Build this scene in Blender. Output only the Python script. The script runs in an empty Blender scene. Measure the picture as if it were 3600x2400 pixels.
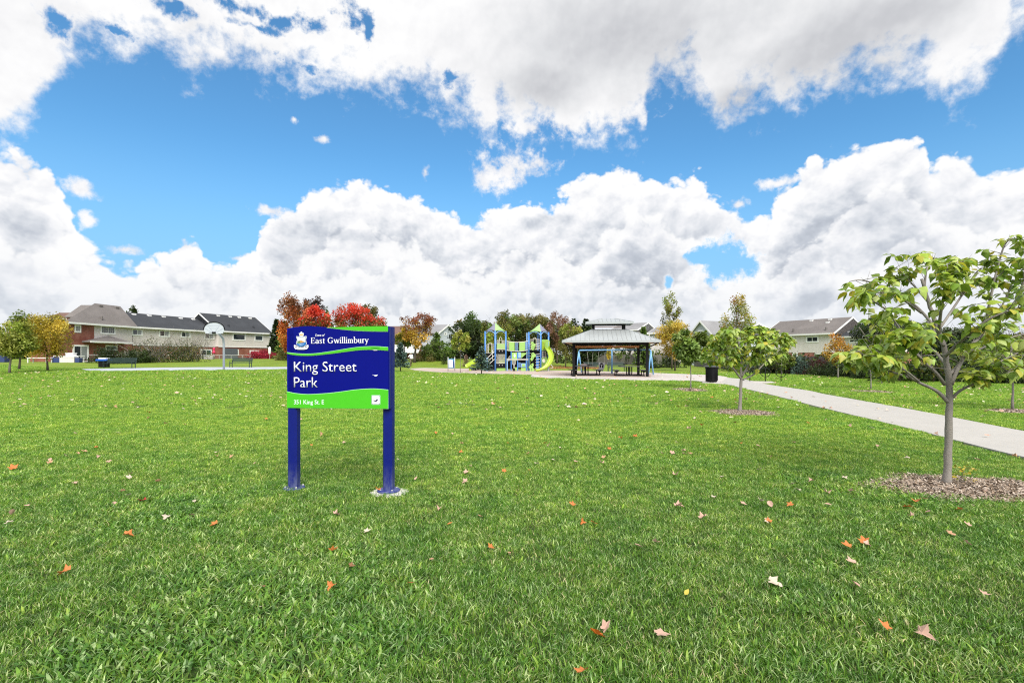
import bpy, bmesh, math, random
import numpy as np
from mathutils import Vector, Matrix
random.seed(7)
rng = np.random.default_rng(7)
R = math.radians
scene = bpy.context.scene

# ------------------------------------------------------------------ camera
FPX = 1750.0          # focal length in pixels of the 3600 x 2400 photograph
HOR = 1250.0          # its horizon row
EYE = 1.6
cam_data = bpy.data.cameras.new('camera')
cam = bpy.data.objects.new('camera', cam_data)
scene.collection.objects.link(cam)
scene.camera = cam
cam.location = (0, 0, EYE)
cam.rotation_euler = (R(90), 0, 0)
cam_data.sensor_width = 36.0
cam_data.lens = 36.0 * FPX / 3600.0
cam_data.shift_y = (HOR - 1200.0) / 3600.0
cam_data.clip_start = 0.05
cam_data.clip_end = 4000
scene.view_settings.view_transform = 'Standard'
scene.view_settings.look = 'None'
scene.view_settings.exposure = 0.36
scene.view_settings.gamma = 1.0
scene.view_settings.use_curve_mapping = False
scene.render.engine = 'CYCLES'
scene.cycles.max_bounces = 6
scene.cycles.diffuse_bounces = 3
scene.cycles.transparent_max_bounces = 8
scene.cycles.use_denoising = False
scene.cycles.pixel_filter_type = 'BLACKMAN_HARRIS'
scene.cycles.filter_width = 1.15
scene.cycles.sample_clamp_indirect = 4.0

SUN_EL, SUN_AZ = 44.0, 168.0     # azimuth clockwise from +Y, the viewing direction: behind, a little right

def az_of(px): return math.atan((px - 1800.0) / FPX)
def el_of(px, py): return math.atan((HOR - py) / math.hypot(FPX, px - 1800.0))
DS = 3600.0 / 2352.0

# ------------------------------------------------------------------ node helper
class NT:
    def __init__(s, tree): s.t = tree; s.n = tree.nodes; s.l = tree.links
    def put(s, node, i, v):
        if v is None: return
        if isinstance(v, bpy.types.NodeSocket): s.l.new(v, node.inputs[i])
        else: node.inputs[i].default_value = v
    def m(s, op, a, b=None, c=None, clamp=False):
        n = s.n.new('ShaderNodeMath'); n.operation = op; n.use_clamp = clamp
        s.put(n, 0, a); s.put(n, 1, b); s.put(n, 2, c); return n.outputs[0]
    def v(s, op, a, b=None, c=None, out=0):
        n = s.n.new('ShaderNodeVectorMath'); n.operation = op
        s.put(n, 0, a); s.put(n, 1, b); s.put(n, 2, c); return n.outputs[out]
    def scale(s, a, f):
        n = s.n.new('ShaderNodeVectorMath'); n.operation = 'SCALE'; s.put(n, 0, a); s.put(n, 3, f); return n.outputs[0]
    def xyz(s, x, y, z):
        n = s.n.new('ShaderNodeCombineXYZ'); s.put(n, 0, x); s.put(n, 1, y); s.put(n, 2, z); return n.outputs[0]
    def sep(s, v):
        n = s.n.new('ShaderNodeSeparateXYZ'); s.put(n, 0, v); return n.outputs
    def noise(s, vec, scale, detail=4, rough=.55, dist=0.0, col=False, lac=2.0):
        n = s.n.new('ShaderNodeTexNoise'); s.put(n, 'Vector', vec); s.put(n, 'Scale', scale); s.put(n, 'Detail', detail)
        s.put(n, 'Roughness', rough); s.put(n, 'Distortion', dist); s.put(n, 'Lacunarity', lac)
        return n.outputs[1 if col else 0]
    def voro(s, vec, scale, detail=0, rough=.5, smooth=False, rnd=1.0, lac=2.0):
        n = s.n.new('ShaderNodeTexVoronoi'); n.feature = 'SMOOTH_F1' if smooth else 'F1'; n.normalize = True
        s.put(n, 'Vector', vec); s.put(n, 'Scale', scale); s.put(n, 'Detail', detail); s.put(n, 'Roughness', rough)
        s.put(n, 'Lacunarity', lac); s.put(n, 'Randomness', rnd)
        if smooth: s.put(n, 'Smoothness', .35)
        return n.outputs[0]
    def step(s, v, a, b, lo=0., hi=1.):
        n = s.n.new('ShaderNodeMapRange'); n.interpolation_type = 'SMOOTHSTEP'
        s.put(n, 0, v); s.put(n, 1, a); s.put(n, 2, b); s.put(n, 3, lo); s.put(n, 4, hi); return n.outputs[0]
    def lin(s, v, a, b, lo=0., hi=1.):
        n = s.n.new('ShaderNodeMapRange'); n.clamp = True
        s.put(n, 0, v); s.put(n, 1, a); s.put(n, 2, b); s.put(n, 3, lo); s.put(n, 4, hi); return n.outputs[0]
    def mix(s, f, a, b, mode='MIX'):
        n = s.n.new('ShaderNodeMix'); n.data_type = 'RGBA'; n.blend_type = mode; n.clamp_factor = True
        s.put(n, 0, f); s.put(n, 6, a); s.put(n, 7, b); return n.outputs[2]
    def ramp(s, f, pts):
        n = s.n.new('ShaderNodeValToRGB'); e = n.color_ramp.elements
        while len(e) > 1: e.remove(e[-1])
        e[0].position = pts[0][0]; e[0].color = pts[0][1]
        for p, c in pts[1:]:
            x = e.new(p); x.color = c
        s.put(n, 0, f); return n.outputs[0]
    def curve(s, f, pts, lo, hi):
        n = s.n.new('ShaderNodeFloatCurve'); c = n.mapping.curves[0]
        n.mapping.use_clip = False
        pts = sorted(pts)
        while len(c.points) > 2: c.points.remove(c.points[1])
        c.points[0].location = (pts[0][0], (pts[0][1] - lo) / (hi - lo)); c.points[1].location = (pts[-1][0], (pts[-1][1] - lo) / (hi - lo))
        for p in pts[1:-1]: c.points.new(p[0], (p[1] - lo) / (hi - lo))
        for p in c.points: p.handle_type = 'VECTOR'
        n.mapping.update()
        s.put(n, 'Value', f)
        return s.m('MULTIPLY_ADD', n.outputs[0], hi - lo, lo)

# ------------------------------------------------------------------ sky
world = bpy.data.worlds.new('World'); scene.world = world
world.use_nodes = True
world.cycles.sampling_method = 'MANUAL'
world.cycles.sample_map_resolution = 256
w = NT(world.node_tree); w.n.clear()
tc = w.n.new('ShaderNodeTexCoord')
D = w.v('NORMALIZE', tc.outputs['Generated'])
dx, dy, dz = w.sep(D)
AZ = w.m('ARCTAN2', dx, dy)
EL = w.m('ARCSINE', dz)
sky = w.n.new('ShaderNodeTexSky'); sky.sky_type = 'NISHITA'; sky.sun_disc = False
sky.sun_elevation = R(SUN_EL); sky.sun_rotation = R(SUN_AZ)
sky.air_density = 1.0; sky.dust_density = 0.6; sky.ozone_density = 1.6; sky.altitude = 200
w.l.new(D, sky.inputs[0]) if len(sky.inputs) else None

AZR = R(64)
def prof(pts, shift=None, closed=.0):
    """elevation of a cloud bank's edge as a function of azimuth, from points read off the photograph"""
    q = []
    for x, y in pts:
        px, py = x * DS, y * DS
        q.append(((az_of(px) / AZR + 1) / 2, el_of(px, py)))
    q = [(0.0, closed)] + q + [(1.0, closed)]
    return q
warpn = w.v('SUBTRACT', w.noise(D, 9, 4, .6, col=True), (.5, .5, .5))
wx, wy, wz = w.sep(warpn)
AZw = w.m('MULTIPLY_ADD', wx, .06, AZ)
U = w.m('MULTIPLY_ADD', AZw, 1 / (2 * AZR), .5, clamp=True)
low_pts = [(-60, 380), (60, 378), (95, 402), (125, 460), (150, 505), (185, 560), (235, 596), (320, 640), (338, 600), (385, 575), (428, 535),
           (458, 545), (485, 612), (515, 622), (550, 598), (590, 596), (612, 530), (655, 492), (725, 452), (780, 424), (820, 416), (865, 440),
           (905, 452), (955, 442), (1000, 486), (1070, 520), (1120, 496), (1185, 484), (1280, 476), (1340, 424), (1400, 404), (1450, 426),
           (1520, 424), (1600, 432), (1648, 470), (1700, 474), (1775, 492), (1822, 432), (1870, 374), (1960, 342), (2045, 326), (2112, 326),
           (2135, 384), (2200, 366), (2255, 392), (2420, 404)]
up_pts = [(-60, 372), (12, 372), (30, 335), (60, 290), (100, 222), (150, 150), (200, 118), (270, 100), (325, 140), (420, 158), (500, 148),
          (570, 152), (640, 192), (700, 200), (760, 216), (850, 206), (905, 216), (960, 236), (1070, 246), (1150, 252), (1168, 290), (1130, 326),
          (1200, 318), (1280, 326), (1360, 350), (1420, 330), (1482, 292), (1494, 220), (1520, 165), (1590, 170), (1632, 262), (1656, 288),
          (1705, 264), (1800, 240), (1900, 210), (1990, 182), (2100, 170), (2140, 200), (2170, 252), (2200, 242), (2260, 208), (2290, 160),
          (2315, 105), (2335, 60), (2420, 40)]
TOP = w.curve(U, prof(low_pts, closed=R(19)), 0.0, 1.0)
BOT = w.curve(U, prof(up_pts, closed=R(24)), 0.0, 1.0)

def puff(p, sc):
    """rounded cauliflower relief, 0..1"""
    a = w.m('SUBTRACT', 1.0, w.voro(p, sc, 0, .5, smooth=True))
    b = w.m('SUBTRACT', 1.0, w.voro(p, sc * 2.3, 2, .6))
    return w.m('MULTIPLY_ADD', b, .5, w.m('MULTIPLY', a, .62))
fb = w.noise(D, 16, 9, .62)
fbc = w.m('SUBTRACT', fb, .5)
Dw = w.v('MULTIPLY_ADD', warpn, (.035, .035, .035), D)
Ds = w.v('MULTIPLY', Dw, (1, 1, 1.25))
pf = puff(Ds, 17)
pf2 = puff(w.v('ADD', Ds, (-.010, 0, .016)), 17)
fine = w.noise(Dw, 60, 6, .6)
finec = w.m('SUBTRACT', fine, .5)

def ell(x, y, rx, ry):
    """soft spot centred on a direction: 1 in the middle, 0 at its rim"""
    px, py = x * DS, y * DS
    a, e = az_of(px), el_of(px, py)
    k = math.cos(a)
    sx = 1 / (rx * DS / FPX * k * k); sy = 1 / (ry * DS / FPX * k)
    v = w.v('MULTIPLY_ADD', AE, (sx, sy, 0), (-a * sx, -e * sy, 0))
    return w.m('SUBTRACT', 1.0, w.v('LENGTH', v, out=1))
AE = w.xyz(AZ, EL, 0)
AEw = w.v('MULTIPLY_ADD', warpn, (.05, .05, 0), AE)
def blobs(lst, base=None):
    acc = base
    for b in lst:
        e = ell(*b)
        acc = e if acc is None else w.m('SMOOTH_MAX', acc, e, .25)
    return acc
AE = AEw
# lower bank: heaps of cumulus, one behind the other, each bright along its top and greyer towards its base
hole = blobs([(1672, 600, 60, 62), (1625, 588, 44, 24), (1535, 645, 14, 20)])
holev = w.m('MULTIPLY_ADD', w.m('MULTIPLY_ADD', fbc, 3.2, w.m('MULTIPLY_ADD', finec, 1.2, hole)), -2.6, 1.0)
big = w.noise(w.v('MULTIPLY', Dw, (1, 1, 1.7)), 4.2, 4, .5)
bigc = w.m('SUBTRACT', big, .5)
relief = w.m('SUBTRACT', pf, pf2)
gray = blobs([(55, 505, 90, 60), (1495, 620, 150, 80), (1850, 600, 110, 90), (780, 536, 210, 22), (1255, 505, 100, 26), (1190, 600, 60, 32), (1960, 490, 150, 50),
              (1480, 690, 190, 40), (2080, 560, 120, 50), (1900, 690, 200, 40)])
gray = w.step(w.m('MULTIPLY_ADD', fbc, .9, gray), -.1, .8)
RAMP = [(0.0, (.46, .50, .57, 1)), (.30, (.57, .61, .68, 1)), (.55, (.74, .77, .82, 1)), (.8, (.90, .91, .94, 1)), (1., (1.0, 1.0, 1.0, 1))]
def heap(d, sh, amp):
    lit_ = w.step(d, 3.0, .1, .50, 1.03)
    lit_ = w.m('MULTIPLY_ADD', relief, sh, lit_)
    lit_ = w.m('MULTIPLY_ADD', bigc, amp, lit_)
    lit_ = w.m('MULTIPLY_ADD', w.m('SUBTRACT', pf, .68), .40, lit_)
    lit_ = w.m('MULTIPLY_ADD', gray, -.40, lit_)
    return w.ramp(lit_, RAMP)
nz = w.m('MULTIPLY_ADD', w.m('SUBTRACT', pf, .70), 3.4, w.m('MULTIPLY_ADD', fbc, 1.1, w.m('MULTIPLY', finec, .55)))
low_d = w.m('MULTIPLY_ADD', w.m('SUBTRACT', TOP, EL), 26.0, nz)
low_m = w.m('MULTIPLY', w.step(low_d, -.02, .36), w.step(holev, -.55, 1.0))
low_d = w.m('MINIMUM', low_d, w.m('ADD', holev, .5))
low_c = heap(low_d, 1.7, .8)
for k_, (frac, sd_, fr, am) in enumerate(((.74, 3.1, 5.5, .16), (.52, 9.7, 7.5, .12), (.32, 17.3, 10, .08))):
    nn = w.m('SUBTRACT', w.noise(w.xyz(w.m('MULTIPLY', AZw, fr), sd_, 0.0), 1.0, 3, .6), .5)
    ti = w.m('MULTIPLY_ADD', nn, am*2.2, w.m('MULTIPLY', w.m('MULTIPLY_ADD', TOP, .55, .10), frac))
    di = w.m('MULTIPLY_ADD', w.m('SUBTRACT', ti, EL), 26.0+6*k_, nz)
    di = w.m('MINIMUM', di, w.m('ADD', holev, .5))
    low_c = w.mix(w.m('MULTIPLY', w.step(di, -.05, .45), .85), low_c, heap(di, 1.6, .9))
haze = w.step(EL, R(10), R(1))
low_c = w.mix(w.m('MULTIPLY', haze, .5), low_c, (.76, .81, .87, 1))
# upper bank: broad, soft and ragged
pock = blobs([(130, 48, 62, 30), (400, 30, 60, 16), (250, 66, 80, 8), (550, 10, 150, 18), (812, 34, 30, 22), (845, 70, 12, 20), (590, 62, 50, 8), (1050, 190, 50, 12), (690, 150, 60, 10)])
up_d = w.m('MULTIPLY', w.m('SUBTRACT', EL, BOT), 20.0)
up_d = w.m('MULTIPLY_ADD', fbc, 4.2, up_d)
up_d = w.m('MULTIPLY_ADD', finec, 1.6, up_d)
pn = w.m('MULTIPLY_ADD', fbc, 6.5, w.m('MULTIPLY_ADD', finec, 2.6, pock))
up_d = w.m('MINIMUM', up_d, w.m('MULTIPLY_ADD', pn, -1.25, .95))
up_m = w.step(up_d, -.35, 1.15)
# small clouds on their own
iso = blobs([(1160, 392, 104, 46), (1235, 385, 54, 28), (1110, 408, 42, 36), (1335, 272, 160, 44), (1215, 298, 70, 20), (742, 308, 26, 10), (178, 420, 48, 28), (620, 488, 60, 13), (285, 576, 64, 15),
             (575, 586, 76, 14), (1790, 414, 64, 14), (975, 398, 14, 18), (190, 498, 34, 18), (672, 268, 14, 10), (1690, 468, 30, 14)])
iso_d = w.m('MULTIPLY_ADD', fbc, 2.7, w.m('MULTIPLY_ADD', finec, 1.7, iso))
iso_m = w.step(iso_d, -.02, .85)
# shading of the upper bank
ug = blobs([(1450, 90, 420, 130), (1900, 110, 320, 100), (1250, 190, 150, 70), (2050, 40, 200, 60), (1700, 230, 90, 60)])
ug = w.step(w.m('MULTIPLY_ADD', fbc, .7, ug), -.25, .95)
ulit = w.m('MULTIPLY_ADD', w.m('SUBTRACT', w.noise(D, 4.5, 4, .5), .5), .7, .93)
ulit = w.m('MULTIPLY_ADD', ug, -.54, ulit)
ulit = w.m('MULTIPLY_ADD', w.m('SUBTRACT', w.noise(w.v('ADD', D, (-.004, 0, .008)), 16, 5, .5), w.noise(D, 16, 5, .5)), -.8, ulit)
up_c = w.ramp(ulit, [(0.0, (.50, .51, .54, 1)), (.35, (.60, .61, .64, 1)), (.62, (.77, .78, .80, 1)), (.85, (.93, .93, .94, 1)), (1., (1.0, 1.0, 1.0, 1))])

SKY_TINT = (.72, 1.30, 1.52)
blue = w.v('MULTIPLY', sky.outputs[0], SKY_TINT)
blue = w.mix(w.step(EL, R(22), R(4), 0, .85), blue, (2.3, 4.5, 6.9, 1))
def ten(c): return w.scale(c, 7.9)
iso_c = w.mix(w.m('MULTIPLY', w.step(fb, .35, .62), 1.0), (.78, .80, .86, 1), (.98, .98, .99, 1))
col = w.mix(iso_m, blue, ten(iso_c))
col = w.mix(low_m, col, ten(low_c))
col = w.mix(up_m, col, ten(up_c))
bg = w.n.new('ShaderNodeBackground'); w.l.new(col, bg.inputs[0]); bg.inputs[1].default_value = 0.1
wo = w.n.new('ShaderNodeOutputWorld'); w.l.new(bg.outputs[0], wo.inputs[0])

# ------------------------------------------------------------------ sun, behind thin cloud
sl = bpy.data.lights.new('sun', 'SUN'); sl.energy = 3.9; sl.angle = R(42); sl.color = (1.0, .95, .87)
sun = bpy.data.objects.new('sun', sl); scene.collection.objects.link(sun)
sd = Vector((math.sin(R(SUN_AZ)) * math.cos(R(SUN_EL)), math.cos(R(SUN_AZ)) * math.cos(R(SUN_EL)), math.sin(R(SUN_EL))))
sun.rotation_euler = (-sd).to_track_quat('-Z', 'Y').to_euler()

# ------------------------------------------------------------------ positions
def S(a, b, x):
    t = min(1.0, max(0.0, (x - a) / (b - a))); return t * t * (3 - 2 * t)
def gz(x, y):
    """height of the lawn: flat in front, a low rise under the court and towards the houses"""
    zl = .45 * S(22, 38, y) * S(-6, -17, x) + .33 * max(S(50, 63, y), S(-40, -50, x)) * S(-14, -24, x)
    zc = 1.05 * S(62, 78, y) * S(12, 0, x)
    return max(zl, zc)
def W(px, py, Y):
    return Vector(((px - 1800) / FPX * Y, Y, EYE - (py - HOR) / FPX * Y))
def GX(px, Y):
    x = (px - 1800) / FPX * Y
    return Vector((x, Y, gz(x, Y)))
def GP(px, py):
    """the point of the ground seen at a place of the photograph"""
    Y = EYE * FPX / max(1.0, py - HOR)
    for _ in range(30):
        z = gz((px - 1800) / FPX * Y, Y)
        Yn = (EYE - z) * FPX / (py - HOR)
        Y = .5 * Y + .5 * Yn
    return Vector(((px - 1800) / FPX * Y, Y, gz((px - 1800) / FPX * Y, Y)))

# ------------------------------------------------------------------ objects
def link(o, parent=None):
    scene.collection.objects.link(o)
    if parent is not None: o.parent = parent
    return o
def tag(o, label=None, cat=None, group=None, kind=None):
    if label: o['label'] = label
    if cat: o['category'] = cat
    if group: o['group'] = group
    if kind: o['kind'] = kind
    return o
def thing(name, label, cat, loc=(0, 0, 0), rz=0.0, group=None):
    o = bpy.data.objects.new(name, None); o.empty_display_size = .2
    o.location = loc; o.rotation_euler = (0, 0, rz)
    link(o); return tag(o, label, cat, group)
class MB:
    """collects boxes, prisms, tubes and sheets for one mesh"""
    def __init__(s): s.v = []; s.f = []; s.mi = []; s.cur = 0
    def add(s, vs, fs):
        b = len(s.v); s.v += [tuple(q) for q in vs]; s.f += [tuple(i + b for i in f) for f in fs]; s.mi += [s.cur] * len(fs); return s
    def box(s, x0, x1, y0, y1, z0, z1, M=None):
        vs = [Vector(p) for p in ((x0,y0,z0),(x1,y0,z0),(x1,y1,z0),(x0,y1,z0),(x0,y0,z1),(x1,y0,z1),(x1,y1,z1),(x0,y1,z1))]
        if M is not None: vs = [M @ p for p in vs]
        return s.add(vs, [(0,3,2,1),(4,5,6,7),(0,1,5,4),(1,2,6,5),(2,3,7,6),(3,0,4,7)])
    def tube(s, pts, r, n=8, cap=True):
        pts = [Vector(p) for p in pts]; rs = r if isinstance(r, (list, tuple)) else [r] * len(pts)
        vs = []; up = None
        for i, p in enumerate(pts):
            d = (pts[min(i + 1, len(pts) - 1)] - pts[max(i - 1, 0)])
            d = d.normalized() if d.length > 1e-9 else Vector((0, 0, 1))
            if up is None: up = Vector((0, 0, 1)) if abs(d.z) < .9 else Vector((1, 0, 0))
            a = d.cross(up); a = a.normalized() if a.length > 1e-6 else Vector((1, 0, 0)); b = a.cross(d).normalized(); up = b
            for k in range(n):
                t = 2 * math.pi * k / n; vs.append(p + (a * math.cos(t) + b * math.sin(t)) * rs[i])
        fs = []
        for i in range(len(pts) - 1):
            for k in range(n):
                k2 = (k + 1) % n; fs.append((i*n+k, i*n+k2, (i+1)*n+k2, (i+1)*n+k))
        if cap: fs.append(tuple(range(n))[::-1]); fs.append(tuple((len(pts)-1)*n + k for k in range(n)))
        return s.add(vs, fs)
    def bar(s, a, b, w, h=None):
        """rectangular bar between two points"""
        a, b = Vector(a), Vector(b); h = h or w; d = (b - a).normalized()
        up = Vector((0, 0, 1)) if abs(d.z) < .95 else Vector((0, 1, 0))
        x = d.cross(up).normalized() * w / 2; y = x.cross(d).normalized() * h / 2
        vs = [a-x-y, a+x-y, a+x+y, a-x+y, b-x-y, b+x-y, b+x+y, b-x+y]
        return s.add(vs, [(0,3,2,1),(4,5,6,7),(0,1,5,4),(1,2,6,5),(2,3,7,6),(3,0,4,7)])
    def prism(s, poly, ext):
        """planar polygon (3-D points) pushed along ext"""
        poly = [Vector(p) for p in poly]; ext = Vector(ext); n = len(poly)
        vs = poly + [p + ext for p in poly]
        fs = [tuple(range(n)), tuple(range(2*n-1, n-1, -1))] + [(i, i+n, (i+1) % n + n, (i+1) % n) for i in range(n)]
        return s.add(vs, fs)
    def lathe(s, prof, n=20, c=(0, 0)):
        vs = []; fs = []
        for (r, z) in prof:
            for k in range(n):
                t = 2*math.pi*k/n; vs.append((c[0] + r*math.cos(t), c[1] + r*math.sin(t), z))
        for i in range(len(prof)-1):
            for k in range(n):
                k2 = (k+1) % n; fs.append((i*n+k, i*n+k2, (i+1)*n+k2, (i+1)*n+k))
        fs.append(tuple(range(n))[::-1]); fs.append(tuple((len(prof)-1)*n+k for k in range(n)))
        return s.add(vs, fs)
    def mesh(s, name, mats, smooth=False):
        me = bpy.data.meshes.new(name); me.from_pydata(s.v, [], s.f)
        mats = mats if isinstance(mats, (list, tuple)) else [mats]
        for m in mats: me.materials.append(m)
        if len(mats) > 1: me.polygons.foreach_set('material_index', s.mi)
        bm = bmesh.new(); bm.from_mesh(me); bmesh.ops.recalc_face_normals(bm, faces=bm.faces); bm.to_mesh(me); bm.free()
        if smooth: me.polygons.foreach_set('use_smooth', [True] * len(me.polygons))
        me.update(); return me
    def build(s, name, mats, parent=None, smooth=False, bevel=0):
        o = bpy.data.objects.new(name, s.mesh(name, mats, smooth)); link(o, parent)
        if bevel:
            b = o.modifiers.new('bevel', 'BEVEL'); b.width = bevel; b.segments = 2; b.limit_method = 'ANGLE'; b.angle_limit = R(40)
        return o
def copy_tree(o, parent=None):
    c = o.copy(); scene.collection.objects.link(c)
    if parent is not None: c.parent = parent
    for ch in o.children: copy_tree(ch, c)
    return c

# ------------------------------------------------------------------ materials
def mat(name, col, rough=.6, var=0.0, vscale=6.0, bump=0.0, bscale=40.0, metal=0.0, spec=.5, col2=None, tint=False, trans=0.0, detail=5, coords='Object', coat=0.0):
    m = bpy.data.materials.new(name); m.use_nodes = True
    t = NT(m.node_tree); bs = t.n['Principled BSDF']
    bs.inputs['Roughness'].default_value = rough; bs.inputs['Metallic'].default_value = metal
    bs.inputs['Specular IOR Level'].default_value = spec
    if coat: bs.inputs['Coat Weight'].default_value = coat
    tcn = t.n.new('ShaderNodeTexCoord'); co = tcn.outputs[coords]
    c = (*col, 1) if len(col) == 3 else col
    src = None
    if var or col2:
        n = t.noise(co, vscale, detail, .6)
        n = t.lin(n, .32, .68)
        c2 = (*col2, 1) if col2 else tuple(min(1, x * (1 - var)) for x in c[:3]) + (1,)
        src = t.mix(n, c, c2)
        n2 = t.noise(co, vscale * 9, 3, .6)
        src = t.mix(.5, src, t.mix(t.lin(n2, .3, .7), tuple(x * (1 - var * .5) for x in c[:3]) + (1,), tuple(min(1, x * (1 + var * .4)) for x in c[:3]) + (1,)), 'MIX') if var else src
    if tint:
        a = t.n.new('ShaderNodeAttribute'); a.attribute_name = 'tint'
        base = src if src is not None else c
        src = t.mix(1.0, base, a.outputs['Color'], 'MULTIPLY')
    if src is not None: t.l.new(src, bs.inputs['Base Color'])
    else: bs.inputs['Base Color'].default_value = c
    if bump:
        bn = t.n.new('ShaderNodeBump'); bn.inputs['Strength'].default_value = bump; bn.inputs['Distance'].default_value = .02
        t.l.new(t.noise(co, bscale, 4, .6), bn.inputs['Height']); t.l.new(bn.outputs[0], bs.inputs['Normal'])
    if trans:
        tr = t.n.new('ShaderNodeBsdfTranslucent')
        if src is not None: t.l.new(src, tr.inputs[0])
        else: tr.inputs[0].default_value = c
        mx = t.n.new('ShaderNodeMixShader'); mx.inputs[0].default_value = trans
        t.l.new(bs.outputs[0], mx.inputs[1]); t.l.new(tr.outputs[0], mx.inputs[2]); t.l.new(mx.outputs[0], t.n['Material Output'].inputs[0])
    return m
def leafmat(name, rough=.5, trans=.35):
    """leaf colour comes per leaf from the 'tint' attribute"""
    m = bpy.data.materials.new(name); m.use_nodes = True
    t = NT(m.node_tree); bs = t.n['Principled BSDF']; bs.inputs['Roughness'].default_value = rough
    bs.inputs['Specular IOR Level'].default_value = .35
    a = t.n.new('ShaderNodeAttribute'); a.attribute_name = 'tint'
    t.l.new(a.outputs['Color'], bs.inputs['Base Color'])
    tr = t.n.new('ShaderNodeBsdfTranslucent'); t.l.new(t.mix(1.0, a.outputs['Color'], (1.25, 1.2, .7, 1), 'MULTIPLY'), tr.inputs[0])
    mx = t.n.new('ShaderNodeMixShader'); mx.inputs[0].default_value = trans
    t.l.new(bs.outputs[0], mx.inputs[1]); t.l.new(tr.outputs[0], mx.inputs[2]); t.l.new(mx.outputs[0], t.n['Material Output'].inputs[0])
    return m
def set_tint(me, cols_per_face):
    a = me.attributes.new('tint', 'FLOAT_COLOR', 'FACE')
    c = np.ones((len(me.polygons), 4), dtype=np.float32); c[:, :3] = cols_per_face
    a.data.foreach_set('color', c.ravel())

M = {}
M['white_trim'] = mat('white_trim', (.78, .78, .76), .5, .08, 2)
M['black_metal'] = mat('black_metal', (.006, .006, .007), .6, .2, 5, spec=.2)
M['bark'] = mat('bark', (.20, .175, .15), .9, .35, 12, .5, 60)
M['bark_dark'] = mat('bark_dark', (.09, .07, .055), .9, .35, 12, .4, 40)
M['bark_grey'] = mat('bark_grey', (.27, .245, .22), .85, .38, 9, .5, 70)
M['leaf'] = leafmat('leaf')
M['leaf_gloss'] = leafmat('leaf_gloss', .38, .3)
M['needle'] = leafmat('needle', .6, .12)
M['concrete'] = mat('concrete', (.50, .465, .44), .85, .14, .6, .15, 30)
M['court_grey'] = mat('court_grey', (.42, .45, .52), .85, .12, .5)
M['rubber'] = mat('rubber', (.46, .37, .32), .9, .2, .8)
M['asphalt_path'] = mat('asphalt_path', (.43, .415, .39), .9, .15, 1.3, .35, 120)

# ------------------------------------------------------------------ lawn
def lawn_material():
    m = bpy.data.materials.new('lawn'); m.use_nodes = True
    t = NT(m.node_tree); bs = t.n['Principled BSDF']; bs.inputs['Roughness'].default_value = .8; bs.inputs['Specular IOR Level'].default_value = .2
    co = t.n.new('ShaderNodeTexCoord').outputs['Object']
    a = t.noise(co, .35, 4, .6); b = t.noise(co, 2.2, 4, .6); c = t.noise(co, 14, 4, .7); d = t.noise(t.v('MULTIPLY', co, (1, .45, 1)), 55, 3, .7)
    col = t.mix(t.lin(a, .35, .65), (.075, .150, .018, 1), (.125, .230, .030, 1))
    col = t.mix(t.lin(b, .42, .72), col, (.150, .185, .035, 1))
    col = t.mix(t.lin(c, .50, .68), col, (.030, .070, .010, 1))
    col = t.mix(t.lin(d, .56, .74), col, (.21, .28, .08, 1))
    near_ = t.lin(t.sep(co)[1], 9, 18)
    col = t.mix(near_, t.mix(t.lin(c, .4, .6), (.032, .060, .012, 1), (.055, .085, .022, 1)), t.mix(t.lin(t.sep(co)[1], 14, 45), col, t.mix(1.0, col, (1.6, 1.4, .9, 1), 'MULTIPLY')))
    t.l.new(col, bs.inputs['Base Color'])
    bn = t.n.new('ShaderNodeBump'); bn.inputs['Strength'].default_value = .8; bn.inputs['Distance'].default_value = .05
    t.l.new(t.noise(co, 22, 5, .7), bn.inputs['Height']); t.l.new(bn.outputs[0], bs.inputs['Normal'])
    return m
M['lawn'] = lawn_material()
xs = np.concatenate([np.array([-900, -500, -300, -200, -150, -120]), np.arange(-100, 101, 2.0), np.array([120, 150, 200, 300, 500, 900])])
ys = np.concatenate([np.array([-200, -60, -20]), np.arange(-4, 110, 2.0), np.array([115, 130, 160, 220, 320, 500, 900, 1500])])
lv = [(x, y, gz(x, y)) for y in ys for x in xs]
nx = len(xs)
lf = [(j*nx+i, j*nx+i+1, (j+1)*nx+i+1, (j+1)*nx+i) for j in range(len(ys)-1) for i in range(nx-1)]
me = bpy.data.meshes.new('lawn'); me.from_pydata(lv, [], lf); me.materials.append(M['lawn']); me.polygons.foreach_set('use_smooth', [True]*len(lf)); me.update()
lawn = link(bpy.data.objects.new('lawn', me)); tag(lawn, kind='structure')

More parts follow.
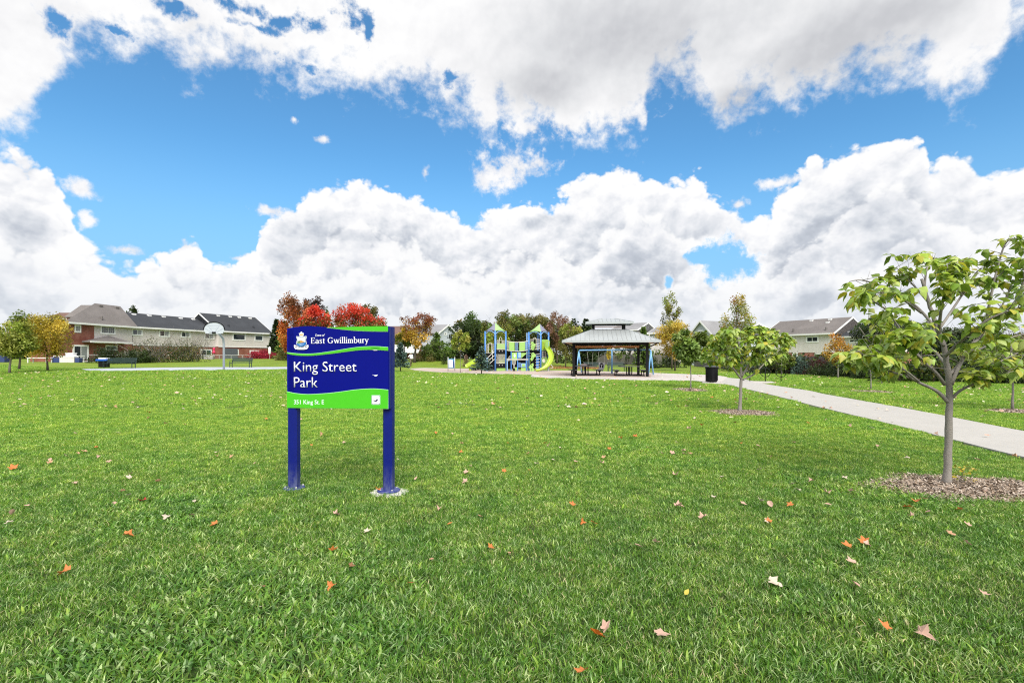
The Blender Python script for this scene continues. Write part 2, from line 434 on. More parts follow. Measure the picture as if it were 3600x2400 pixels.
def spline(pts, n=8):
    """closed or open Catmull-Rom through 2-D points"""
    out = []
    for i in range(len(pts)-1):
        p0, p1, p2, p3 = pts[max(i-1, 0)], pts[i], pts[i+1], pts[min(i+2, len(pts)-1)]
        for k in range(n):
            t = k/n
            out.append(tuple(.5*((2*p1[j]) + (-p0[j]+p2[j])*t + (2*p0[j]-5*p1[j]+4*p2[j]-p3[j])*t*t + (-p0[j]+3*p1[j]-3*p2[j]+p3[j])*t**3) for j in (0, 1)))
    out.append(tuple(pts[-1])); return out
def slab(name, near, far, h, material, jitter=.006, kindname='structure'):
    """paved strip between two edges (each a list of 2-D points), following the ground, with a small raised edge"""
    N = 60
    def resample(p):
        p = np.array(spline(p)); d = np.r_[0, np.cumsum(np.hypot(*np.diff(p, axis=0).T))]; t = np.linspace(0, d[-1], N)
        return np.c_[np.interp(t, d, p[:, 0]), np.interp(t, d, p[:, 1])]
    a, b = resample(near), resample(far)
    a += rng.normal(0, jitter, a.shape); b += rng.normal(0, jitter, b.shape)
    K = 6; vs = []; fs = []
    for i in range(N):
        for k in range(K+1):
            q = a[i]*(1-k/K) + b[i]*k/K; vs.append((q[0], q[1], gz(*q) + h))
    for i in range(N-1):
        for k in range(K): fs.append((i*(K+1)+k, (i+1)*(K+1)+k, (i+1)*(K+1)+k+1, i*(K+1)+k+1))
    mb = MB(); mb.add(vs, fs)
    for edge in (a, b):
        e = [(q[0], q[1], gz(*q) + h) for q in edge] + [(q[0], q[1], gz(*q) - .05) for q in edge]
        mb.add(e, [(i, i+1, N+i+1, N+i) for i in range(N-1)])
    for i in (0, N-1):
        e = [vs[i*(K+1)], vs[i*(K+1)+K]]; mb.add([e[0], e[1], (e[1][0], e[1][1], e[1][2]-.06), (e[0][0], e[0][1], e[0][2]-.06)], [(0,1,2,3)])
    o = mb.build(name, material); 
    return tag(o, kind=kindname), np.vstack([a, b[::-1]])
def g2(px, py): p = GP(px, py); return (p.x, p.y)
near = [g2(2480, 1341), g2(2545, 1350), g2(2606, 1364), g2(2700, 1385.6), g2(2850, 1424.5), g2(2900, 1437), g2(3200, 1509), g2(3600, 1610), (8.1, 6.6), (8.3, 3), (9.2, -2)]
far = [g2(2520, 1325), g2(2600, 1332), g2(2667, 1344), g2(2700, 1352), g2(2850, 1375), g2(2900, 1386.5), g2(3200, 1440), g2(3600, 1517.5), (10.7, 9), (10.7, 4), (11.5, -2)]
path, path_poly = slab('path', near, far, .022, M['asphalt_path'])
near = [g2(1457, 1301), g2(1540, 1308), g2(1611, 1312), g2(1750, 1316), g2(1861, 1318), g2(1875, 1326), g2(2020, 1332), g2(2180, 1335.5), g2(2300, 1338), g2(2422, 1340), g2(2481, 1342.5), g2(2530, 1347)]
far = [g2(1440, 1296.5), g2(1500, 1294), g2(1620, 1296), g2(1760, 1299), g2(1880, 1302), g2(1943, 1302.5), g2(2050, 1304.5), g2(2200, 1308), g2(2300, 1311.5), g2(2420, 1316), g2(2514, 1320), g2(2560, 1327)]
plaza, plaza_poly = slab('plaza', near, far, .03, M['concrete'])
cx = [g2(1458, 1300), g2(1611, 1310.5), g2(1861, 1317), g2(1990, 1322.5), g2(2290, 1327)]
cy = [g2(1445, 1297), g2(1600, 1297), g2(1850, 1303), g2(2000, 1305), g2(2290, 1312.5)]
play_surface, _ = slab('play_surface', cx, cy, .038, M['rubber'])
near = [g2(310, 1304.5), g2(500, 1303.5), g2(700, 1301.5), g2(850, 1300.5), g2(1010, 1299), g2(1130, 1298)]
far = [g2(286, 1297.5), g2(500, 1294), g2(690, 1291.5), g2(850, 1291), g2(1010, 1290.5), g2(1130, 1290)]
court, court_poly = slab('basketball_court', near, far, .03, M['court_grey'])
near = [g2(2610, 1350), g2(2731, 1345)]; far = [g2(2600, 1335), g2(2700, 1338)]
bike_pad, bike_poly = slab('bike_rack_pad', [g2(2650, 1346.0), g2(2731, 1347)], [g2(2640, 1340.5), g2(2712, 1341.5)], .026, M['concrete'], .004)
bin_pad, bin_poly = slab('bin_pad', [g2(2468, 1347.5), g2(2545, 1352)], [g2(2474, 1338), g2(2535, 1341)], .034, M['concrete'], .004)

def inside(poly, x, y):
    """vectorised point-in-polygon"""
    c = np.zeros(len(x), bool); n = len(poly); j = n-1
    for i in range(n):
        xi, yi = poly[i]; xj, yj = poly[j]
        k = ((yi > y) != (yj > y)) & (x < (xj-xi)*(y-yi)/(yj-yi+1e-12)+xi)
        c ^= k; j = i
    return c

# mulch rings under the young trees: (x, y, rx, ry, rot)
def mulch_spot(px, py, w, h):
    p = GP(px, py); a = GP(px - w/2, py); b = GP(px + w/2, py); f = GP(px, py - h/2); n = GP(px, py + h/2)
    return (p.x, (f.y + n.y)/2, (b.x - a.x)/2, (f.y - n.y)/2)
MULCH = [mulch_spot(3400, 1722, 640, 95), mulch_spot(2612, 1453, 226, 25), mulch_spot(2430, 1371, 118, 12), mulch_spot(3072, 1378, 120, 10), mulch_spot(3585, 1449, 200, 18)]
def in_mulch(x, y, grow=1.0):
    m = np.zeros(len(x), bool)
    for (cx_, cy_, rx, ry) in MULCH:
        wob = 1 + .10*np.sin(5*np.arctan2(y-cy_, x-cx_)+cx_) + .07*np.sin(11*np.arctan2(y-cy_, x-cx_))
        m |= ((x-cx_)/rx)**2 + ((y-cy_)/ry)**2 < (grow*wob)**2
    return m

# ------------------------------------------------------------------ grass blades
def blade_patch(name, n, rad, hmin, hmax, wmin, wmax, lean, broad=0.0):
    vs = np.zeros((n, 7, 3), np.float32); cols = np.zeros((n, 3), np.float32)
    r_ = rad*np.sqrt(rng.random(n)); th = rng.random(n)*2*np.pi
    bx, by = r_*np.cos(th), r_*np.sin(th)
    h = rng.uniform(hmin, hmax, n); wd = rng.uniform(wmin, wmax, n); la = rng.random(n)*2*np.pi; le = rng.uniform(.15, lean, n)*h
    face = rng.random(n)*2*np.pi
    isb = rng.random(n) < broad
    wd = np.where(isb, wd*2.7, wd); le = np.where(isb, h*rng.uniform(.7, 1.2, n), le)
    face = np.where(isb, la + np.pi/2, face)
    for k, (t, wk) in enumerate(((0., .8), (.38, 1.0), (.74, .72))):
        cx_ = bx + np.cos(la)*le*t**1.8; cy_ = by + np.sin(la)*le*t**1.8; z = h*(t - .22*t*t*le/h*1.1)
        for s_, j in ((-1, 0), (1, 1)):
            vs[:, k*2+j, 0] = cx_ + s_*np.cos(face)*wd*wk/2; vs[:, k*2+j, 1] = cy_ + s_*np.sin(face)*wd*wk/2; vs[:, k*2+j, 2] = z
    vs[:, 6, 0] = bx + np.cos(la)*le; vs[:, 6, 1] = by + np.sin(la)*le; vs[:, 6, 2] = h*(1 - .26*le/h)
    vs[:, :2, 2] = -.01
    g = np.array([[.085, .200, .026], [.125, .255, .034], [.055, .135, .018], [.18, .285, .045], [.36, .47, .22], [.44, .42, .24]])
    p = [.22, .24, .19, .14, .17, .04]
    cols = g[rng.choice(6, n, p=p)]*rng.uniform(.8, 1.25, (n, 1))
    f4 = np.array([[0, 1, 3, 2], [2, 3, 5, 4]]); 
    faces = []
    base = np.arange(n)*7
    q1 = base[:, None] + f4[0]; q2 = base[:, None] + f4[1]; t1 = base[:, None] + np.array([4, 5, 6])
    me = bpy.data.meshes.new(name)
    me.vertices.add(n*7); me.vertices.foreach_set('co', vs.reshape(-1))
    loops = np.concatenate([np.concatenate([q1, q2, t1], axis=1).reshape(-1)])
    me.loops.add(len(loops)); me.loops.foreach_set('vertex_index', loops.astype(np.int32))
    starts = (np.arange(n)*11)[:, None] + np.array([0, 4, 8]); tot = np.tile([4, 4, 3], n)
    me.polygons.add(n*3); me.polygons.foreach_set('loop_start', starts.reshape(-1).astype(np.int32)); me.polygons.foreach_set('loop_total', tot.astype(np.int32))
    me.update(calc_edges=True); me.validate()
    me.materials.append(M['blade']); set_tint(me, np.repeat(cols, 3, axis=0))
    return bpy.data.objects.new(name, me)
def blade_material():
    m = bpy.data.materials.new('blade'); m.use_nodes = True
    t = NT(m.node_tree); bs = t.n['Principled BSDF']; bs.inputs['Roughness'].default_value = .42; bs.inputs['Specular IOR Level'].default_value = .45
    a = t.n.new('ShaderNodeAttribute'); a.attribute_name = 'tint'
    geo = t.n.new('ShaderNodeNewGeometry'); pos = geo.outputs['Position']
    oi = t.n.new('ShaderNodeObjectInfo')
    big = t.noise(pos, .28, 3, .6); mid = t.noise(pos, 1.6, 4, .6)
    c = t.mix(t.lin(big, .38, .62), (.90, .98, .85, 1), (1.15, 1.12, 1.0, 1))
    c = t.mix(t.lin(mid, .45, .68), c, (1.45, 1.22, 1.2, 1))
    c = t.mix(t.lin(mid, .44, .28), c, (.62, .78, .62, 1))
    sm_ = t.noise(pos, 6.0, 3, .6); c = t.mix(t.lin(sm_, .52, .72), c, t.mix(1.0, c, (1.5, 1.38, 1.35, 1), 'MULTIPLY')); c = t.mix(t.lin(sm_, .46, .30), c, t.mix(1.0, c, (.55, .66, .60, 1), 'MULTIPLY'))
    c = t.mix(1.0, c, (.98, 1.01, 1.02, 1), 'MULTIPLY')
    px_, py_, pz_ = t.sep(pos)
    dist = t.lin(py_, 3.5, 11)      # blades turn a yellower, brighter green with distance
    c = t.mix(dist, c, t.mix(1.0, c, (1.46, 1.40, .80, 1), 'MULTIPLY'))
    c = t.mix(1.0, a.outputs['Color'], c, 'MULTIPLY')
    t.l.new(c, bs.inputs['Base Color'])
    tr = t.n.new('ShaderNodeBsdfTranslucent'); t.l.new(t.mix(1.0, c, (1.2, 1.2, .8, 1), 'MULTIPLY'), tr.inputs[0])
    mx = t.n.new('ShaderNodeMixShader'); mx.inputs[0].default_value = .3
    t.l.new(bs.outputs[0], mx.inputs[1]); t.l.new(tr.outputs[0], mx.inputs[2]); t.l.new(mx.outputs[0], t.n['Material Output'].inputs[0])
    return m
M['blade'] = blade_material()
srcs = [blade_patch('blade_patch', 280, .17, .020, .052, .0032, .0065, 1.15),
        blade_patch('blade_patch', 280, .17, .018, .046, .0032, .0070, 1.3),
        blade_patch('blade_patch', 240, .16, .022, .062, .0030, .0070, 1.15, .06),
        blade_patch('blade_patch', 150, .17, .020, .060, .0040, .0065, 1.2, .45)]
gc = bpy.data.collections.new('grass_sources')
for o in srcs: gc.objects.link(o)
def grass_points():
    P_, S_, I_, Rz = [], [], [], []
    # (near, far, patches per square metre, scale)
    for (y0, y1, dens, sc) in ((1.2, 5.5, 10, 1.0), (5.5, 9, 6, 1.05), (9, 15, 4, 1.15), (15, 26, 12, 1.35), (26, 46, 7, 1.7)):
        area = 2.2*(y1*y1-y0*y0)/2*1.06 + 1.0*(y1-y0)
        n = int(area*dens)
        y = np.sqrt(rng.uniform(y0*y0, y1*y1, n)); x = rng.uniform(-1.12, 1.12, n)*(y+.3)
        P_.append(np.c_[x, y]); S_.append(sc*rng.uniform(.8, 1.2, n)*np.ones(n))
    P_ = np.vstack(P_); S_ = np.concatenate(S_)
    g_ = .165; yy, xx = np.meshgrid(np.arange(1.1, 15, g_), np.arange(-17, 17, g_), indexing='ij'); q = np.c_[xx.ravel(), yy.ravel()]; q = q[np.abs(q[:, 0]) < 1.14*(q[:, 1]+.3)]
    q = q + rng.uniform(-g_*.35, g_*.35, q.shape); P_ = np.vstack([P_, q]); S_ = np.r_[S_, rng.uniform(.85, 1.1, len(q))]
    keep = np.ones(len(P_), bool)
    for poly in (path_poly, plaza_poly, court_poly, bin_poly, bike_poly):
        for k in range(9):
            rr_ = 0 if k == 8 else .135*S_; keep &= ~inside(poly, P_[:, 0]+rr_*math.cos(k*.785), P_[:, 1]+rr_*math.sin(k*.785))
    keep &= ~(in_mulch(P_[:, 0], P_[:, 1], .88) & (rng.random(len(P_)) < .97))
    for (sx, sy, sr) in SIGN_PADS: keep &= (P_[:, 0]-sx)**2 + (P_[:, 1]-sy)**2 > sr*sr
    P_, S_ = P_[keep], S_[keep]
    # patchy height and patches of broad-leaved weeds
    u = np.sin(P_[:, 0]*1.7+1)*np.sin(P_[:, 1]*1.3+.5) + np.sin(P_[:, 0]*.63+P_[:, 1]*.8) 
    S_ *= 1 + .12*np.clip(u, -1, 1)
    I_ = rng.choice(3, len(P_)); weeds = ((u > 1.05) & (rng.random(len(P_)) < .6)) | (((P_[:, 0]+1.75)**2 + (P_[:, 1]-2.75)**2 < .4) & (rng.random(len(P_)) < .8)) | (rng.random(len(P_)) < .05)
    I_[weeds] = 3
    z = np.array([gz(a_, b_) for a_, b_ in P_])
    return np.c_[P_, z], S_, I_, rng.random(len(P_))*6.283
SL = Vector((-2.677, 5.93, 0)); SR = Vector((-1.421, 5.73, 0))   # the sign's two ends on the ground
SIGN_PADS = [(-2.62, 5.99, .14), (-1.43, 5.82, .22)]
pts, scl, idx, rot = grass_points()
me = bpy.data.meshes.new('grass'); me.vertices.add(len(pts)); me.vertices.foreach_set('co', pts.astype(np.float32).ravel())
for nm, ty, arr in (('scl', 'FLOAT', scl), ('idx', 'INT', idx), ('rot', 'FLOAT', rot)):
    at = me.attributes.new(nm, ty, 'POINT'); at.data.foreach_set('value', arr.astype(np.float32 if ty == 'FLOAT' else np.int32))
me.update()
grass = link(bpy.data.objects.new('grass', me)); tag(grass, kind='stuff')
ng = bpy.data.node_groups.new('grass_scatter', 'GeometryNodeTree')
ng.interface.new_socket('Geometry', in_out='INPUT', socket_type='NodeSocketGeometry'); ng.interface.new_socket('Geometry', in_out='OUTPUT', socket_type='NodeSocketGeometry')
gi = ng.nodes.new('NodeGroupInput'); go = ng.nodes.new('NodeGroupOutput')
ci = ng.nodes.new('GeometryNodeCollectionInfo'); ci.inputs[0].default_value = gc; ci.inputs[1].default_value = True; ci.inputs[2].default_value = True
ip = ng.nodes.new('GeometryNodeInstanceOnPoints'); ip.inputs['Pick Instance'].default_value = True
def nattr(nm, ty):
    n = ng.nodes.new('GeometryNodeInputNamedAttribute'); n.data_type = ty; n.inputs[0].default_value = nm; return n.outputs[0]
cr = ng.nodes.new('ShaderNodeCombineXYZ'); ng.links.new(nattr('rot', 'FLOAT'), cr.inputs[2])
ng.links.new(gi.outputs[0], ip.inputs['Points']); ng.links.new(ci.outputs[0], ip.inputs['Instance'])
ng.links.new(nattr('idx', 'INT'), ip.inputs['Instance Index']); ng.links.new(cr.outputs[0], ip.inputs['Rotation']); ng.links.new(nattr('scl', 'FLOAT'), ip.inputs['Scale'])
ng.links.new(ip.outputs[0], go.inputs[0])
gm = grass.modifiers.new('scatter', 'NODES'); gm.node_group = ng

# ------------------------------------------------------------------ mulch
def mulch_material():
    m = mat('wood_chips', (.42, .34, .27), .9, 0, 5, tint=True); return m
M['soil'] = mat('soil', (.10, .075, .055), .95, .4, 9, .5, 40)
M['chips'] = leafmat('chips', .85, .0)
for i, (cx_, cy_, rx, ry) in enumerate(MULCH):
    n = 48; mb = MB()
    vs = [(cx_, cy_, gz(cx_, cy_)+.03)]
    for k in range(n):
        t = 2*math.pi*k/n; wob = 1 + .10*math.sin(5*t+cx_) + .07*math.sin(11*t)
        vs.append((cx_+rx*math.cos(t)*wob, cy_+ry*math.sin(t)*wob, gz(cx_, cy_)+.006))
    mb.add(vs, [(0, k+1, (k+1) % n+1) for k in range(n)])
    bed = mb.build('mulch_bed', M['soil']); tag(bed, kind='structure')
    cnt = int([11000, 5200, 1500, 1000, 2200][i])
    r_ = np.sqrt(rng.random(cnt))*np.where(rng.random(cnt) < .12, rng.uniform(1.0, 1.28, cnt), rng.uniform(.97, 1.06, cnt)); th = rng.random(cnt)*6.283
    wob = 1 + .10*np.sin(5*th+cx_) + .07*np.sin(11*th)
    x = cx_+rx*r_*np.cos(th)*wob; y = cy_+ry*r_*np.sin(th)*wob; z = .012+.03*(1-r_)+rng.random(cnt)*.014 + gz(cx_, cy_)
    L = rng.uniform(.014, .045, cnt)*(1 if i < 2 else 1.5); Wd = L*rng.uniform(.12, .34, cnt); a = rng.random(cnt)*6.283; p1 = rng.normal(0, .35, cnt); p2 = rng.normal(0, .4, cnt)
    ux = np.c_[np.cos(a)*np.cos(p1), np.sin(a)*np.cos(p1), np.sin(p1)]; vx = np.c_[-np.sin(a)*np.cos(p2), np.cos(a)*np.cos(p2), np.sin(p2)]
    c = np.c_[x, y, z]
    vs = np.stack([c-ux*L[:, None]-vx*Wd[:, None]*.5, c+ux*L[:, None]*.9-vx*Wd[:, None]*.8, c+ux*L[:, None]+vx*Wd[:, None]*.6, c-ux*L[:, None]*.8+vx*Wd[:, None]], axis=1)
    me = bpy.data.meshes.new('wood_chip'); me.from_pydata(vs.reshape(-1, 3).tolist(), [], (np.arange(cnt)[:, None]*4+np.arange(4)).tolist())
    me.materials.append(M['chips'])
    g = np.array([[.38, .30, .24], [.52, .44, .37], [.24, .18, .13], [.12, .09, .07], [.33, .24, .17]])
    set_tint(me, g[rng.choice(5, cnt, p=[.28, .3, .18, .10, .14])]*rng.uniform(.8, 1.15, (cnt, 1)))
    o = link(bpy.data.objects.new('wood_chips', me), bed); tag(o, kind='stuff')

# ------------------------------------------------------------------ foliage
def leaf_shape(kind):
    """unit leaf: base at origin, tip along +x, width 1 along y; a fold along the midrib"""
    if kind == 'quad': return np.array([(0, 0, 0), (.5, -.36, -.06), (1, 0, 0), (.5, .36, -.06)]), [(0, 1, 2, 3)]
    if kind == 'broad':   # large, drooping, heart-shaped
        v = [(0, 0, 0), (.12, -.22, .02), (.42, -.40, -.04), (.72, -.24, -.10), (1.08, 0, -.26), (.72, .24, -.10), (.42, .40, -.04), (.12, .22, .02), (.5, 0, .09)]
        return np.array(v), [(0, 1, 2, 8), (8, 2, 3, 4), (0, 8, 6, 7), (8, 4, 5, 6)]
    if kind == 'fold': return np.array([(0, 0, 0), (.45, -.34, .05), (1, 0, -.08), (.45, .34, .05), (.5, 0, -.06)]), [(0, 1, 4), (1, 2, 4), (0, 4, 3), (4, 2, 3)]
def leaf_mesh(name, C_, DIR, NRM, L, kind, cols, material):
    """one mesh of many leaves: centres, directions, normals, lengths, colours"""
    sv, sf = leaf_shape(kind); n = len(C_)
    DIR = DIR/np.linalg.norm(DIR, axis=1, keepdims=True)
    B = np.cross(NRM, DIR); B /= np.linalg.norm(B, axis=1, keepdims=True)+1e-9; N = np.cross(DIR, B)
    V = C_[:, None, :] + L[:, None, None]*(sv[None, :, 0:1]*DIR[:, None, :] + sv[None, :, 1:2]*B[:, None, :] + sv[None, :, 2:3]*N[:, None, :])
    k = len(sv); base = np.arange(n)*k
    loops = np.concatenate([base[:, None] + np.array(f) for f in sf], axis=1).reshape(-1)
    ln = [len(f) for f in sf]; st = np.r_[0, np.cumsum(ln)][:-1]; tot = sum(ln)
    me = bpy.data.meshes.new(name)
    me.vertices.add(n*k); me.vertices.foreach_set('co', V.astype(np.float32).reshape(-1))
    me.loops.add(len(loops)); me.loops.foreach_set('vertex_index', loops.astype(np.int32))
    me.polygons.add(n*len(sf)); me.polygons.foreach_set('loop_start', (np.arange(n)[:, None]*tot+st).reshape(-1).astype(np.int32))
    me.polygons.foreach_set('loop_total', np.tile(ln, n).astype(np.int32))
    me.update(calc_edges=True); me.materials.append(material); set_tint(me, np.repeat(cols, len(sf), axis=0)); return me
def pick(cols, n, var=.22, w_=None):
    c = np.array(cols)[rng.choice(len(cols), n, p=w_)]
    return np.clip(c*rng.uniform(1-var, 1+var, (n, 1))*rng.uniform(.93, 1.07, (n, 3)), 0, 1)
def unit(n):
    v = rng.normal(0, 1, (n, 3)); return v/np.linalg.norm(v, axis=1, keepdims=True)
def limb(mb, p, d, L, r0, r1, bend=.15, n=5, seg=6, up=.1):
    p = Vector(p); d = Vector(d).normalized(); pts = [p.copy()]
    for i in range(seg):
        d = (d + Vector((random.gauss(0, bend), random.gauss(0, bend), random.gauss(0, bend)+up))*.5).normalized()
        p = p + d*L/seg; pts.append(p.copy())
    mb.tube(pts, [r0+(r1-r0)*i/seg for i in range(seg+1)], n); return pts

def tree(name, label, cat, px, Y, top, bottom, wpx, cols, n=3500, leaf=.16, shape='round', trunk_px=None, base_py=None, material='leaf', bark='bark_dark',
         tr=.09, group=None, gaps=.35, lean=0, var=.25, kind='quad', cols_top=None, spread=1.0, dist=None, clumps=None, depth=1.0):
    """deciduous tree: px centre, Y distance, top / crown-bottom rows and crown width in photograph pixels"""
    if base_py is not None: base = GP(trunk_px or px, base_py); Y = base.y
    else: base = GX(trunk_px or px, Y)
    k = Y/FPX; cx_ = (px-1800)*k; zt = EYE-(top-HOR)*k; zb = max(base.z+.1, EYE-(bottom-HOR)*k); rw = wpx*k/2
    n = int(n*1.45); leaf *= 1.12
    t = thing(name, label, cat, base, group=group)
    H = zt-base.z; mb = MB(); c0 = Vector((cx_-base.x, 0, 0))
    zb -= base.z; zt -= base.z
    th = zb+(zt-zb)*.72
    pts = [Vector((0, 0, -.05))]; 
    for i in range(1, 9):
        f = i/8; pts.append(Vector((c0.x*f + random.gauss(0, .012)*H*f, random.gauss(0, .012)*H*f, th*f)))
    mb.tube(pts, [tr*(1.25 if i == 0 else 1-.78*i/8) for i in range(9)], 8)
    nb = 11; tips = []
    for b in range(nb):
        f = (b+.5)/nb; z = zb+(th-zb)*f*.95
        q = pts[min(8, max(1, int(8*z/th)))].copy(); q.z = z
        a = b*2.4+random.random(); ln = rw*(1.0-.45*f)*random.uniform(.7, 1.0)
        d = Vector((math.cos(a), math.sin(a)*depth, .55+.5*f))
        pp = limb(mb, q, d, ln, tr*.36*(1-.5*f), tr*.08, .22, 4, 5, .08); tips.append(pp[-1])
        for kx in (2, 3, 4):
            d2 = Vector((random.gauss(0, 1), random.gauss(0, 1), .6)); limb(mb, pp[kx], d2, ln*.45, tr*.12, tr*.03, .25, 3, 3, .05)
    tk = mb.build('trunk', M[bark], t, smooth=True)
    # crown: clumps of leaves filling an uneven volume
    nc = clumps or max(26, int(n/90))
    cz = (zb+zt)/2; hz = (zt-zb)/2; cc = []
    while len(cc) < nc:
        q = rng.uniform(-1, 1, 3); r_ = np.linalg.norm(q)
        if r_ > 1: continue
        if shape == 'cone':
            wz = (1-q[2])/2; 
            if math.hypot(q[0], q[1]) > .25+.75*wz**.8: continue
        elif shape == 'vase':
            wz = (1+q[2])/2
            if math.hypot(q[0], q[1]) > .45+.6*wz: continue
        elif shape == 'flat' and q[2] < -.6 and rng.random() < .5: continue
        if r_ < .45 and rng.random() < .5: continue
        cc.append(q)
    cc = np.array(cc); wob = rng.uniform(.78, 1.0, nc)
    cr_ = rng.uniform(.14, .30, nc)*spread
    per = rng.multinomial(n, cr_**2/np.sum(cr_**2))
    ci_ = np.repeat(np.arange(nc), per)
    off = unit(n)*(rng.random((n, 1))**.45)*cr_[ci_][:, None]
    q = cc[ci_]*wob[ci_][:, None] + off
    keep = np.linalg.norm(q, axis=1) < 1.08
    q = q[keep]; ci_ = ci_[keep]; off = off[keep]; m = len(q)
    C_ = np.c_[c0.x+q[:, 0]*rw + lean*(q[:, 2])*rw, q[:, 1]*rw*depth, cz+q[:, 2]*hz]
    Dv = unit(m); Dv[:, 2] -= .35; Nv = unit(m)*.75; Nv[:, 2] += .9
    cl = pick(cols, nc, var)[ci_]*rng.uniform(.82, 1.2, (m, 1))
    if cols_top is not None:
        mixf = (rng.random(m) < np.clip(q[:, 2]*1.1+.35, 0, 1))[:, None]; cl = np.where(mixf, pick(cols_top, nc, var)[ci_]*rng.uniform(.85, 1.15, (m, 1)), cl)
    me = leaf_mesh('crown', C_, Dv, Nv, rng.uniform(.7, 1.25, m)*leaf, kind, cl, M[material])
    link(bpy.data.objects.new('crown', me), t); return t

def spruce(name, label, px, Y, top, base_py, wpx, cols, n=4200, cat='tree', group=None, bare=.06, dens=1.0, leaf=.055, snag=0):
    if base_py is not None: base = GP(px, base_py); Y = base.y
    else: base = GX(px, Y)
    k = Y/FPX; H = EYE-(top-HOR)*k-base.z; rw = wpx*k/2
    t = thing(name, label, cat, base, group=group); mb = MB()
    mb.tube([(0, 0, -.05), (0, 0, H*.5), (0, 0, H*.98)], [.022*H, .013*H, .003*H], 7)
    C_, Dv, Cl = [], [], []; nb = int(34+H*9)
    for b in range(nb):
        f = bare+(1-bare)*(b+.3*random.random())/nb; z = H*f; R_ = rw*(1-f)**.85*random.uniform(.72, 1.1)+.03
        a = b*2.399+random.gauss(0, .2); el = -.18+.75*f
        dirv = np.array([math.cos(a), math.sin(a), el])
        mb.tube([(0, 0, z), (dirv[0]*R_*.9, dirv[1]*R_*.9, z+el*R_*.9)], [.006*H*(1-f)+.004, .002], 4)
        m = int(n*dens/nb*(.35+1.3*(1-f)))
        s_ = rng.random(m)**.7; side = rng.normal(0, .16, m)*(.35+s_*.6)*(1.1-s_*.4)
        pos = np.c_[dirv[0]*R_*s_ - math.sin(a)*side*R_, dirv[1]*R_*s_ + math.cos(a)*side*R_, z+el*R_*s_ - .10*R_*s_**2+.12*R_*s_**3 + rng.normal(0, .02, m)]
        dd = np.c_[dirv[0]+rng.normal(0, .6, m), dirv[1]+rng.normal(0, .6, m), rng.normal(.15, .45, m)]
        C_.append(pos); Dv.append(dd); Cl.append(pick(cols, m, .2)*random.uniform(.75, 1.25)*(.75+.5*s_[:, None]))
    C_ = np.vstack(C_); Dv = np.vstack(Dv); Cl = np.vstack(Cl); m = len(C_)
    tk = mb.build('trunk', M['bark_dark'], t, smooth=True)
    Nv = unit(m)*.6; Nv[:, 2] += .8
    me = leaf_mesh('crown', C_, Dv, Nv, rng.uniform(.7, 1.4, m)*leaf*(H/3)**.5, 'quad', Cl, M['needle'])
    link(bpy.data.objects.new('crown', me), t); return t

def shrub(name, label, px, Y, top, base_py, wpx, cols, n=1600, leaf=.09, cat='shrub', group=None, twigs=0, depth=.8, material='leaf'):
    b0 = GP(px, base_py) if Y is None else GX(px, Y); Y = b0.y
    k = Y/FPX; H = max(.25, EYE-(top-HOR)*k-b0.z); rw = wpx*k/2
    t = thing(name, label, cat, b0, group=group); mb = MB()
    for i in range(7+twigs):
        a = random.random()*6.28; big = i >= 7
        L_ = H*(random.uniform(.75, 1.0) if big else random.uniform(.5, .8))
        pp = limb(mb, (random.gauss(0, .15)*rw, random.gauss(0, .15)*rw*depth, -.03), (math.cos(a)*(.9 if big else .6)*rw/H, math.sin(a)*.5*depth, 1), L_*(1.15 if big else 1), .02*H/2+.01, .006, .25, 4, 6, .02)
        if big:
            for kx in (2, 3, 4, 5):
                for _ in range(2): limb(mb, pp[kx], (random.gauss(0, 1), random.gauss(0, 1), .7), H*.28, .010, .004, .3, 3, 3, 0)
    mb.build('stem', M['bark_grey' if twigs else 'bark_dark'], t, smooth=True)
    nc = max(14, n//60); cc = unit(nc)*(rng.random((nc, 1))**.4); cc[:, 2] = np.abs(cc[:, 2])
    ci_ = rng.choice(nc, n); q = cc[ci_]*.86 + unit(n)*(rng.random((n, 1))**.5)*.26
    hh = .80 if twigs else .95
    C_ = np.c_[q[:, 0]*rw, q[:, 1]*rw*depth, np.maximum(.02, q[:, 2]*H*hh)]
    cl = pick(cols, nc, .28)[ci_]*rng.uniform(.8, 1.2, (n, 1))
    Nv = unit(n)*.8; Nv[:, 2] += .6
    me = leaf_mesh('foliage', C_, unit(n), Nv, rng.uniform(.7, 1.3, n)*leaf, 'quad', cl, M[material])
    link(bpy.data.objects.new('foliage', me), t); return t

# palettes (linear)
GREEN = [(.10, .175, .025), (.13, .22, .035), (.06, .11, .018), (.18, .26, .07)]
DGREEN = [(.028, .05, .014), (.04, .07, .018), (.02, .035, .012), (.06, .09, .03)]
OLIVE = [(.16, .16, .04), (.12, .12, .03), (.25, .22, .08), (.08, .09, .02)]
YELLOW = [(.56, .43, .05), (.46, .37, .05), (.66, .54, .14), (.34, .31, .06)]
YGREEN = [(.28, .33, .05), (.22, .27, .04), (.38, .40, .09), (.15, .21, .03)]
GOLD = [(.48, .29, .035), (.38, .24, .03), (.56, .38, .08), (.26, .20, .03)]
ORANGE = [(.58, .17, .03), (.48, .11, .025), (.60, .25, .06), (.36, .10, .03)]
RED = [(.66, .07, .04), (.76, .13, .09), (.52, .05, .03), (.66, .18, .09)]
BROWN = [(.15, .08, .045), (.20, .11, .05), (.11, .06, .035), (.24, .14, .07)]
PURPLE = [(.06, .035, .035), (.085, .05, .045), (.05, .03, .025)]
BLUEG = [(.07, .12, .10), (.11, .18, .155), (.045, .08, .065), (.19, .28, .25)]
BURG = [(.14, .018, .028), (.2, .02, .04), (.09, .015, .02)]

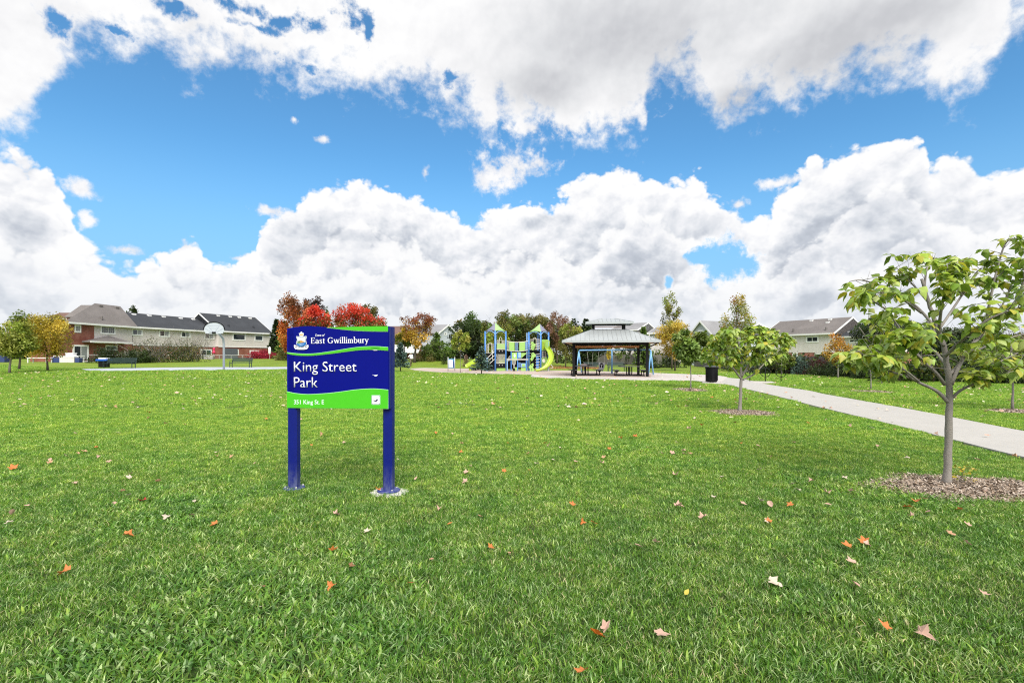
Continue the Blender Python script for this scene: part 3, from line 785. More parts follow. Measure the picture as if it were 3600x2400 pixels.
# --- far belt that closes the horizon: separate trees of mixed kinds
FAR = 'trees standing beyond the houses and gardens'
far_specs = []
x = -260
kinds_far = [('dark green tree in the far belt beyond the park', DGREEN), ('olive green tree in the far belt beyond the park', OLIVE), ('brownish autumn tree in the far belt beyond the park', BROWN), ('mid green tree in the far belt beyond the park', GREEN)]
i = 0
while x < 3900:
    wv = random.uniform(110, 190); k_ = random.choice([0, 0, 0, 1, 1, 3, 3, 3, 2])
    topv = random.uniform(1150, 1185)
    if 700 < x < 1000: topv += 20
    if 1600 < x < 2080: topv -= 58
    spot = [(-60, 'outside the left edge'), (200, 'behind the left houses end'), (460, 'behind the hip roofed house'), (700, 'behind the long black roof'), (960, 'behind the terrace gable'), (1180, 'behind the sign crest'), (1380, 'behind the right side of the sign'), (1560, 'behind the brown roofed house'), (1700, 'left of the climbing towers'), (1860, 'behind the climbing towers'), (2040, 'between tower and shelter'), (2200, 'behind the shelter'), (2400, 'behind the golden tree'), (2600, 'behind the litter bin'), (2800, 'behind the round sapling'), (3050, 'behind the white sided house'), (3300, 'behind the big young tree'), (3650, 'at the right edge'), (9999, 'outside the right edge')]
    where = next(s_ for v_, s_ in spot if x < v_)
    tree('far_tree', kinds_far[k_][0].split(' in the far')[0] + ' of the far belt ' + where, 'tree', x, random.uniform(118, 135), topv, 1240, wv, kinds_far[k_][1], n=1500, leaf=.55, tr=.2, group=FAR, spread=1.15, clumps=34)
    x += wv*(.42 if 1550 < x < 2080 else .66); i += 1

# --- left
tree('young_locust_tree', 'green young tree with feathery crown, leftmost on the lawn edge', 'tree', 46, 0, 1088, 1258, 165, YGREEN, 5200, .13, 'cone', 33, 1312, bark='bark', tr=.07, cols_top=YGREEN, clumps=60)
tree('young_locust_tree', 'yellow green young tree behind the leftmost green one', 'tree', 85, 0, 1118, 1256, 130, YGREEN, 3600, .13, 'cone', 66, 1300, tr=.08, cols_top=YELLOW, clumps=50)
tree('young_locust_tree', 'yellow young tree in front of the red brick house end', 'tree', 160, 0, 1092, 1262, 158, YELLOW, 6200, .12, 'round', 168, 1304, tr=.07, cols_top=YELLOW, clumps=80)
tree('dark_tree', 'dark tree whose tip shows over the black roof', 'tree', 480, 95, 1074, 1200, 66, DGREEN, 1500, .35, 'cone', tr=.15)
tree('dark_tree', 'dark narrow tree tip between the grey hip roof and black roof', 'tree', 447, 97, 1083, 1200, 22, DGREEN, 500, .3, 'cone', tr=.12)
for (px, Y, wv) in ((-120, 75, 170), (-30, 82, 130)):
    tree('garden_tree', 'pale green garden tree far left behind the lawn' if px < -100 else 'olive garden tree at the far left edge', 'tree', px, Y, 1160, 1262, wv, OLIVE, 1600, .3, tr=.15)
shrub('dark_shrub', 'large dark green shrub below the small porch roof', 395, 58, 1208, 1274, 190, DGREEN, 3800, .17)
shrub('dark_shrub', 'rounded dark green shrub left of the bare grey shrub', 500, 60, 1215, 1274, 110, DGREEN, 2400, .17)
shrub('bare_shrub', 'tall grey twiggy shrub before the second window pair', 545, 62, 1156, 1272, 215, DGREEN+OLIVE, 4600, .14, twigs=26)
shrub('bare_shrub', 'tall grey twiggy shrub left of the basketball hoop', 668, 66, 1160, 1270, 160, DGREEN+OLIVE, 3600, .14, twigs=24)
shrub('crimson_shrub', 'crimson clipped shrub at the right end of the left houses', 920, 86, 1226, 1267, 125, [(.34, .02, .05), (.26, .018, .04), (.42, .04, .07)], 4200, .16)
shrub('low_green_shrub', 'low green shrub between crimson shrub and park sign', 985, 84, 1240, 1268, 70, GREEN, 1400, .16)
spruce('conifer', 'green conifer at the end of the left row of houses', 972, 92, 1122, None, 72, DGREEN, 4200, leaf=.22)
spruce('conifer', 'lighter green conifer between house end and red maple', 1002, 90, 1130, None, 80, GREEN, 4200, leaf=.22)
# --- maples behind the sign
tree('maple_tree', 'orange brown maple, tallest of the colourful group behind the sign', 'tree', 1035, 72, 1026, 1245, 120, ORANGE, 5200, .26, tr=.18, cols_top=[(.26, .11, .05), (.34, .12, .05), (.2, .1, .05)], clumps=70)
tree('maple_tree', 'dark purple brown tree between the two red maples', 'tree', 1102, 80, 1036, 1200, 92, PURPLE, 2400, .26, 'vase', tr=.15, cols_top=PURPLE)
tree('maple_tree', 'bright red maple with green lower leaves above the sign crest', 'tree', 1112, 68, 1072, 1225, 120, OLIVE, 4200, .24, tr=.15, cols_top=RED, clumps=50)
tree('maple_tree', 'bright red maple above the right half of the sign', 'tree', 1258, 70, 1056, 1230, 186, OLIVE, 6000, .25, tr=.18, cols_top=RED, clumps=66)
tree('olive_tree', 'olive tree rising behind the right red maple', 'tree', 1296, 76, 1048, 1190, 70, OLIVE, 1500, .25, tr=.15)
tree('green_tree', 'thin green tree at right of the purple one behind the sign', 'tree', 1152, 84, 1066, 1220, 50, GREEN, 700, .26, 'cone', tr=.1)
shrub('garden_shrub', 'green shrubs seen under the maples left of the sign', 1040, 76, 1205, 1268, 150, OLIVE, 2600, .2)
# --- right of the sign
tree('round_yellow_tree', 'round yellow green tree just right of the sign post', 'tree', 1422, 74, 1155, 1222, 72, YGREEN, 2600, .2, tr=.1, cols_top=YELLOW)
tree('autumn_tree', 'orange brown tree with thin top and dark trunk', 'tree', 1470, 71, 1092, 1228, 150, GOLD, 3000, .21, 'vase', 1457, tr=.2, cols_top=[(.26, .07, .04), (.32, .11, .05), (.2, .08, .04)], clumps=46)
spruce('conifer', 'dark green conifer behind the orange brown tree', 1535, 78, 1170, None, 80, GREEN, 3400, leaf=.2)
tree('garden_tree', 'spreading green garden bush tree below the grey gable', 'tree', 1545, 74, 1196, 1262, 150, GREEN, 2800, .22, tr=.1)
shrub('garden_shrub', 'pale olive shrub behind the walking person', 1500, 73, 1222, 1268, 110, OLIVE, 1800, .18)
shrub('garden_shrub', 'dark shrub below the round yellow tree', 1400, 78, 1236, 1268, 60, DGREEN, 900, .18)
spruce('small_spruce', 'small dark green cone shrub left of the information board', 1563, 69, 1243, None, 32, DGREEN, 1500, leaf=.12, cat='shrub')
spruce('small_spruce', 'small dying brown spruce right of the information board', 1638, 66, 1246, None, 30, [(.24, .15, .12), (.3, .2, .16)], 1300, leaf=.12)
tree('conifer', 'tall dark green bushy conifer left of the climbing tower', 'tree', 1665, 82, 1098, 1264, 120, DGREEN, 6000, .26, 'cone', tr=.2, cols_top=GREEN, clumps=70)
tree('dark_tree', 'dark broad evergreen behind the blue green spruce', 'tree', 1640, 80, 1118, 1262, 150, DGREEN, 4200, .26, tr=.2)
tree('garden_tree', 'yellow green tree behind the left climbing tower', 'tree', 1742, 74, 1092, 1250, 110, YGREEN, 3400, .21, tr=.15, cols_top=OLIVE, clumps=40)
tree('dark_tree', 'dense olive brown tree behind the hanging bridge', 'tree', 1812, 78, 1090, 1262, 160, DGREEN+OLIVE, 7500, .24, tr=.2, cols_top=OLIVE+GREEN, clumps=60)
tree('dark_tree', 'dark green tree behind the right climbing tower', 'tree', 1885, 80, 1095, 1262, 150, DGREEN, 7000, .24, tr=.2, cols_top=OLIVE, clumps=56)
tree('autumn_tree', 'thin reddish brown tree between tower and shelter', 'tree', 1958, 76, 1096, 1250, 100, BROWN, 1700, .22, 'vase', tr=.14, cols_top=[(.32, .18, .14), (.24, .13, .09)])
tree('autumn_tree', 'olive bushy tree just left of the shelter roof', 'tree', 1998, 66, 1122, 1262, 96, OLIVE, 3600, .17, trunk_px=1988, tr=.08, cols_top=YGREEN, clumps=50)
spruce('conifer', 'dark conifer behind the left slope of the shelter roof', 2062, 82, 1122, None, 90, DGREEN, 3600, leaf=.24)
tree('garden_tree', 'green garden tree seen through the shelter at left', 'tree', 2090, 86, 1165, 1268, 150, DGREEN, 2600, .26, tr=.15)
tree('garden_tree', 'green garden tree seen through the shelter at right', 'tree', 2215, 88, 1180, 1272, 100, GREEN, 1600, .26, tr=.15)
tree('yellow_sapling', 'small yellow sapling behind the swings', 'tree', 2142, 62, 1220, 1266, 20, YELLOW, 500, .13, tr=.03)
spruce('conifer', 'green conifer at the right slope of the shelter roof', 2262, 84, 1150, None, 80, GREEN, 3200, leaf=.22)
tree('yellow_tree', 'golden yellow tree right of the shelter', 'tree', 2372, 0, 1118, 1262, 150, GOLD, 7000, .13, 'round', 2373, 1303, tr=.09, cols_top=YELLOW, clumps=90)
tree('thin_tree', 'sparse olive tree top rising behind the golden tree', 'tree', 2362, 60, 1026, 1170, 100, OLIVE, 1500, .17, 'cone', tr=.1, cols_top=YGREEN)
tree('autumn_tree', 'tall thin autumn tree behind the green sapling by the path', 'tree', 2592, 56, 1014, 1250, 165, YGREEN, 3600, .17, 'cone', tr=.12, cols_top=[(.46, .36, .06), (.28, .28, .05), (.46, .22, .06), (.34, .34, .07)], clumps=46)
tree('garden_tree', 'green tree filling the gap beyond the litter bin', 'tree', 2520, 70, 1175, 1268, 130, GREEN, 2200, .22, tr=.12, cols_top=YGREEN)
shrub('garden_shrub', 'dark shrub under the golden yellow tree', 2360, 66, 1250, 1284, 110, DGREEN, 1600, .17)
shrub('garden_shrub', 'dark shrub in front of the grey board fence', 2290, 64, 1248, 1284, 70, DGREEN, 1100, .17)
# --- right boundary hedge, single shrubs
hd = [('dark green shrub at the left end of the right hedge', 2600, 52, 1252, 100, DGREEN), ('grey green shrub behind the bicycle rack', 2668, 48, 1255, 90, BLUEG), ('dark shrub behind the round green sapling', 2740, 45, 1262, 110, DGREEN),
      ('purple leaved shrub right of the round green sapling', 2790, 44, 1256, 60, PURPLE), ('bluish green shrub before the red brick wall', 2812, 42, 1250, 52, BLUEG), ('large burgundy shrub before the red brick wall', 2880, 42, 1250, 130, [(.07, .022, .020), (.10, .03, .028), (.05, .02, .018)]),
      ('dark green shrub with pale flowers', 2925, 39, 1262, 120, DGREEN), ('dark shrub behind the golden sapling', 2990, 37, 1268, 130, DGREEN), ('dark shrub right of the golden sapling', 3080, 34, 1262, 140, DGREEN),
      ('dark shrub left of the tall dark tree trunk', 3170, 33, 1266, 150, DGREEN), ('dark shrub behind the big tree trunk', 3270, 31, 1258, 170, DGREEN), ('dark shrub right of the big tree trunk', 3390, 30, 1258, 190, DGREEN),
      ('dark hedge shrub near the right edge', 3500, 29, 1262, 180, DGREEN), ('dark hedge shrub at the right edge', 3620, 28, 1262, 200, DGREEN), ('dark hedge shrub beyond the right edge', 3740, 27, 1262, 200, DGREEN)]
for (lb, px, Y, top, wv, c) in hd:
    shrub('hedge_shrub', lb, px, Y, top-6, None, wv*1.45, c, 4600, .11, group='shrubs along the right hand boundary')
tree('dark_pine', 'tall dark tree behind the crown of the big young tree', 'tree', 3110, 40, 1102, 1268, 200, DGREEN, 6500, .16, 'round', 3150, bark='bark', tr=.16, clumps=80)
tree('dark_pine', 'dark tree low behind the right half of the big tree', 'tree', 3330, 36, 1150, 1275, 260, DGREEN, 6500, .16, 'flat', tr=.16, clumps=70)
tree('dark_pine', 'dark tree at the far right behind the saplings', 'tree', 3560, 33, 1170, 1270, 240, OLIVE, 4500, .15, 'flat', tr=.14, clumps=60)
# --- spruces on the lawn
spruce('blue_spruce', 'small blue green spruce beside the right sign post', 1408, 0, 1206, 1306, 88, BLUEG, 8200, leaf=.11, bare=.17)
spruce('blue_spruce', 'small blue green spruce in front of the climbing tower steps', 1693, 0, 1220, 1316, 96, BLUEG, 9000, leaf=.105, bare=.17)
# --- planted saplings with large leaves
LIME = [(.20, .28, .06), (.15, .22, .04), (.27, .35, .11), (.10, .16, .03), (.32, .36, .08)]
SAP = 'young large leaved trees planted on the lawn'
tree('sapling', 'slim green sapling beside the information board', 'tree', 1618, 0, 1158, 1248, 76, YGREEN, 1500, .15, 'round', 1618, 1311, bark='bark', tr=.03, group=SAP, kind='fold')
tree('sapling', 'thin trunked young tree left of the litter bin', 'tree', 2428, 0, 1150, 1282, 140, LIME, 2600, .17, 'round', 2428, 1366, bark='bark_grey', tr=.035, group=SAP, kind='fold', material='leaf_gloss', clumps=44, spread=1.0)
tree('sapling', 'green sapling with white trunk near the bicycle rack', 'tree', 2745, 0, 1215, 1298, 92, LIME, 1000, .15, 'round', 2749, 1316, bark='bark_grey', tr=.045, group=SAP, kind='fold', material='leaf_gloss')
tree('sapling', 'golden orange sapling before the right house', 'tree', 2948, 0, 1158, 1288, 118, GOLD, 1500, .12, 'cone', 2946, 1330, bark='bark_grey', tr=.05, group=SAP, cols_top=[(.5, .26, .05), (.42, .27, .08)], kind='fold', clumps=40)
tree('sapling', 'low spreading sapling just beyond the path', 'tree', 3060, 0, 1212, 1290, 170, LIME, 700, .15, 'flat', 3062, 1369, bark='bark_grey', tr=.03, group=SAP, kind='fold', material='leaf_gloss')
tree('sapling', 'thin sapling behind the low spreading one', 'tree', 3104, 0, 1225, 1288, 150, LIME, 500, .15, 'flat', 3100, 1351, bark='bark_grey', tr=.03, group=SAP, kind='fold')
tree('sapling', 'pale green sapling at the right edge beyond the path', 'tree', 3556, 0, 1150, 1345, 310, LIME, 1500, .12, 'round', 3560, 1442, bark='bark_grey', tr=.035, group=SAP, kind='fold', material='leaf_gloss', clumps=30, spread=.85)

# ------------------------------------------------------------------ the two big-leaved young trees, branch by branch
def broad_leaf_meshes(pal, n=8):
    out = []
    for i in range(n):
        sv, sf = leaf_shape('broad'); v = sv.copy(); v[:, 2] += -.30*v[:, 0]**2 + rng.normal(0, .025, len(v)); v[:, 1] *= rng.uniform(.85, 1.15)
        me = bpy.data.meshes.new('leaf'); me.from_pydata(v.tolist(), [], sf); me.materials.append(M['leaf_gloss'])
        me.polygons.foreach_set('use_smooth', [True]*len(sf)); set_tint(me, np.tile(pal[i % len(pal)], (len(sf), 1))); me.update(); out.append(me)
    return out
def big_tree(name, label, base, trunk_pts, branches, target, leaf_len, n_each, parts=300, seedv=3, r0=.055):
    """branches: list of point lists (world offsets); leaves hang in fans from twigs"""
    random.seed(seedv)
    t = thing(name, label, 'tree', base, group=SAP)
    mb = MB(); tp = [Vector(p) for p in trunk_pts]
    sm = []
    for i in range(len(tp)-1):
        for k in range(4):
            f = k/4; p = tp[i].lerp(tp[i+1], f); p += Vector((random.gauss(0, .003), random.gauss(0, .003), 0)); sm.append(p)
    sm.append(tp[-1]); n = len(sm)
    rs = [r0*(1.0-.62*(i/(n-1))**1.1)*(1+.05*math.sin(i*2.1)) for i in range(n)]; rs[0] *= 1.45; rs[1] *= 1.12
    mb.tube(sm, rs, 12); mb.build('trunk', M['bark_grey'], t, smooth=True)
    twig_tips = []
    for bp, r1 in branches:
        b = MB(); q = [Vector(p) for p in bp]
        s2 = []
        for i in range(len(q)-1):
            p0, p1, p2, p3 = q[max(i-1, 0)], q[i], q[i+1], q[min(i+2, len(q)-1)]
            for k in range(5):
                f = k/5; s2.append(.5*((2*p1)+(-p0+p2)*f+(2*p0-5*p1+4*p2-p3)*f*f+(-p0+3*p1-3*p2+p3)*f**3))
        s2.append(q[-1]); m_ = len(s2)
        b.tube(s2, [r1*(1-.75*i/(m_-1)) for i in range(m_)], 8)
        for i in range(int(m_*.25), m_):
            dirb = (s2[min(i+1, m_-1)]-s2[i-1]).normalized()
            for s_ in range(2):
                d = (dirb*.6 + Vector((random.gauss(0, .8), random.gauss(0, .8), random.gauss(.35, .45)))).normalized()
                L_ = random.uniform(.14, .42)*(1.1-.3*i/m_)
                if not target(s2[i]+d*L_): continue
                pp = limb(b, s2[i], d, L_, r1*.25, r1*.08, .2, 4, 3, .05)
                twig_tips.append((pp[-1], (pp[-1]-pp[-2]).normalized())); 
                if random.random() < .5: twig_tips.append((pp[1], d))
        twig_tips.append((s2[-1], (s2[-1]-s2[-2]).normalized()))
        b.build('branch', M['bark_grey'], t, smooth=True)
    LV = []
    for p, d in twig_tips:
        if not target(p): continue
        for k in range(random.randint(n_each-1, n_each+1)):
            a = random.random()*6.28; out = Vector((math.cos(a), math.sin(a), random.gauss(-.70, .45)))
            out = (out + d*.3).normalized(); p2 = p + out*random.uniform(.01, .05)
            LV.append((p2, out, leaf_len*random.uniform(.65, 1.15)))
    random.shuffle(LV); LV.sort(key=lambda l: l[0].y > .15)   # those turned to the viewer become single parts
    pal = PAL8
    lms = BROAD
    for p, d, L_ in LV[:parts]:
        o = bpy.data.objects.new('leaf', lms[random.randrange(len(lms))]); link(o, t)
        z = Vector((0, -.25, 1)) + Vector((random.gauss(0, .45), random.gauss(0, .45), 0)); y = z.cross(d).normalized(); zz = d.cross(y)
        Mx = Matrix((d, y, zz)).transposed().to_4x4(); Mx.translation = p; o.matrix_local = Mx @ Matrix.Scale(L_, 4)
    rest = LV[parts:]
    if rest:
        C_ = np.array([l[0][:] for l in rest]); Dv = np.array([l[1][:] for l in rest]); L_ = np.array([l[2] for l in rest]); m_ = len(rest)
        Nv = rng.normal(0, .35, (m_, 3)); Nv[:, 2] = 1
        me = leaf_mesh('foliage', C_, Dv, Nv, L_, 'broad', pick(pal, m_, .12), M['leaf_gloss']); me.polygons.foreach_set('use_smooth', [True]*len(me.polygons))
        tag(link(bpy.data.objects.new('foliage', me), t), kind='stuff')
    print(name, 'leaves', len(LV)); return t
PAL8 = [(.30, .42, .05), (.20, .31, .035), (.40, .52, .12), (.14, .23, .03), (.46, .54, .18), (.20, .31, .06), (.32, .42, .05), (.46, .45, .06)]
BROAD = broad_leaf_meshes(PAL8)
def px_pts(lst, base, Y):
    """pixel places (and an offset in depth) on the tree -> offsets from its base"""
    return [W(px, py, Y+dy) - base for px, py, dy in lst]
B1 = GP(3330, 1708); Y1 = B1.y
tr1 = px_pts([(3330, 1712, 0), (3332, 1600, 0), (3336, 1480, 0), (3338, 1400, 0), (3332, 1290, .02), (3318, 1215, .03), (3290, 1140, .05), (3262, 1060, .1), (3240, 980, .1)], B1, Y1)
br1 = [([(3332, 1412, 0), (3290, 1372, -.05), (3220, 1338, -.15), (3150, 1283, -.25), (3070, 1215, -.35), (3020, 1150, -.4)], .024),
       ([(3320, 1350, 0), (3290, 1310, -.15), (3240, 1262, -.3), (3180, 1180, -.5), (3120, 1090, -.6)], .022),
       ([(3344, 1402, 0), (3380, 1370, -.1), (3450, 1338, -.25), (3520, 1315, -.3), (3590, 1300, -.3)], .02),
       ([(3344, 1350, 0), (3370, 1290, .1), (3410, 1220, .2), (3460, 1170, .3), (3520, 1080, .35), (3560, 990, .4)], .026),
       ([(3318, 1215, 0), (3270, 1130, .2), (3200, 1060, .35), (3110, 1010, .5), (3030, 985, .5), (2985, 990, .5)], .02),
       ([(3300, 1170, 0), (3310, 1080, -.3), (3330, 990, -.5), (3330, 930, -.5)], .02),
       ([(3325, 1250, 0), (3400, 1180, -.4), (3480, 1120, -.6), (3560, 1090, -.7), (3640, 1060, -.7)], .02),
       ([(3262, 1060, .1), (3200, 990, .2), (3150, 940, .2)], .014),
       ([(3250, 1010, .1), (3260, 940, .2), (3290, 905, .3)], .014),
       ([(3460, 1170, .3), (3480, 1060, .1), (3510, 930, .1), (3540, 850, .1), (3600, 835, 0)], .018),
       ([(3560, 1090, .2), (3600, 990, .1), (3640, 900, 0), (3700, 880, 0)], .016),
       ([(3332, 1290, 0), (3280, 1230, .6), (3200, 1180, .9), (3120, 1160, 1.0), (3050, 1150, 1.1)], .018),
       ([(3335, 1320, 0), (3420, 1240, .6), (3540, 1190, .9), (3660, 1160, 1.0)], .018),
       ([(3240, 1100, .1), (3150, 1040, -.2), (3070, 1030, -.4), (3000, 1060, -.5)], .014),
       ([(3300, 1160, 0), (3380, 1040, .3), (3430, 960, .4), (3460, 940, .4)], .016)]
br1 += [([(3200, 1328, -.15), (3130, 1305, -.3), (3060, 1292, -.3), (2990, 1280, -.3)], .014), ([(3090, 1235, -.3), (3030, 1232, -.5), (2975, 1250, -.5)], .012), ([(3230, 1340, -.15), (3180, 1300, -.6), (3120, 1262, -.8), (3070, 1250, -.9)], .013), ([(3180, 1300, -.2), (3120, 1285, -.4), (3050, 1262, -.5), (2990, 1235, -.5)], .013), ([(3150, 1283, -.25), (3100, 1210, -.1), (3040, 1180, .1)], .013),
        ([(3450, 1338, -.25), (3500, 1280, -.1), (3580, 1240, 0)], .013), ([(3240, 1262, -.3), (3200, 1230, -.6), (3130, 1200, -.8)], .012), ([(3380, 1040, .3), (3360, 960, -.2), (3400, 910, -.3)], .012),
        ([(3120, 1090, -.6), (3070, 1060, -.8), (3020, 1040, -.8)], .012), ([(3500, 1100, .3), (3470, 1150, -.4), (3440, 1200, -.5)], .012), ([(3260, 1130, .1), (3290, 1180, -.6), (3230, 1190, -.8)], .012)]
br1 = [(px_pts(p, B1, Y1), r_) for p, r_ in br1]
def crown1(p):
    q = p + B1; px = 1800+q.x/q.y*FPX; py = HOR-(q.z-EYE)/q.y*FPX
    lo = 1345 if px > 3380 else 1312 if px < 3200 else 1262
    if 3290 < px < 3370 and py > 1200: return random.random() < .10
    if py > lo: return False
    if px < np.interp(py, [800, 900, 930, 975, 1090, 1112, 1180, 1205, 1290, 1312], [3230, 3110, 3075, 2972, 2958, 3040, 3062, 2985, 2962, 3050]) + random.gauss(0, 10): return False
    if random.random() < .32: return False
    if px > 3060 and math.sin(px*.045+py*.02)*math.sin(py*.06-px*.013) > .72: return False
    up = np.interp(px, [2960, 3000, 3060, 3120, 3200, 3400, 3470, 3520, 3600, 3700], [990, 975, 955, 900, 880, 880, 850, 800, 820, 860])
    return py > up
big_tree('young_catalpa_tree', 'young tree with large drooping lime green leaves, nearest at the right edge', B1, tr1, br1, crown1, .108, 7, parts=300, r0=.044)
B2 = GP(2600, 1449); Y2 = B2.y
tr2 = px_pts([(2600, 1452, 0), (2603, 1390, 0), (2606, 1330, 0), (2604, 1290, 0), (2600, 1230, .1), (2595, 1180, .1)], B2, Y2)
br2 = [([(2606, 1332, 0), (2575, 1290, -.2), (2545, 1240, -.4), (2520, 1200, -.5)], .03), ([(2606, 1325, 0), (2640, 1270, -.2), (2670, 1210, -.4), (2685, 1150, -.5)], .034),
       ([(2612, 1335, 0), (2650, 1315, .2), (2690, 1275, .4), (2740, 1230, .6), (2785, 1200, .6)], .026), ([(2604, 1290, 0), (2560, 1220, .3), (2530, 1165, .5)], .024),
       ([(2604, 1270, 0), (2620, 1210, .3), (2640, 1150, .4)], .022), ([(2640, 1270, -.2), (2700, 1220, -.6), (2760, 1180, -.8)], .022), ([(2604, 1300, 0), (2580, 1300, .5), (2540, 1280, 1.0), (2500, 1250, 1.2)], .02),
       ([(2600, 1240, 0), (2570, 1190, -.6), (2560, 1160, -.7)], .02), ([(2606, 1310, 0), (2640, 1290, .7), (2700, 1190, 1.2), (2720, 1160, 1.3)], .02)]
br2 = [(px_pts(p, B2, Y2), r_) for p, r_ in br2]
def crown2(p):
    q = p + B2; px = 1800+q.x/q.y*FPX; py = HOR-(q.z-EYE)/q.y*FPX
    return py > 1137+((px-2640)/155)**2*50+random.gauss(0, 7) and (py < 1275 or (2560 < px < 2680 and py < 1335 and random.random() < .55)) and 2478 < px < 2800
big_tree('young_catalpa_tree', 'young tree with large leaves in a chip bed midway along the path', B2, tr2, br2, crown2, .155, 7, parts=300, seedv=5, r0=.048)
# small sprout at the foot of the big tree
sp = B1 + Vector((.16, -.05, .02)); t = thing('seedling', 'small yellowing seedling at the foot of the big young tree', 'seedling', sp); mb = MB()
for k in range(5): limb(mb, (0, 0, 0), (random.gauss(0, .5), random.gauss(0, .5), 1), .2, .004, .002, .2, 4, 3)
mb.build('stem', M['bark'], t)
m_ = 46; C_ = np.c_[rng.normal(0, .06, m_), rng.normal(0, .05, m_), rng.uniform(.06, .24, m_)]; Nv = rng.normal(0, .4, (m_, 3)); Nv[:, 2] = 1
link(bpy.data.objects.new('foliage', leaf_mesh('foliage', C_, unit(m_)*np.array([1, 1, .3]), Nv, rng.uniform(.04, .07, m_), 'fold', pick(YELLOW+YGREEN, m_, .2), M['leaf'])), t)

# ------------------------------------------------------------------ houses
def siding_material(name, col, period=.2, vertical=True):
    m = bpy.data.materials.new(name); m.use_nodes = True; t = NT(m.node_tree); bs = t.n['Principled BSDF']; bs.inputs['Roughness'].default_value = .6
    co = t.n.new('ShaderNodeTexCoord').outputs['Object']; x, y, z = t.sep(co)
    s_ = t.m('ADD', x, y) if vertical else z
    f = t.m('FRACT', t.m('DIVIDE', s_, period)); line = t.m('LESS_THAN', f, .12)
    c = t.mix(t.lin(t.noise(co, .5, 4, .6), .3, .7), (*col, 1), tuple(q*.88 for q in col)+(1,))
    c = t.mix(t.m('MULTIPLY', line, .12), c, tuple(q*.55 for q in col)+(1,))
    t.l.new(c, bs.inputs['Base Color'])
    bn = t.n.new('ShaderNodeBump'); bn.inputs['Strength'].default_value = .6; bn.inputs['Distance'].default_value = .02
    t.l.new(t.m('SUBTRACT', 1.0, line), bn.inputs['Height']); t.l.new(bn.outputs[0], bs.inputs['Normal']); return m
def brick_material(name, c1, c2, mortar):
    m = bpy.data.materials.new(name); m.use_nodes = True; t = NT(m.node_tree); bs = t.n['Principled BSDF']; bs.inputs['Roughness'].default_value = .85
    co = t.n.new('ShaderNodeTexCoord').outputs['Object']; x, y, z = t.sep(co)
    b = t.n.new('ShaderNodeTexBrick'); t.l.new(t.xyz(t.m('ADD', x, y), z, 0.0), b.inputs[0])
    b.inputs['Color1'].default_value = (*c1, 1); b.inputs['Color2'].default_value = (*c2, 1); b.inputs['Mortar'].default_value = (*mortar, 1)
    b.inputs['Scale'].default_value = 1.0; b.inputs['Mortar Size'].default_value = .010; b.inputs['Brick Width'].default_value = .22; b.inputs['Row Height'].default_value = .075
    c = t.mix(t.lin(t.noise(co, .9, 4, .6), .35, .7), b.outputs[0], tuple(q*.7 for q in c1)+(1,))
    t.l.new(c, bs.inputs['Base Color']); return m
def shingle_material(name, col, var=.3):
    m = bpy.data.materials.new(name); m.use_nodes = True; t = NT(m.node_tree); bs = t.n['Principled BSDF']; bs.inputs['Roughness'].default_value = .95; bs.inputs['Specular IOR Level'].default_value = .15
    co = t.n.new('ShaderNodeTexCoord').outputs['Object']; x, y, z = t.sep(co)
    f = t.m('LESS_THAN', t.m('FRACT', t.m('DIVIDE', z, .10)), .2)
    n = t.noise(t.v('MULTIPLY', co, (3.2, 3.2, 9)), 2.2, 4, .7); big = t.noise(co, .35, 4, .6)
    c = t.mix(t.lin(n, .3, .7), tuple(q*(1-var) for q in col)+(1,), tuple(q*(1+var) for q in col)+(1,))
    c = t.mix(t.lin(big, .45, .75), c, tuple(q*1.3 for q in col)+(1,)); c = t.mix(t.m('MULTIPLY', f, .35), c, tuple(q*.4 for q in col)+(1,))
    t.l.new(c, bs.inputs['Base Color']); return m
M['siding'] = siding_material('siding', (.65, .60, .58))
M['siding_pale'] = siding_material('siding_pale', (.70, .65, .64))
M['siding_blue'] = siding_material('siding_blue', (.52, .56, .62))
M['brick'] = brick_material('brick', (.23, .052, .030), (.32, .085, .05), (.30, .22, .18))
M['brick_pink'] = brick_material('brick_pink', (.36, .09, .07), (.42, .13, .10), (.4, .3, .26))
M['roof_grey'] = shingle_material('roof_grey', (.17, .155, .15))
M['roof_black'] = shingle_material('roof_black', (.052, .056, .064), .2)
M['roof_brown'] = shingle_material('roof_brown', (.16, .10, .085))
M['roof_pale'] = shingle_material('roof_pale', (.24, .24, .25))
M['glass_dark'] = mat('glass_dark', (.03, .04, .05), .06, .5, .8, spec=.9)
M['glass_curtain'] = mat('glass_curtain', (.30, .32, .33), .15, .4, 1.5, spec=.8)
M['door_green'] = mat('door_green', (.03, .09, .09), .3, .2, 2)
M['frame_white'] = mat('frame_white', (.80, .80, .80), .45, .06, 3)
M['foundation'] = mat('foundation', (.34, .32, .30), .9, .25, 2)

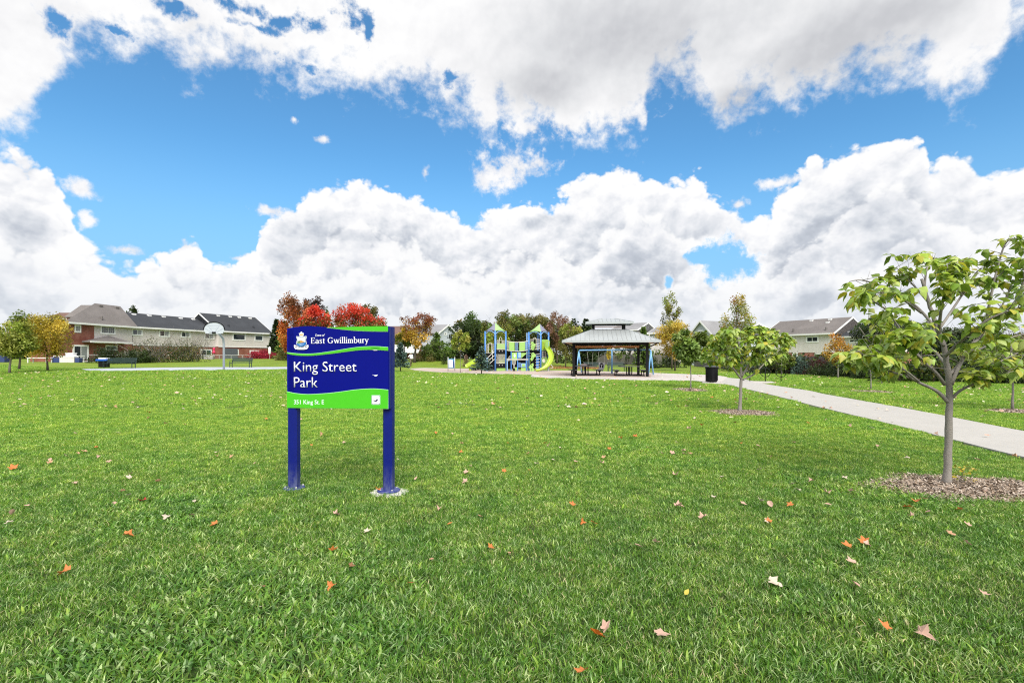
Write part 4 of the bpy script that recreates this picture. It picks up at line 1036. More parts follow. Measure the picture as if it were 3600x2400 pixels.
class House:
    def __init__(s, name, label, A, B, base, cat='house', group=None):
        s.A = W(A[0], HOR, A[1]); s.B = W(B[0], HOR, B[1]); s.A.z = s.B.z = base; s.base = base
        d = s.B - s.A; s.L = d.length; s.th = math.atan2(d.y, d.x)
        s.x = Vector((math.cos(s.th), math.sin(s.th), 0)); s.y = Vector((-math.sin(s.th), math.cos(s.th), 0))
        s.t = thing(name, label, cat, s.A, s.th, group)
    def hp(s, px, py, v=0.0):
        r = Vector(((px-1800)/FPX, 1, -(py-HOR)/FPX)); e = Vector((0, 0, EYE))
        q = e + r*(((s.A - e).dot(s.y) + v)/r.dot(s.y)); return (q - s.A).dot(s.x), q.z - s.base
    def walls(s, u0, u1, depth, z1, material, name='wall', z0=-.4, v0=0.0):
        mb = MB(); mb.box(u0, u1, v0, v0+depth, z0, z1); return mb.build(name, material, s.t)
    def roof(s, u0, u1, depth, ze, zr, left, right, material, ov=.45, v0=0.0, ridge_u=None, name='roof', thick=.16, fascia=True):
        """eaves at ze, ridge at zr half way back; left / right are inset of the ridge end (0 = gable)"""
        vf, vb, vm = v0-ov, v0+depth+ov, v0+depth/2
        a, b = u0-ov*.8, u1+ov*.8; ra, rb = ridge_u if ridge_u else (a+left, b-right)
        P_ = [(a, vf, ze), (b, vf, ze), (b, vb, ze), (a, vb, ze), (ra, vm, zr), (rb, vm, zr)]
        top = P_; bot = [(p[0], p[1], p[2]-thick) for p in P_]
        mb = MB(); mb.add(top+bot, [(0,1,5,4), (2,3,4,5), (1,2,5), (3,0,4), (6,10,11,7), (8,11,10,9), (7,11,8), (9,10,6), (0,6,7,1), (1,7,8,2), (2,8,9,3), (3,9,6,0)])
        r = mb.build(name, material, s.t)
        if fascia:
            g = MB(); g.box(a-.02, b+.02, vf-.09, vf-.003, ze-thick-.05, ze+.02); g.build('gutter', M['frame_white'], s.t)
            for (uu, rr_, on) in ((a, ra, left == 0), (b, rb, right == 0)):
                if on:
                    k = MB(); o_ = -.06 if uu == a else .003
                    for v_ in (vf, vb): k.prism([(uu+o_, v_, ze-thick-.06), (uu+o_, v_, ze+.03), (rr_+o_, vm, zr+.03), (rr_+o_, vm, zr-thick-.06)], (.057, 0, 0))
                    k.build('rake_board', M['frame_white'], s.t)
        if left == 0 or right == 0:
            k = MB()
            if left == 0: k.prism([(u0, v0, ze-.3), (u0, v0+depth, ze-.3), (u0, vm, zr-thick-.12)], (.1, 0, 0))
            if right == 0: k.prism([(u1-.1, v0, ze-.3), (u1-.1, v0+depth, ze-.3), (u1-.1, vm, zr-thick-.12)], (.1, 0, 0))
            k.build('gable_wall', M.get(getattr(s, 'gm', 'siding')), s.t)
        s.slope = (vf, vm, ze, zr); return r
    def vent(s, u, f, w_=.42, h_=.16, material='frame_white', name='roof_vent'):
        vf, vm, ze, zr = s.slope; v = vf+(vm-vf)*f; z = ze+(zr-ze)*f
        mb = MB(); mb.box(u-w_/2, u+w_/2, v-.22, v+.16, z-.12, z+h_); return mb.build(name, M[material], s.t, bevel=.03)
    def window(s, px0, py0, px1, py1, sashes=2, v=0.0, panes=('glass_dark', 'glass_dark'), grid=0, name='window', fw=.21, door=False):
        u0, za = s.hp(px0, (py0+py1)/2, v); u1, _ = s.hp(px1, (py0+py1)/2, v); um = (px0+px1)/2; _, z1 = s.hp(um, py0, v); _, z0 = s.hp(um, py1, v)
        mb = MB(); f0, f1 = v-.07, v+.02
        mb.box(u0, u1, f0, f1, z1-fw, z1); mb.box(u0, u1, f0, f1, z0, z0+(fw if not door else .06)); mb.box(u0, u0+fw, f0, f1, z0+fw, z1-fw); mb.box(u1-fw, u1, f0, f1, z0+fw, z1-fw)
        f = mb.build(name, M['frame_white'], s.t); sw = (u1-u0-2*fw)/sashes
        for k in range(sashes):
            a = u0+fw+k*sw
            if k:
                b = MB(); b.box(a-.035, a+.035, f0+.008, f1, z0+fw, z1-fw); b.build('mullion', M['frame_white'], f)
            g = MB(); g.box(a+(.035 if k else 0), a+sw-(.035 if k < sashes-1 else 0), f0+.035, f1, z0+fw, z1-fw); g.build('pane', M[panes[k % len(panes)]], f)
            if grid:
                b = MB()
                for j in range(1, grid+1):
                    uu = a+sw*j/(grid+1); b.box(uu-.014, uu+.014, f0+.022, f0+.033, z0+fw, z1-fw)
                    zz = z0+fw+(z1-z0-2*fw)*j/(grid+1); b.box(a, a+sw, f0+.024, f0+.033, zz-.014, zz+.014)
                b.build('glazing_bar', M['frame_white'], f)
        return f

ZB = .72
# end house at the left: brick and siding under a grey hipped roof
h = House('end_house', 'end house with red brick corner and large grey hip roof', (222, 62.5), (466, 73.3), ZB); h.gm = 'siding'
_, ze = h.hp(345, 1139, -.4); ue, _ = h.hp(331, 1200); zr = ze+3.3
us, _ = h.hp(226, 1200, 9); b = MB(); b.prism([(0, 0, -.4), (ue, 0, -.4), (ue, 9, -.4), (us, 9, -.4)], (0, 0, ze+.26)); b.build('brick_wall', M['brick'], h.t); h.walls(ue+.003, h.L, 8.9, ze-.14, M['siding'], 'siding_wall', v0=.05, z0=2.55)
h.walls(ue+.003, h.L, 8.8, 2.55, M['brick'], 'lower_brick_wall', v0=.08)
ra, _ = h.hp(333, 1067, 2.9); rb, _ = h.hp(430, 1076, 2.9)
_, zr = h.hp(380, 1071.5, 2.9)
us, _ = h.hp(224, 1131, 9.5); ra2 = ra; rb2 = min(rb, h.L+1.2); a_, b_ = -.4, h.L+.4
P_ = [(a_, -.5, ze), (b_, -.5, ze), (b_, 9.5, ze), (us, 9.5, ze), (ra2, 2.9, zr), (rb2, 2.9, zr)]; Q_ = [(p[0], p[1], p[2]-.16) for p in P_]
b = MB(); b.add(P_+Q_, [(0,1,5,4), (2,3,4,5), (1,2,5), (3,0,4), (6,10,11,7), (8,11,10,9), (7,11,8), (9,10,6), (0,6,7,1), (1,7,8,2), (2,8,9,3), (3,9,6,0)]); b.build('roof', M['roof_grey'], h.t)
b = MB(); b.box(a_-.02, b_+.02, -.59, -.503, ze-.21, ze+.02); b.build('gutter', M['frame_white'], h.t); h.slope = (-.5, 2.9, ze, zr)
for px in (350, 408): u, _ = h.hp(px, 1077, 2.6); h.vent(u, .9, .6, .12, 'roof_grey')
u, _ = h.hp(364, 1125); h.vent(u, .25, .16, .4, 'roof_grey', 'vent_pipe')
h.window(261, 1141, 284, 1169, 1, grid=2); h.window(352, 1145, 405, 1175, 2, v=.05, grid=2)
h.window(255, 1212, 311, 1270, 2, panes=('glass_dark', 'glass_curtain'), name='patio_door', door=True)
h.window(370, 1212.5, 412, 1232, 2, v=.08)
b = MB(); uu, _ = h.hp(292, 1270); b.box(uu-1.2, uu+1.5, -1.3, -.02, -.3, .12); b.build('doorstep', M['foundation'], h.t)
# its small hipped porch roof
u0, _ = h.hp(316, 1200, -1.1); u1, _ = h.hp(462, 1203, -1.1); _, zp = h.hp(390, 1201, -1.1); uc, zc = h.hp(384, 1181, 0)
b = MB(); b.add([(u0, -1.2, zp), (u1, -1.2, zp), (u1, .045, zp), (u0, .045, zp), (uc, .045, zc+.05), (u0, -1.2, zp-.14), (u1, -1.2, zp-.14), (u1, .045, zp-.14), (u0, .045, zp-.14)],
               [(0,1,4), (1,2,4), (3,0,4), (2,3,4), (5,8,7,6), (0,5,6,1), (1,6,7,2), (3,8,5,0), (2,7,8,3)]); b.build('porch_roof', M['roof_grey'], h.t)
b = MB(); b.box(u0-.03, u1+.03, -1.29, -1.203, zp-.18, zp+.02); b.build('porch_gutter', M['frame_white'], h.t)
# house further left behind
h2 = House('house_behind', 'grey roofed house section rising behind the hip roof', (158, 86), (330, 86), ZB); h2.gm = 'brick'
um, _ = h2.hp(232, 1100); _, z = h2.hp(200, 1099, 3); h2.walls(0, um, 6, z-1.4, M['brick'], 'wall'); h2.roof(0, um, 6, z-1.3, z, 0, 0, M['roof_brown'], ov=.2)
_, zt = h2.hp(270, 1072, 3); h2.walls(um+.2, h2.L, 6, zt-2.4, M['brick'], 'tall_wall'); h2.roof(um+.2, h2.L, 6, zt-2.3, zt, 0, 0, M['roof_grey'], ov=.25, name='tall_roof', fascia=False)
# long terrace with black roof
h = House('terrace_house', 'long cream terrace house with black roof and paired windows', (467, 73.6), (775, 89.3), ZB); h.gm = 'siding'
_, ze = h.hp(600, 1155.5, -.4); _, zr = h.hp(600, 1111, 4.5)
h.walls(.003, h.L, 9, ze-.14, M['siding'], 'siding_wall', z0=2.5); h.walls(.003, h.L, 8.9, 2.5, M['brick'], 'brick_wall', v0=.06)
h.roof(.4, h.L, 9, ze, zr, 0, 0, M['roof_black'], ov=.5)
for px in (463, 517, 568, 628, 672, 718): u, _ = h.hp(px, 1115, 4.3); h.vent(u, .88, .55, .14)
for (a, b_, c, d) in ((462, 1155, 501, 1180), (558, 1159, 596, 1185), (635, 1164, 669, 1187), (718, 1168, 753, 1193)):
    h.window(a, b_, c, d, 2, panes=('glass_dark', 'glass_curtain'))
h.window(704, 1227, 744, 1265, 2, v=.06, name='patio_door', panes=('glass_dark', 'door_green'), door=True)
_, zt = h.hp(600, 1222); b = MB(); b.box(0.01, h.L, -.03, .057, 2.42, 2.56); b.build('trim_board', M['frame_white'], h.t)
# the higher end section
h3 = House('terrace_end', 'taller right end of the cream terrace with gable roof and wide window', (763, 88.0), (944, 98.0), ZB); h3.gm = 'siding'
_, ze = h3.hp(850, 1167, -.4); _, zr = h3.hp(812, 1109, 4.5)
h3.walls(0, h3.L, 9, ze-.14, M['siding'], 'siding_wall', z0=2.5, v0=-.35); h3.walls(0, h3.L, 8.9, 2.5, M['brick'], 'brick_wall', v0=-.28)
h3.roof(0, h3.L, 9, ze, zr, 0, 0, M['roof_black'], ov=.5, v0=-.35)
for px in (762, 804, 836, 874): u, _ = h3.hp(px, 1112, 4.0); h3.vent(u, .9, .55, .14)
for px in (812, 899): u, _ = h3.hp(px, 1150); h3.vent(u, .3, .16, .35, 'roof_black', 'vent_pipe')
h3.window(817, 1172, 863, 1197, 1, v=-.35); h3.window(894, 1177, 925, 1199, 1, v=-.35)
h3.window(823, 1228, 839, 1248, 1, v=-.28); h3.window(877, 1231, 911, 1266, 2, v=-.28, name='patio_door', door=True)
b = MB(); b.box(0.01, h3.L, -.40, -.353, 2.42, 2.56); b.build('trim_board', M['frame_white'], h3.t)
b = MB(); u, z = h3.hp(808, 1245); b.box(u-1.5, u+1.2, -.5, -.29, 0, 2.2); b.build('grey_panel', mat('grey_panel', (.09, .10, .12), .6), h3.t)

# low brown-roofed house right of the sign
h = House('brown_roof_house', 'house with brown roof and white garage roof right of the sign', (1330, 92), (1480, 92), .95); h.gm = 'brick'
_, ze = h.hp(1400, 1212, -.4); _, zr = h.hp(1400, 1147, 4.5)
h.walls(0, h.L*.88, 9, ze-.14, M['brick_pink'], 'wall'); h.roof(0, h.L*.88, 9, ze, zr, 0, 3.6, M['roof_brown'])
b = MB(); b.add([(1, -2.6, ze-1.35), (h.L, -2.6, ze-1.35), (h.L, -.05, ze-.1), (1, -.05, ze-.1), (1, -2.6, ze-1.5), (h.L, -2.6, ze-1.5), (h.L, -.05, ze-.25), (1, -.05, ze-.25)], [(0,1,2,3), (4,7,6,5), (0,4,5,1), (1,5,6,2), (2,6,7,3), (3,7,4,0)])
b.build('canopy_roof', mat('white_roofing', (.68, .68, .66), .7, .15, 1), h.t)
h.window(1442, 1236, 1460, 1256, 1, v=-.06)
# grey gable between trees
def gable_house(name, label, pxl, pxr, Y, peak, eave, base, gm, rm, yaw_dy=0, group=None, side=1, side_len=9, windows=()):
    """gable end faces the viewer"""
    h = House(name, label, (pxl, Y), (pxr, Y+yaw_dy), base, group=group); m_ = (pxl+pxr)/2
    _, ze = h.hp(m_, eave); _, zr = h.hp(m_, peak); L = h.L
    b = MB(); b.prism([(0, 0, -.4), (L, 0, -.4), (L, 0, ze), (L/2, 0, zr), (0, 0, ze)], (0, side_len, 0)); b.build('wall', M[gm], h.t)
    for s_ in (-1, 1):
        b = MB(); e = (L/2+s_*(L/2+.4), ze-.4*(zr-ze)/(L/2)); n_ = .14
        b.prism([(L/2, -.35, zr+.02), (e[0], -.35, e[1]+.02), (e[0], -.35, e[1]+.02+n_), (L/2, -.35, zr+.02+n_)], (0, side_len+.6, 0)); b.build('roof_slope', M[rm], h.t)
        b = MB(); b.prism([(L/2, -.41, zr-.12), (e[0], -.41, e[1]-.12), (e[0], -.41, e[1]+.18), (L/2, -.41, zr+.18)], (0, .055, 0)); b.build('rake_board', M['frame_white'], h.t)
    for w_ in windows: h.window(*w_)
    return h
gable_house('grey_gable_house', 'grey gabled house between the orange tree and conifer', 1540, 1602, 96, 1143, 1172, .9, 'siding_blue', 'roof_pale', 6, windows=[(1561, 1167, 1570, 1178, 1)], side_len=14)
h = House('grey_roof_wing', 'pale grey roof wing right of the grey gable', (1600, 103), (1665, 104), .9); h.gm = 'siding_blue'
_, ze = h.hp(1630, 1165); _, zr = h.hp(1630, 1146, 4); h.walls(0, h.L, 8, ze-.1, M['siding_blue']); h.roof(0, h.L, 8, ze, zr, 0, 0, M['roof_pale'])
# houses behind the shelter and golden tree
h = House('side_roof_house', 'house with grey roof sloping to a white rake, right of the shelter cupola', (2150, 104), (2240, 100), .2); h.gm = 'siding_pale'
_, ze = h.hp(2200, 1160); _, zr = h.hp(2200, 1137, 4); h.walls(0, h.L, 8, ze-.1, M['siding_pale']); h.roof(0, h.L, 8, ze, zr, 0, 0, M['roof_pale'])
gable_house('white_gable_house', 'white gabled house with dark rake beyond the golden tree', 2432, 2502, 84, 1130, 1172, 0, 'siding_blue', 'roof_pale', -4, windows=[(2455, 1160, 2474, 1172, 1), (2440, 1190, 2460, 1206, 1)], side_len=12)
h = House('grey_house_wing', 'grey blue house wing right of the white gable', (2500, 86), (2590, 80), 0); h.gm = 'siding_blue'
_, ze = h.hp(2545, 1176); _, zr = h.hp(2545, 1146, 4); h.walls(0, h.L, 8, ze-.1, M['siding_blue']); h.roof(0, h.L, 8, ze, zr, 0, 0, M['roof_pale'])
h.window(2516, 1186, 2540, 1200, 2)
h = House('porch_house', 'white house with pale roof at left of the golden tree', (2285, 96), (2345, 94), 0); h.gm = 'siding_pale'
_, ze = h.hp(2315, 1170); _, zr = h.hp(2315, 1150, 4); h.walls(0, h.L, 8, ze-.1, M['siding_pale']); h.roof(0, h.L, 8, ze, zr, 0, 0, M['roof_pale'])
h.window(2293, 1180, 2304, 1192, 1)
# right house
h = House('right_house', 'white sided house with grey roof and red brick base behind the saplings', (2690, 82.5), (2928, 73), 0); h.gm = 'siding_pale'
_, ze = h.hp(2850, 1173, -.4); _, zr = h.hp(2880, 1121, 4.5); _, zs = h.hp(2850, 1239)
h.walls(0, h.L, 9, ze-.14, M['siding_pale'], 'siding_wall', z0=zs); h.walls(.02, h.L-.02, 8.9, zs, M['brick_pink'], 'brick_wall', v0=.06)
h.roof(0, h.L, 9, ze, zr, 0, 0, M['roof_grey'], ov=.5)
h.window(2834, 1181, 2879, 1204, 2); h.window(2765, 1185, 2795, 1202, 2); h.window(2717, 1187, 2742, 1203, 2, panes=('glass_curtain', 'glass_dark'))
h.window(2786, 1239, 2806, 1275, 1, v=.06, name='patio_door', door=True); h.window(2864, 1240, 2904, 1275, 2, v=.06, name='patio_door', door=True)
for px, f in ((2865, .9), (2870, .7), (2800, .9)): u, _ = h.hp(px, 1150); h.vent(u, f, .5, .12)
for px in (2784, 2899): u, _ = h.hp(px, 1150); h.vent(u, .2, .2, .45, 'roof_grey', 'vent_pipe')
h = House('right_house_wing', 'lower wing with dark roof right of the white sided house', (2926, 74.5), (3105, 67), 0); h.gm = 'siding_pale'
_, ze = h.hp(3000, 1181, -.4); _, zr = h.hp(3000, 1142, 4.5)
h.walls(.01, h.L, 9, ze-.14, M['siding_pale'], 'siding_wall', z0=zs); h.walls(.02, h.L-.02, 8.9, zs, M['brick_pink'], 'brick_wall', v0=.06); h.roof(0, h.L, 9, ze, zr, 0, 0, M['roof_black'], ov=.5)
for px, f in ((2974, .9), (2996, .9), (2965, .35)): u, _ = h.hp(px, 1150); h.vent(u, f, .5, .12)
h.window(2985, 1190, 3022, 1206, 2)
h = House('garden_shed', 'low white garden shed glimpsed between saplings at the right edge', (3540, 34), (3700, 31), 0, 'shed'); h.gm = 'siding_pale'
_, ze = h.hp(3590, 1262, -.2); _, zr = h.hp(3590, 1244, 1.5); h.walls(0, h.L, 2.6, ze-.1, M['siding_pale'], 'wall'); h.roof(0, h.L, 2.6, ze, zr, 0, 0, M['roof_grey'], ov=.2); h.window(3570, 1270, 3600, 1288, 2, fw=.07)

# ------------------------------------------------------------------ fences
M['galv'] = mat('galvanised', (.55, .56, .56), .45, .15, 8, metal=.3)
def chain_mesh_material():
    m = mat('chain_mesh', (.30, .32, .32), .5); t = NT(m.node_tree)
    co = t.n.new('ShaderNodeTexCoord').outputs['Object']; x, y, z = t.sep(co)
    a = t.m('ABSOLUTE', t.m('SUBTRACT', t.m('FRACT', t.m('DIVIDE', t.m('ADD', x, z), .07)), .5)); b = t.m('ABSOLUTE', t.m('SUBTRACT', t.m('FRACT', t.m('DIVIDE', t.m('SUBTRACT', x, z), .07)), .5))
    k = t.m('MAXIMUM', t.m('GREATER_THAN', a, .44), t.m('GREATER_THAN', b, .44))
    t.l.new(k, t.n['Principled BSDF'].inputs['Alpha']); return m
M['chain'] = chain_mesh_material()
def chain_fence(name, label, a, b, hgt, posts, z=None):
    a, b = Vector(a), Vector(b); d = b-a; th = math.atan2(d.y, d.x); L = d.length; z0 = gz(a.x, a.y) if z is None else z
    t = thing(name, label, 'fence', (a.x, a.y, z0), th)
    r = MB(); r.tube([(0, 0, hgt), (L, 0, hgt)], .028, 8); r.build('top_rail', M['frame_white'], t)
    for i in range(posts+1):
        p = MB(); p.tube([(L*i/posts, 0, -.3), (L*i/posts, 0, hgt+.03)], .032, 8); p.build('fence_post', M['galv'], t)
    m_ = MB(); m_.add([(0, .03, .05), (L, .03, .05), (L, .03, hgt-.03), (0, .03, hgt-.03)], [(0, 1, 2, 3)]); m_.build('mesh_panel', M['chain'], t)
    return t
chain_fence('chain_link_fence', 'white railed chain link fence behind the blue bin and left bench', W(308, 1250, 58), W(462, 1250, 66), .92, 4)
chain_fence('chain_link_fence', 'white railed chain link fence along the patios of the cream terrace', W(575, 1250, 71), W(925, 1250, 90), .90, 8)
M['board'] = mat('weathered_board', (.19, .175, .165), .9, .3, 1.5)
def board_fence(name, label, a, b, hgt, bw=.30, z=None, material='board'):
    a, b = Vector(a), Vector(b); d = b-a; th = math.atan2(d.y, d.x); L = d.length; z0 = gz(a.x, a.y) if z is None else z
    t = thing(name, label, 'fence', (a.x, a.y, z0), th); n = int(L/bw); me = MB(); me.box(.004, bw-.012, 0, .025, 0, 1); me = me.mesh('board', M[material])
    for i in range(n):
        o = link(bpy.data.objects.new('board', me), t); o.location = (i*bw, random.uniform(-.006, .006), random.uniform(-.05, -.02)); o.scale = (1, 1, hgt*random.uniform(.975, 1.02))
    for i in range(int(L/2.4)+1):
        p = MB(); p.box(i*2.4-.05, i*2.4+.05, .03, .13, -.2, hgt+.05); p.build('fence_post', M[material], t)
    r = MB(); 
    for zz in (.35, hgt-.3): r.box(0, L, .026, .075, zz, zz+.09)
    r.build('rail', M[material], t); return t
board_fence('board_fence', 'grey board fence behind the swings and shelter', W(2050, 1250, 92), W(2330, 1250, 84), 1.8)
board_fence('board_fence', 'grey board fence beyond the litter bin', W(2440, 1250, 76), W(2560, 1250, 60), 1.7)
board_fence('board_fence', 'grey board fence behind the hedge on the right', W(2570, 1250, 57), W(3150, 1250, 36), 1.55, .4)
board_fence('board_fence', 'pale board fence at the far left edge', W(-150, 1250, 66), W(38, 1250, 72), 1.75)
board_fence('board_fence', 'brown board fence behind the shrubs of the left houses', W(440, 1250, 69), W(570, 1250, 73), 1.5)
# hedge masses that close the view under the far crowns
hedges = [('long dark hedge beneath the maples behind the sign', 1000, 1400, 90, 1238), ('dark hedge under the conifers behind the climbing towers', 1480, 1960, 88, 1228), ('dark hedge behind the shelter', 1950, 2330, 98, 1232),
          ('dark hedge behind the golden tree', 2300, 2640, 92, 1226), ('dark hedge far left behind the pale board fence', -400, 240, 84, 1232), ('tall dark hedge along the right edge', 3080, 4000, 30, 1228), ('dark hedge in front of the right houses', 2640, 3100, 44, 1240)]
for lb, a, b, Y, top in hedges:
    n_ = max(1, int((b-a)/110)); wv = (b-a)/n_; k = Y/FPX
    c = GX((a+b)/2, Y); t = thing('hedge', lb, 'hedge', c); H = EYE-(top-HOR)*k-c.z; Lh = (b-a)*k/2; mb = MB()
    for i in range(n_*2):
        xx = -Lh+Lh*(i+.5)/n_; limb(mb, (xx, 0, -.05), (random.gauss(0, .3), 0, 1), H*.7, .06, .02, .2, 4, 4)
    tag(mb.build('stem', M['bark_dark'], t), kind='stuff')
    n = int(3800*Lh/14) if Lh < 40 else 9000
    C_ = np.c_[rng.uniform(-Lh, Lh, n), rng.uniform(-1.2, 1.2, n), rng.uniform(0, 1, n)**.8]; C_[:, 2] *= H*(.82+.22*np.sin(C_[:, 0]*.9+1)*np.sin(C_[:, 0]*.37)+.1*np.sin(C_[:, 0]*2.7)) ; Nv = unit(n); Nv[:, 2] += .5
    q = pick(DGREEN+OLIVE[:2]+GREEN[:1], n, .25)*(.7+.5*(np.sin(C_[:, 0]*1.3)[:, None]*.5+.5))
    tag(link(bpy.data.objects.new('foliage', leaf_mesh('foliage', C_, unit(n), Nv, rng.uniform(.3, .55, n)*(Y/90)**.5, 'quad', q, M['leaf'])), t))

# ------------------------------------------------------------------ picnic shelter
M['roof_metal'] = mat('roof_metal', (.44, .47, .48), .38, .12, .6, metal=.35)
M['roof_seam'] = mat('roof_seam', (.38, .40, .41), .4, .1, 2, metal=.3)
M['timber'] = mat('timber', (.66, .29, .12), .6, .25, 3)
rzp = -R(7.5)
org = W(2017, HOR, 37.9); org.z = 0
sh = thing('picnic_shelter', 'picnic shelter with two tier light metal roof on black posts', 'shelter', org, rzp)
PW, PD, EZ = 5.45, 4.2, 2.56
posts = [(0, 0), (PW, 0), (.15, PD), (PW-.15, PD)]
for (x, y) in posts:
    p = MB(); p.box(x-.10, x+.10, y-.10, y+.10, .03, EZ+.05); p.build('post', M['black_metal'], sh, bevel=.01)
    p = MB(); p.box(x-.17, x+.17, y-.17, y+.17, .03, .06); p.build('base_plate', M['black_metal'], sh)
for (a, b) in ((0, 1), (2, 3), (0, 2), (1, 3)):
    q = MB(); q.bar((*posts[a], EZ-.02), (*posts[b], EZ-.02), .14, .16); q.build('beam', M['black_metal'], sh)
for (x, y), sx, sy in zip(posts, (1, -1, 1, -1), (1, 1, -1, -1)):
    q = MB(); q.bar((x-sx*.06, y-sy*.05, EZ-.35), (x-sx*.75, y-sy*.55, EZ+.02), .06, .08); q.build('bracket', M['black_metal'], sh)
OV = .85; e0, e1, f0, f1 = -OV, PW+OV, -OV, PD+OV
cxs, cys = PW/2, PD/2; tx, ty = 1.28, .78; TZ = EZ+1.08
def hip(x0, x1, y0, y1, z0, X0, X1, Y0, Y1, z1, nseam, pn, side=None):
    """four metal slopes built panel by panel with raised seams"""
    lo = [(x0, y0), (x1, y0), (x1, y1), (x0, y1)]; hi = [(X0, Y0), (X1, Y0), (X1, Y1), (X0, Y1)]
    for k in range(4):
        a, b = Vector((*lo[k], z0)), Vector((*lo[(k+1) % 4], z0)); c, d = Vector((*hi[(k+1) % 4], z1)), Vector((*hi[k], z1))
        L = (b-a).length; n = max(3, int(round(nseam*L/(x1-x0)))); ax = (b-a)/L; nrm = (b-a).cross(d-a).normalized()
        if nrm.z < 0: nrm = -nrm
        s_d = (d-a).dot(ax); s_c = (c-a).dot(ax); upv = (d-a)-ax*s_d
        def topf(s_):
            if s_ < s_d: return s_/s_d if s_d > 1e-6 else 1
            if s_ > s_c: return (L-s_)/(L-s_c) if L-s_c > 1e-6 else 1
            return 1.0
        for i in range(n):
            s0, s1 = L*i/n+.004, L*(i+1)/n-.004; pts = [a+ax*s0, a+ax*s1]; t1, t0 = topf(s1), topf(s0)
            pts.append(a+ax*s1+upv*t1)
            for s_ in (s_c, s_d):
                if s0 < s_ < s1: pts.append(a+ax*s_+upv)
            pts.append(a+ax*s0+upv*t0)
            mb = MB(); mb.prism(pts, nrm*.02); mb.build('roof_panel', M['roof_metal'], pn)
            if i:
                ss = L*i/n; tf = topf(ss)
                mb = MB(); mb.bar(a+ax*ss+nrm*.03, a+ax*ss+upv*tf+nrm*.03, .028, .035); mb.build('seam', M['roof_seam'], pn)
        mb = MB(); mb.bar(a+nrm*.02, d+nrm*.02, .09, .05); mb.build('hip_cap', M['roof_metal'], pn)
        mb = MB(); mb.bar(a-Vector((0, 0, .05)), b-Vector((0, 0, .05)), .05, .15); mb.build('fascia', M['roof_metal'], pn)
hip(e0, e1, f0, f1, EZ+.14, cxs-tx, cxs+tx, cys-ty, cys+ty, TZ, 21, sh)
# timber lining under the roof
lo = [(e0+.05, f0+.05), (e1-.05, f0+.05), (e1-.05, f1-.05), (e0+.05, f1-.05)]; hi = [(cxs-tx, cys-ty), (cxs+tx, cys-ty), (cxs+tx, cys+ty), (cxs-tx, cys+ty)]
for k in range(4):
    mb = MB(); a, b, c, d = (*lo[k], EZ+.08), (*lo[(k+1) % 4], EZ+.08), (*hi[(k+1) % 4], TZ-.07), (*hi[k], TZ-.07)
    mb.add([a, b, c, d], [(0, 1, 2, 3)]); mb.build('timber_lining', M['timber'], sh)
for z in (EZ-.22,):
    mb = MB(); mb.bar((0.1, PD-.14, z), (PW-.1, PD-.14, z), .06, .17); mb.build('timber_beam', M['timber'], sh)
CH = .46
for (sx, sy) in ((-1, -1), (1, -1), (1, 1), (-1, 1)):
    q = MB(); q.box(cxs+sx*(tx-.10)-.08, cxs+sx*(tx-.10)+.08, cys+sy*(ty-.1)-.08, cys+sy*(ty-.1)+.08, TZ-.1, TZ+CH+.1); q.build('cupola_post', M['black_metal'], sh)
for sy in (-1, 1):
    q = MB(); q.bar((cxs-tx, cys+sy*(ty-.1), TZ+CH-.02), (cxs+tx, cys+sy*(ty-.1), TZ+CH-.02), .1, .12); q.build('cupola_beam', M['black_metal'], sh)
q = MB(); q.bar((cxs-tx+.2, cys+ty-.06, TZ+CH-.16), (cxs+tx-.2, cys+ty-.06, TZ+CH-.16), .05, .05); q.build('timber_beam', M['timber'], sh)
hip(cxs-tx-.52, cxs+tx+.52, cys-ty-.5, cys+ty+.5, TZ+CH+.08, cxs-.55, cxs+.55, cys-.03, cys+.03, TZ+CH+.42, 11, sh)

# ------------------------------------------------------------------ picnic tables, benches, swings
M['table_top'] = mat('table_top', (.10, .10, .105), .6, .2, 6)
def picnic_table(label, px, Y, rz, L=1.55):
    g = GX(px, Y); t = thing('picnic_table', label, 'table', (g.x, g.y, g.z+.032), rz, 'picnic tables under the shelter')
    m = MB(); m.box(-.75, .75, -.8, .8, .72, .765); m.build('tabletop', M['table_top'], t, bevel=.015)
    for s in (-1, 1):
        m = MB(); m.box(s*1.02-.26, s*1.02+.26, -.8, .8, .43, .465); m.build('seat', M['table_top'], t, bevel=.012)
        m = MB(); m.bar((s*1.02, -.5, .02), (s*1.02, -.5, .43), .07); m.prism([(s*1.02-.2, -.53, .43), (s*1.02+.2, -.53, .43), (s*1.02+.04, -.53, .28), (s*1.02-.04, -.53, .28)], (0, .06, 0)); m.build('seat_support', M['black_metal'], t)
        m = MB(); m.bar((s*1.02, .5, .02), (s*1.02, .5, .43), .07); m.build('seat_support', M['black_metal'], t)
    for s in (-1, 1):
        m = MB(); m.bar((-1.1, s*.5, .045), (1.1, s*.5, .045), .07, .09); m.build('foot_rail', M['black_metal'], t)
        m = MB(); m.bar((-.12, s*.45, .06), (-.12, s*.45, .72), .075); m.build('leg', M['black_metal'], t)
        m = MB(); m.bar((.12, s*.45, .06), (.12, s*.45, .72), .075); m.build('leg', M['black_metal'], t)
    return t
picnic_table('black picnic table at left under the shelter, a bag on it', 2058, 39.6, R(3))
picnic_table('black picnic table at right under the shelter', 2212, 38.6, R(-4))
g = GX(2053, 39.5); t = thing('bag', 'crumpled pale bag lying on the left picnic table', 'bag', (g.x, g.y, .80))
m = MB(); m.lathe([(.02, -.0), (.20, .01), (.24, .06), (.17, .14), (.06, .17), (.01, .175)], 10)
o = m.build('bag_body', mat('bag_cloth', (.5, .42, .42), .8, .3, 4), t, smooth=True); o.scale = (1.3, .7, .9)
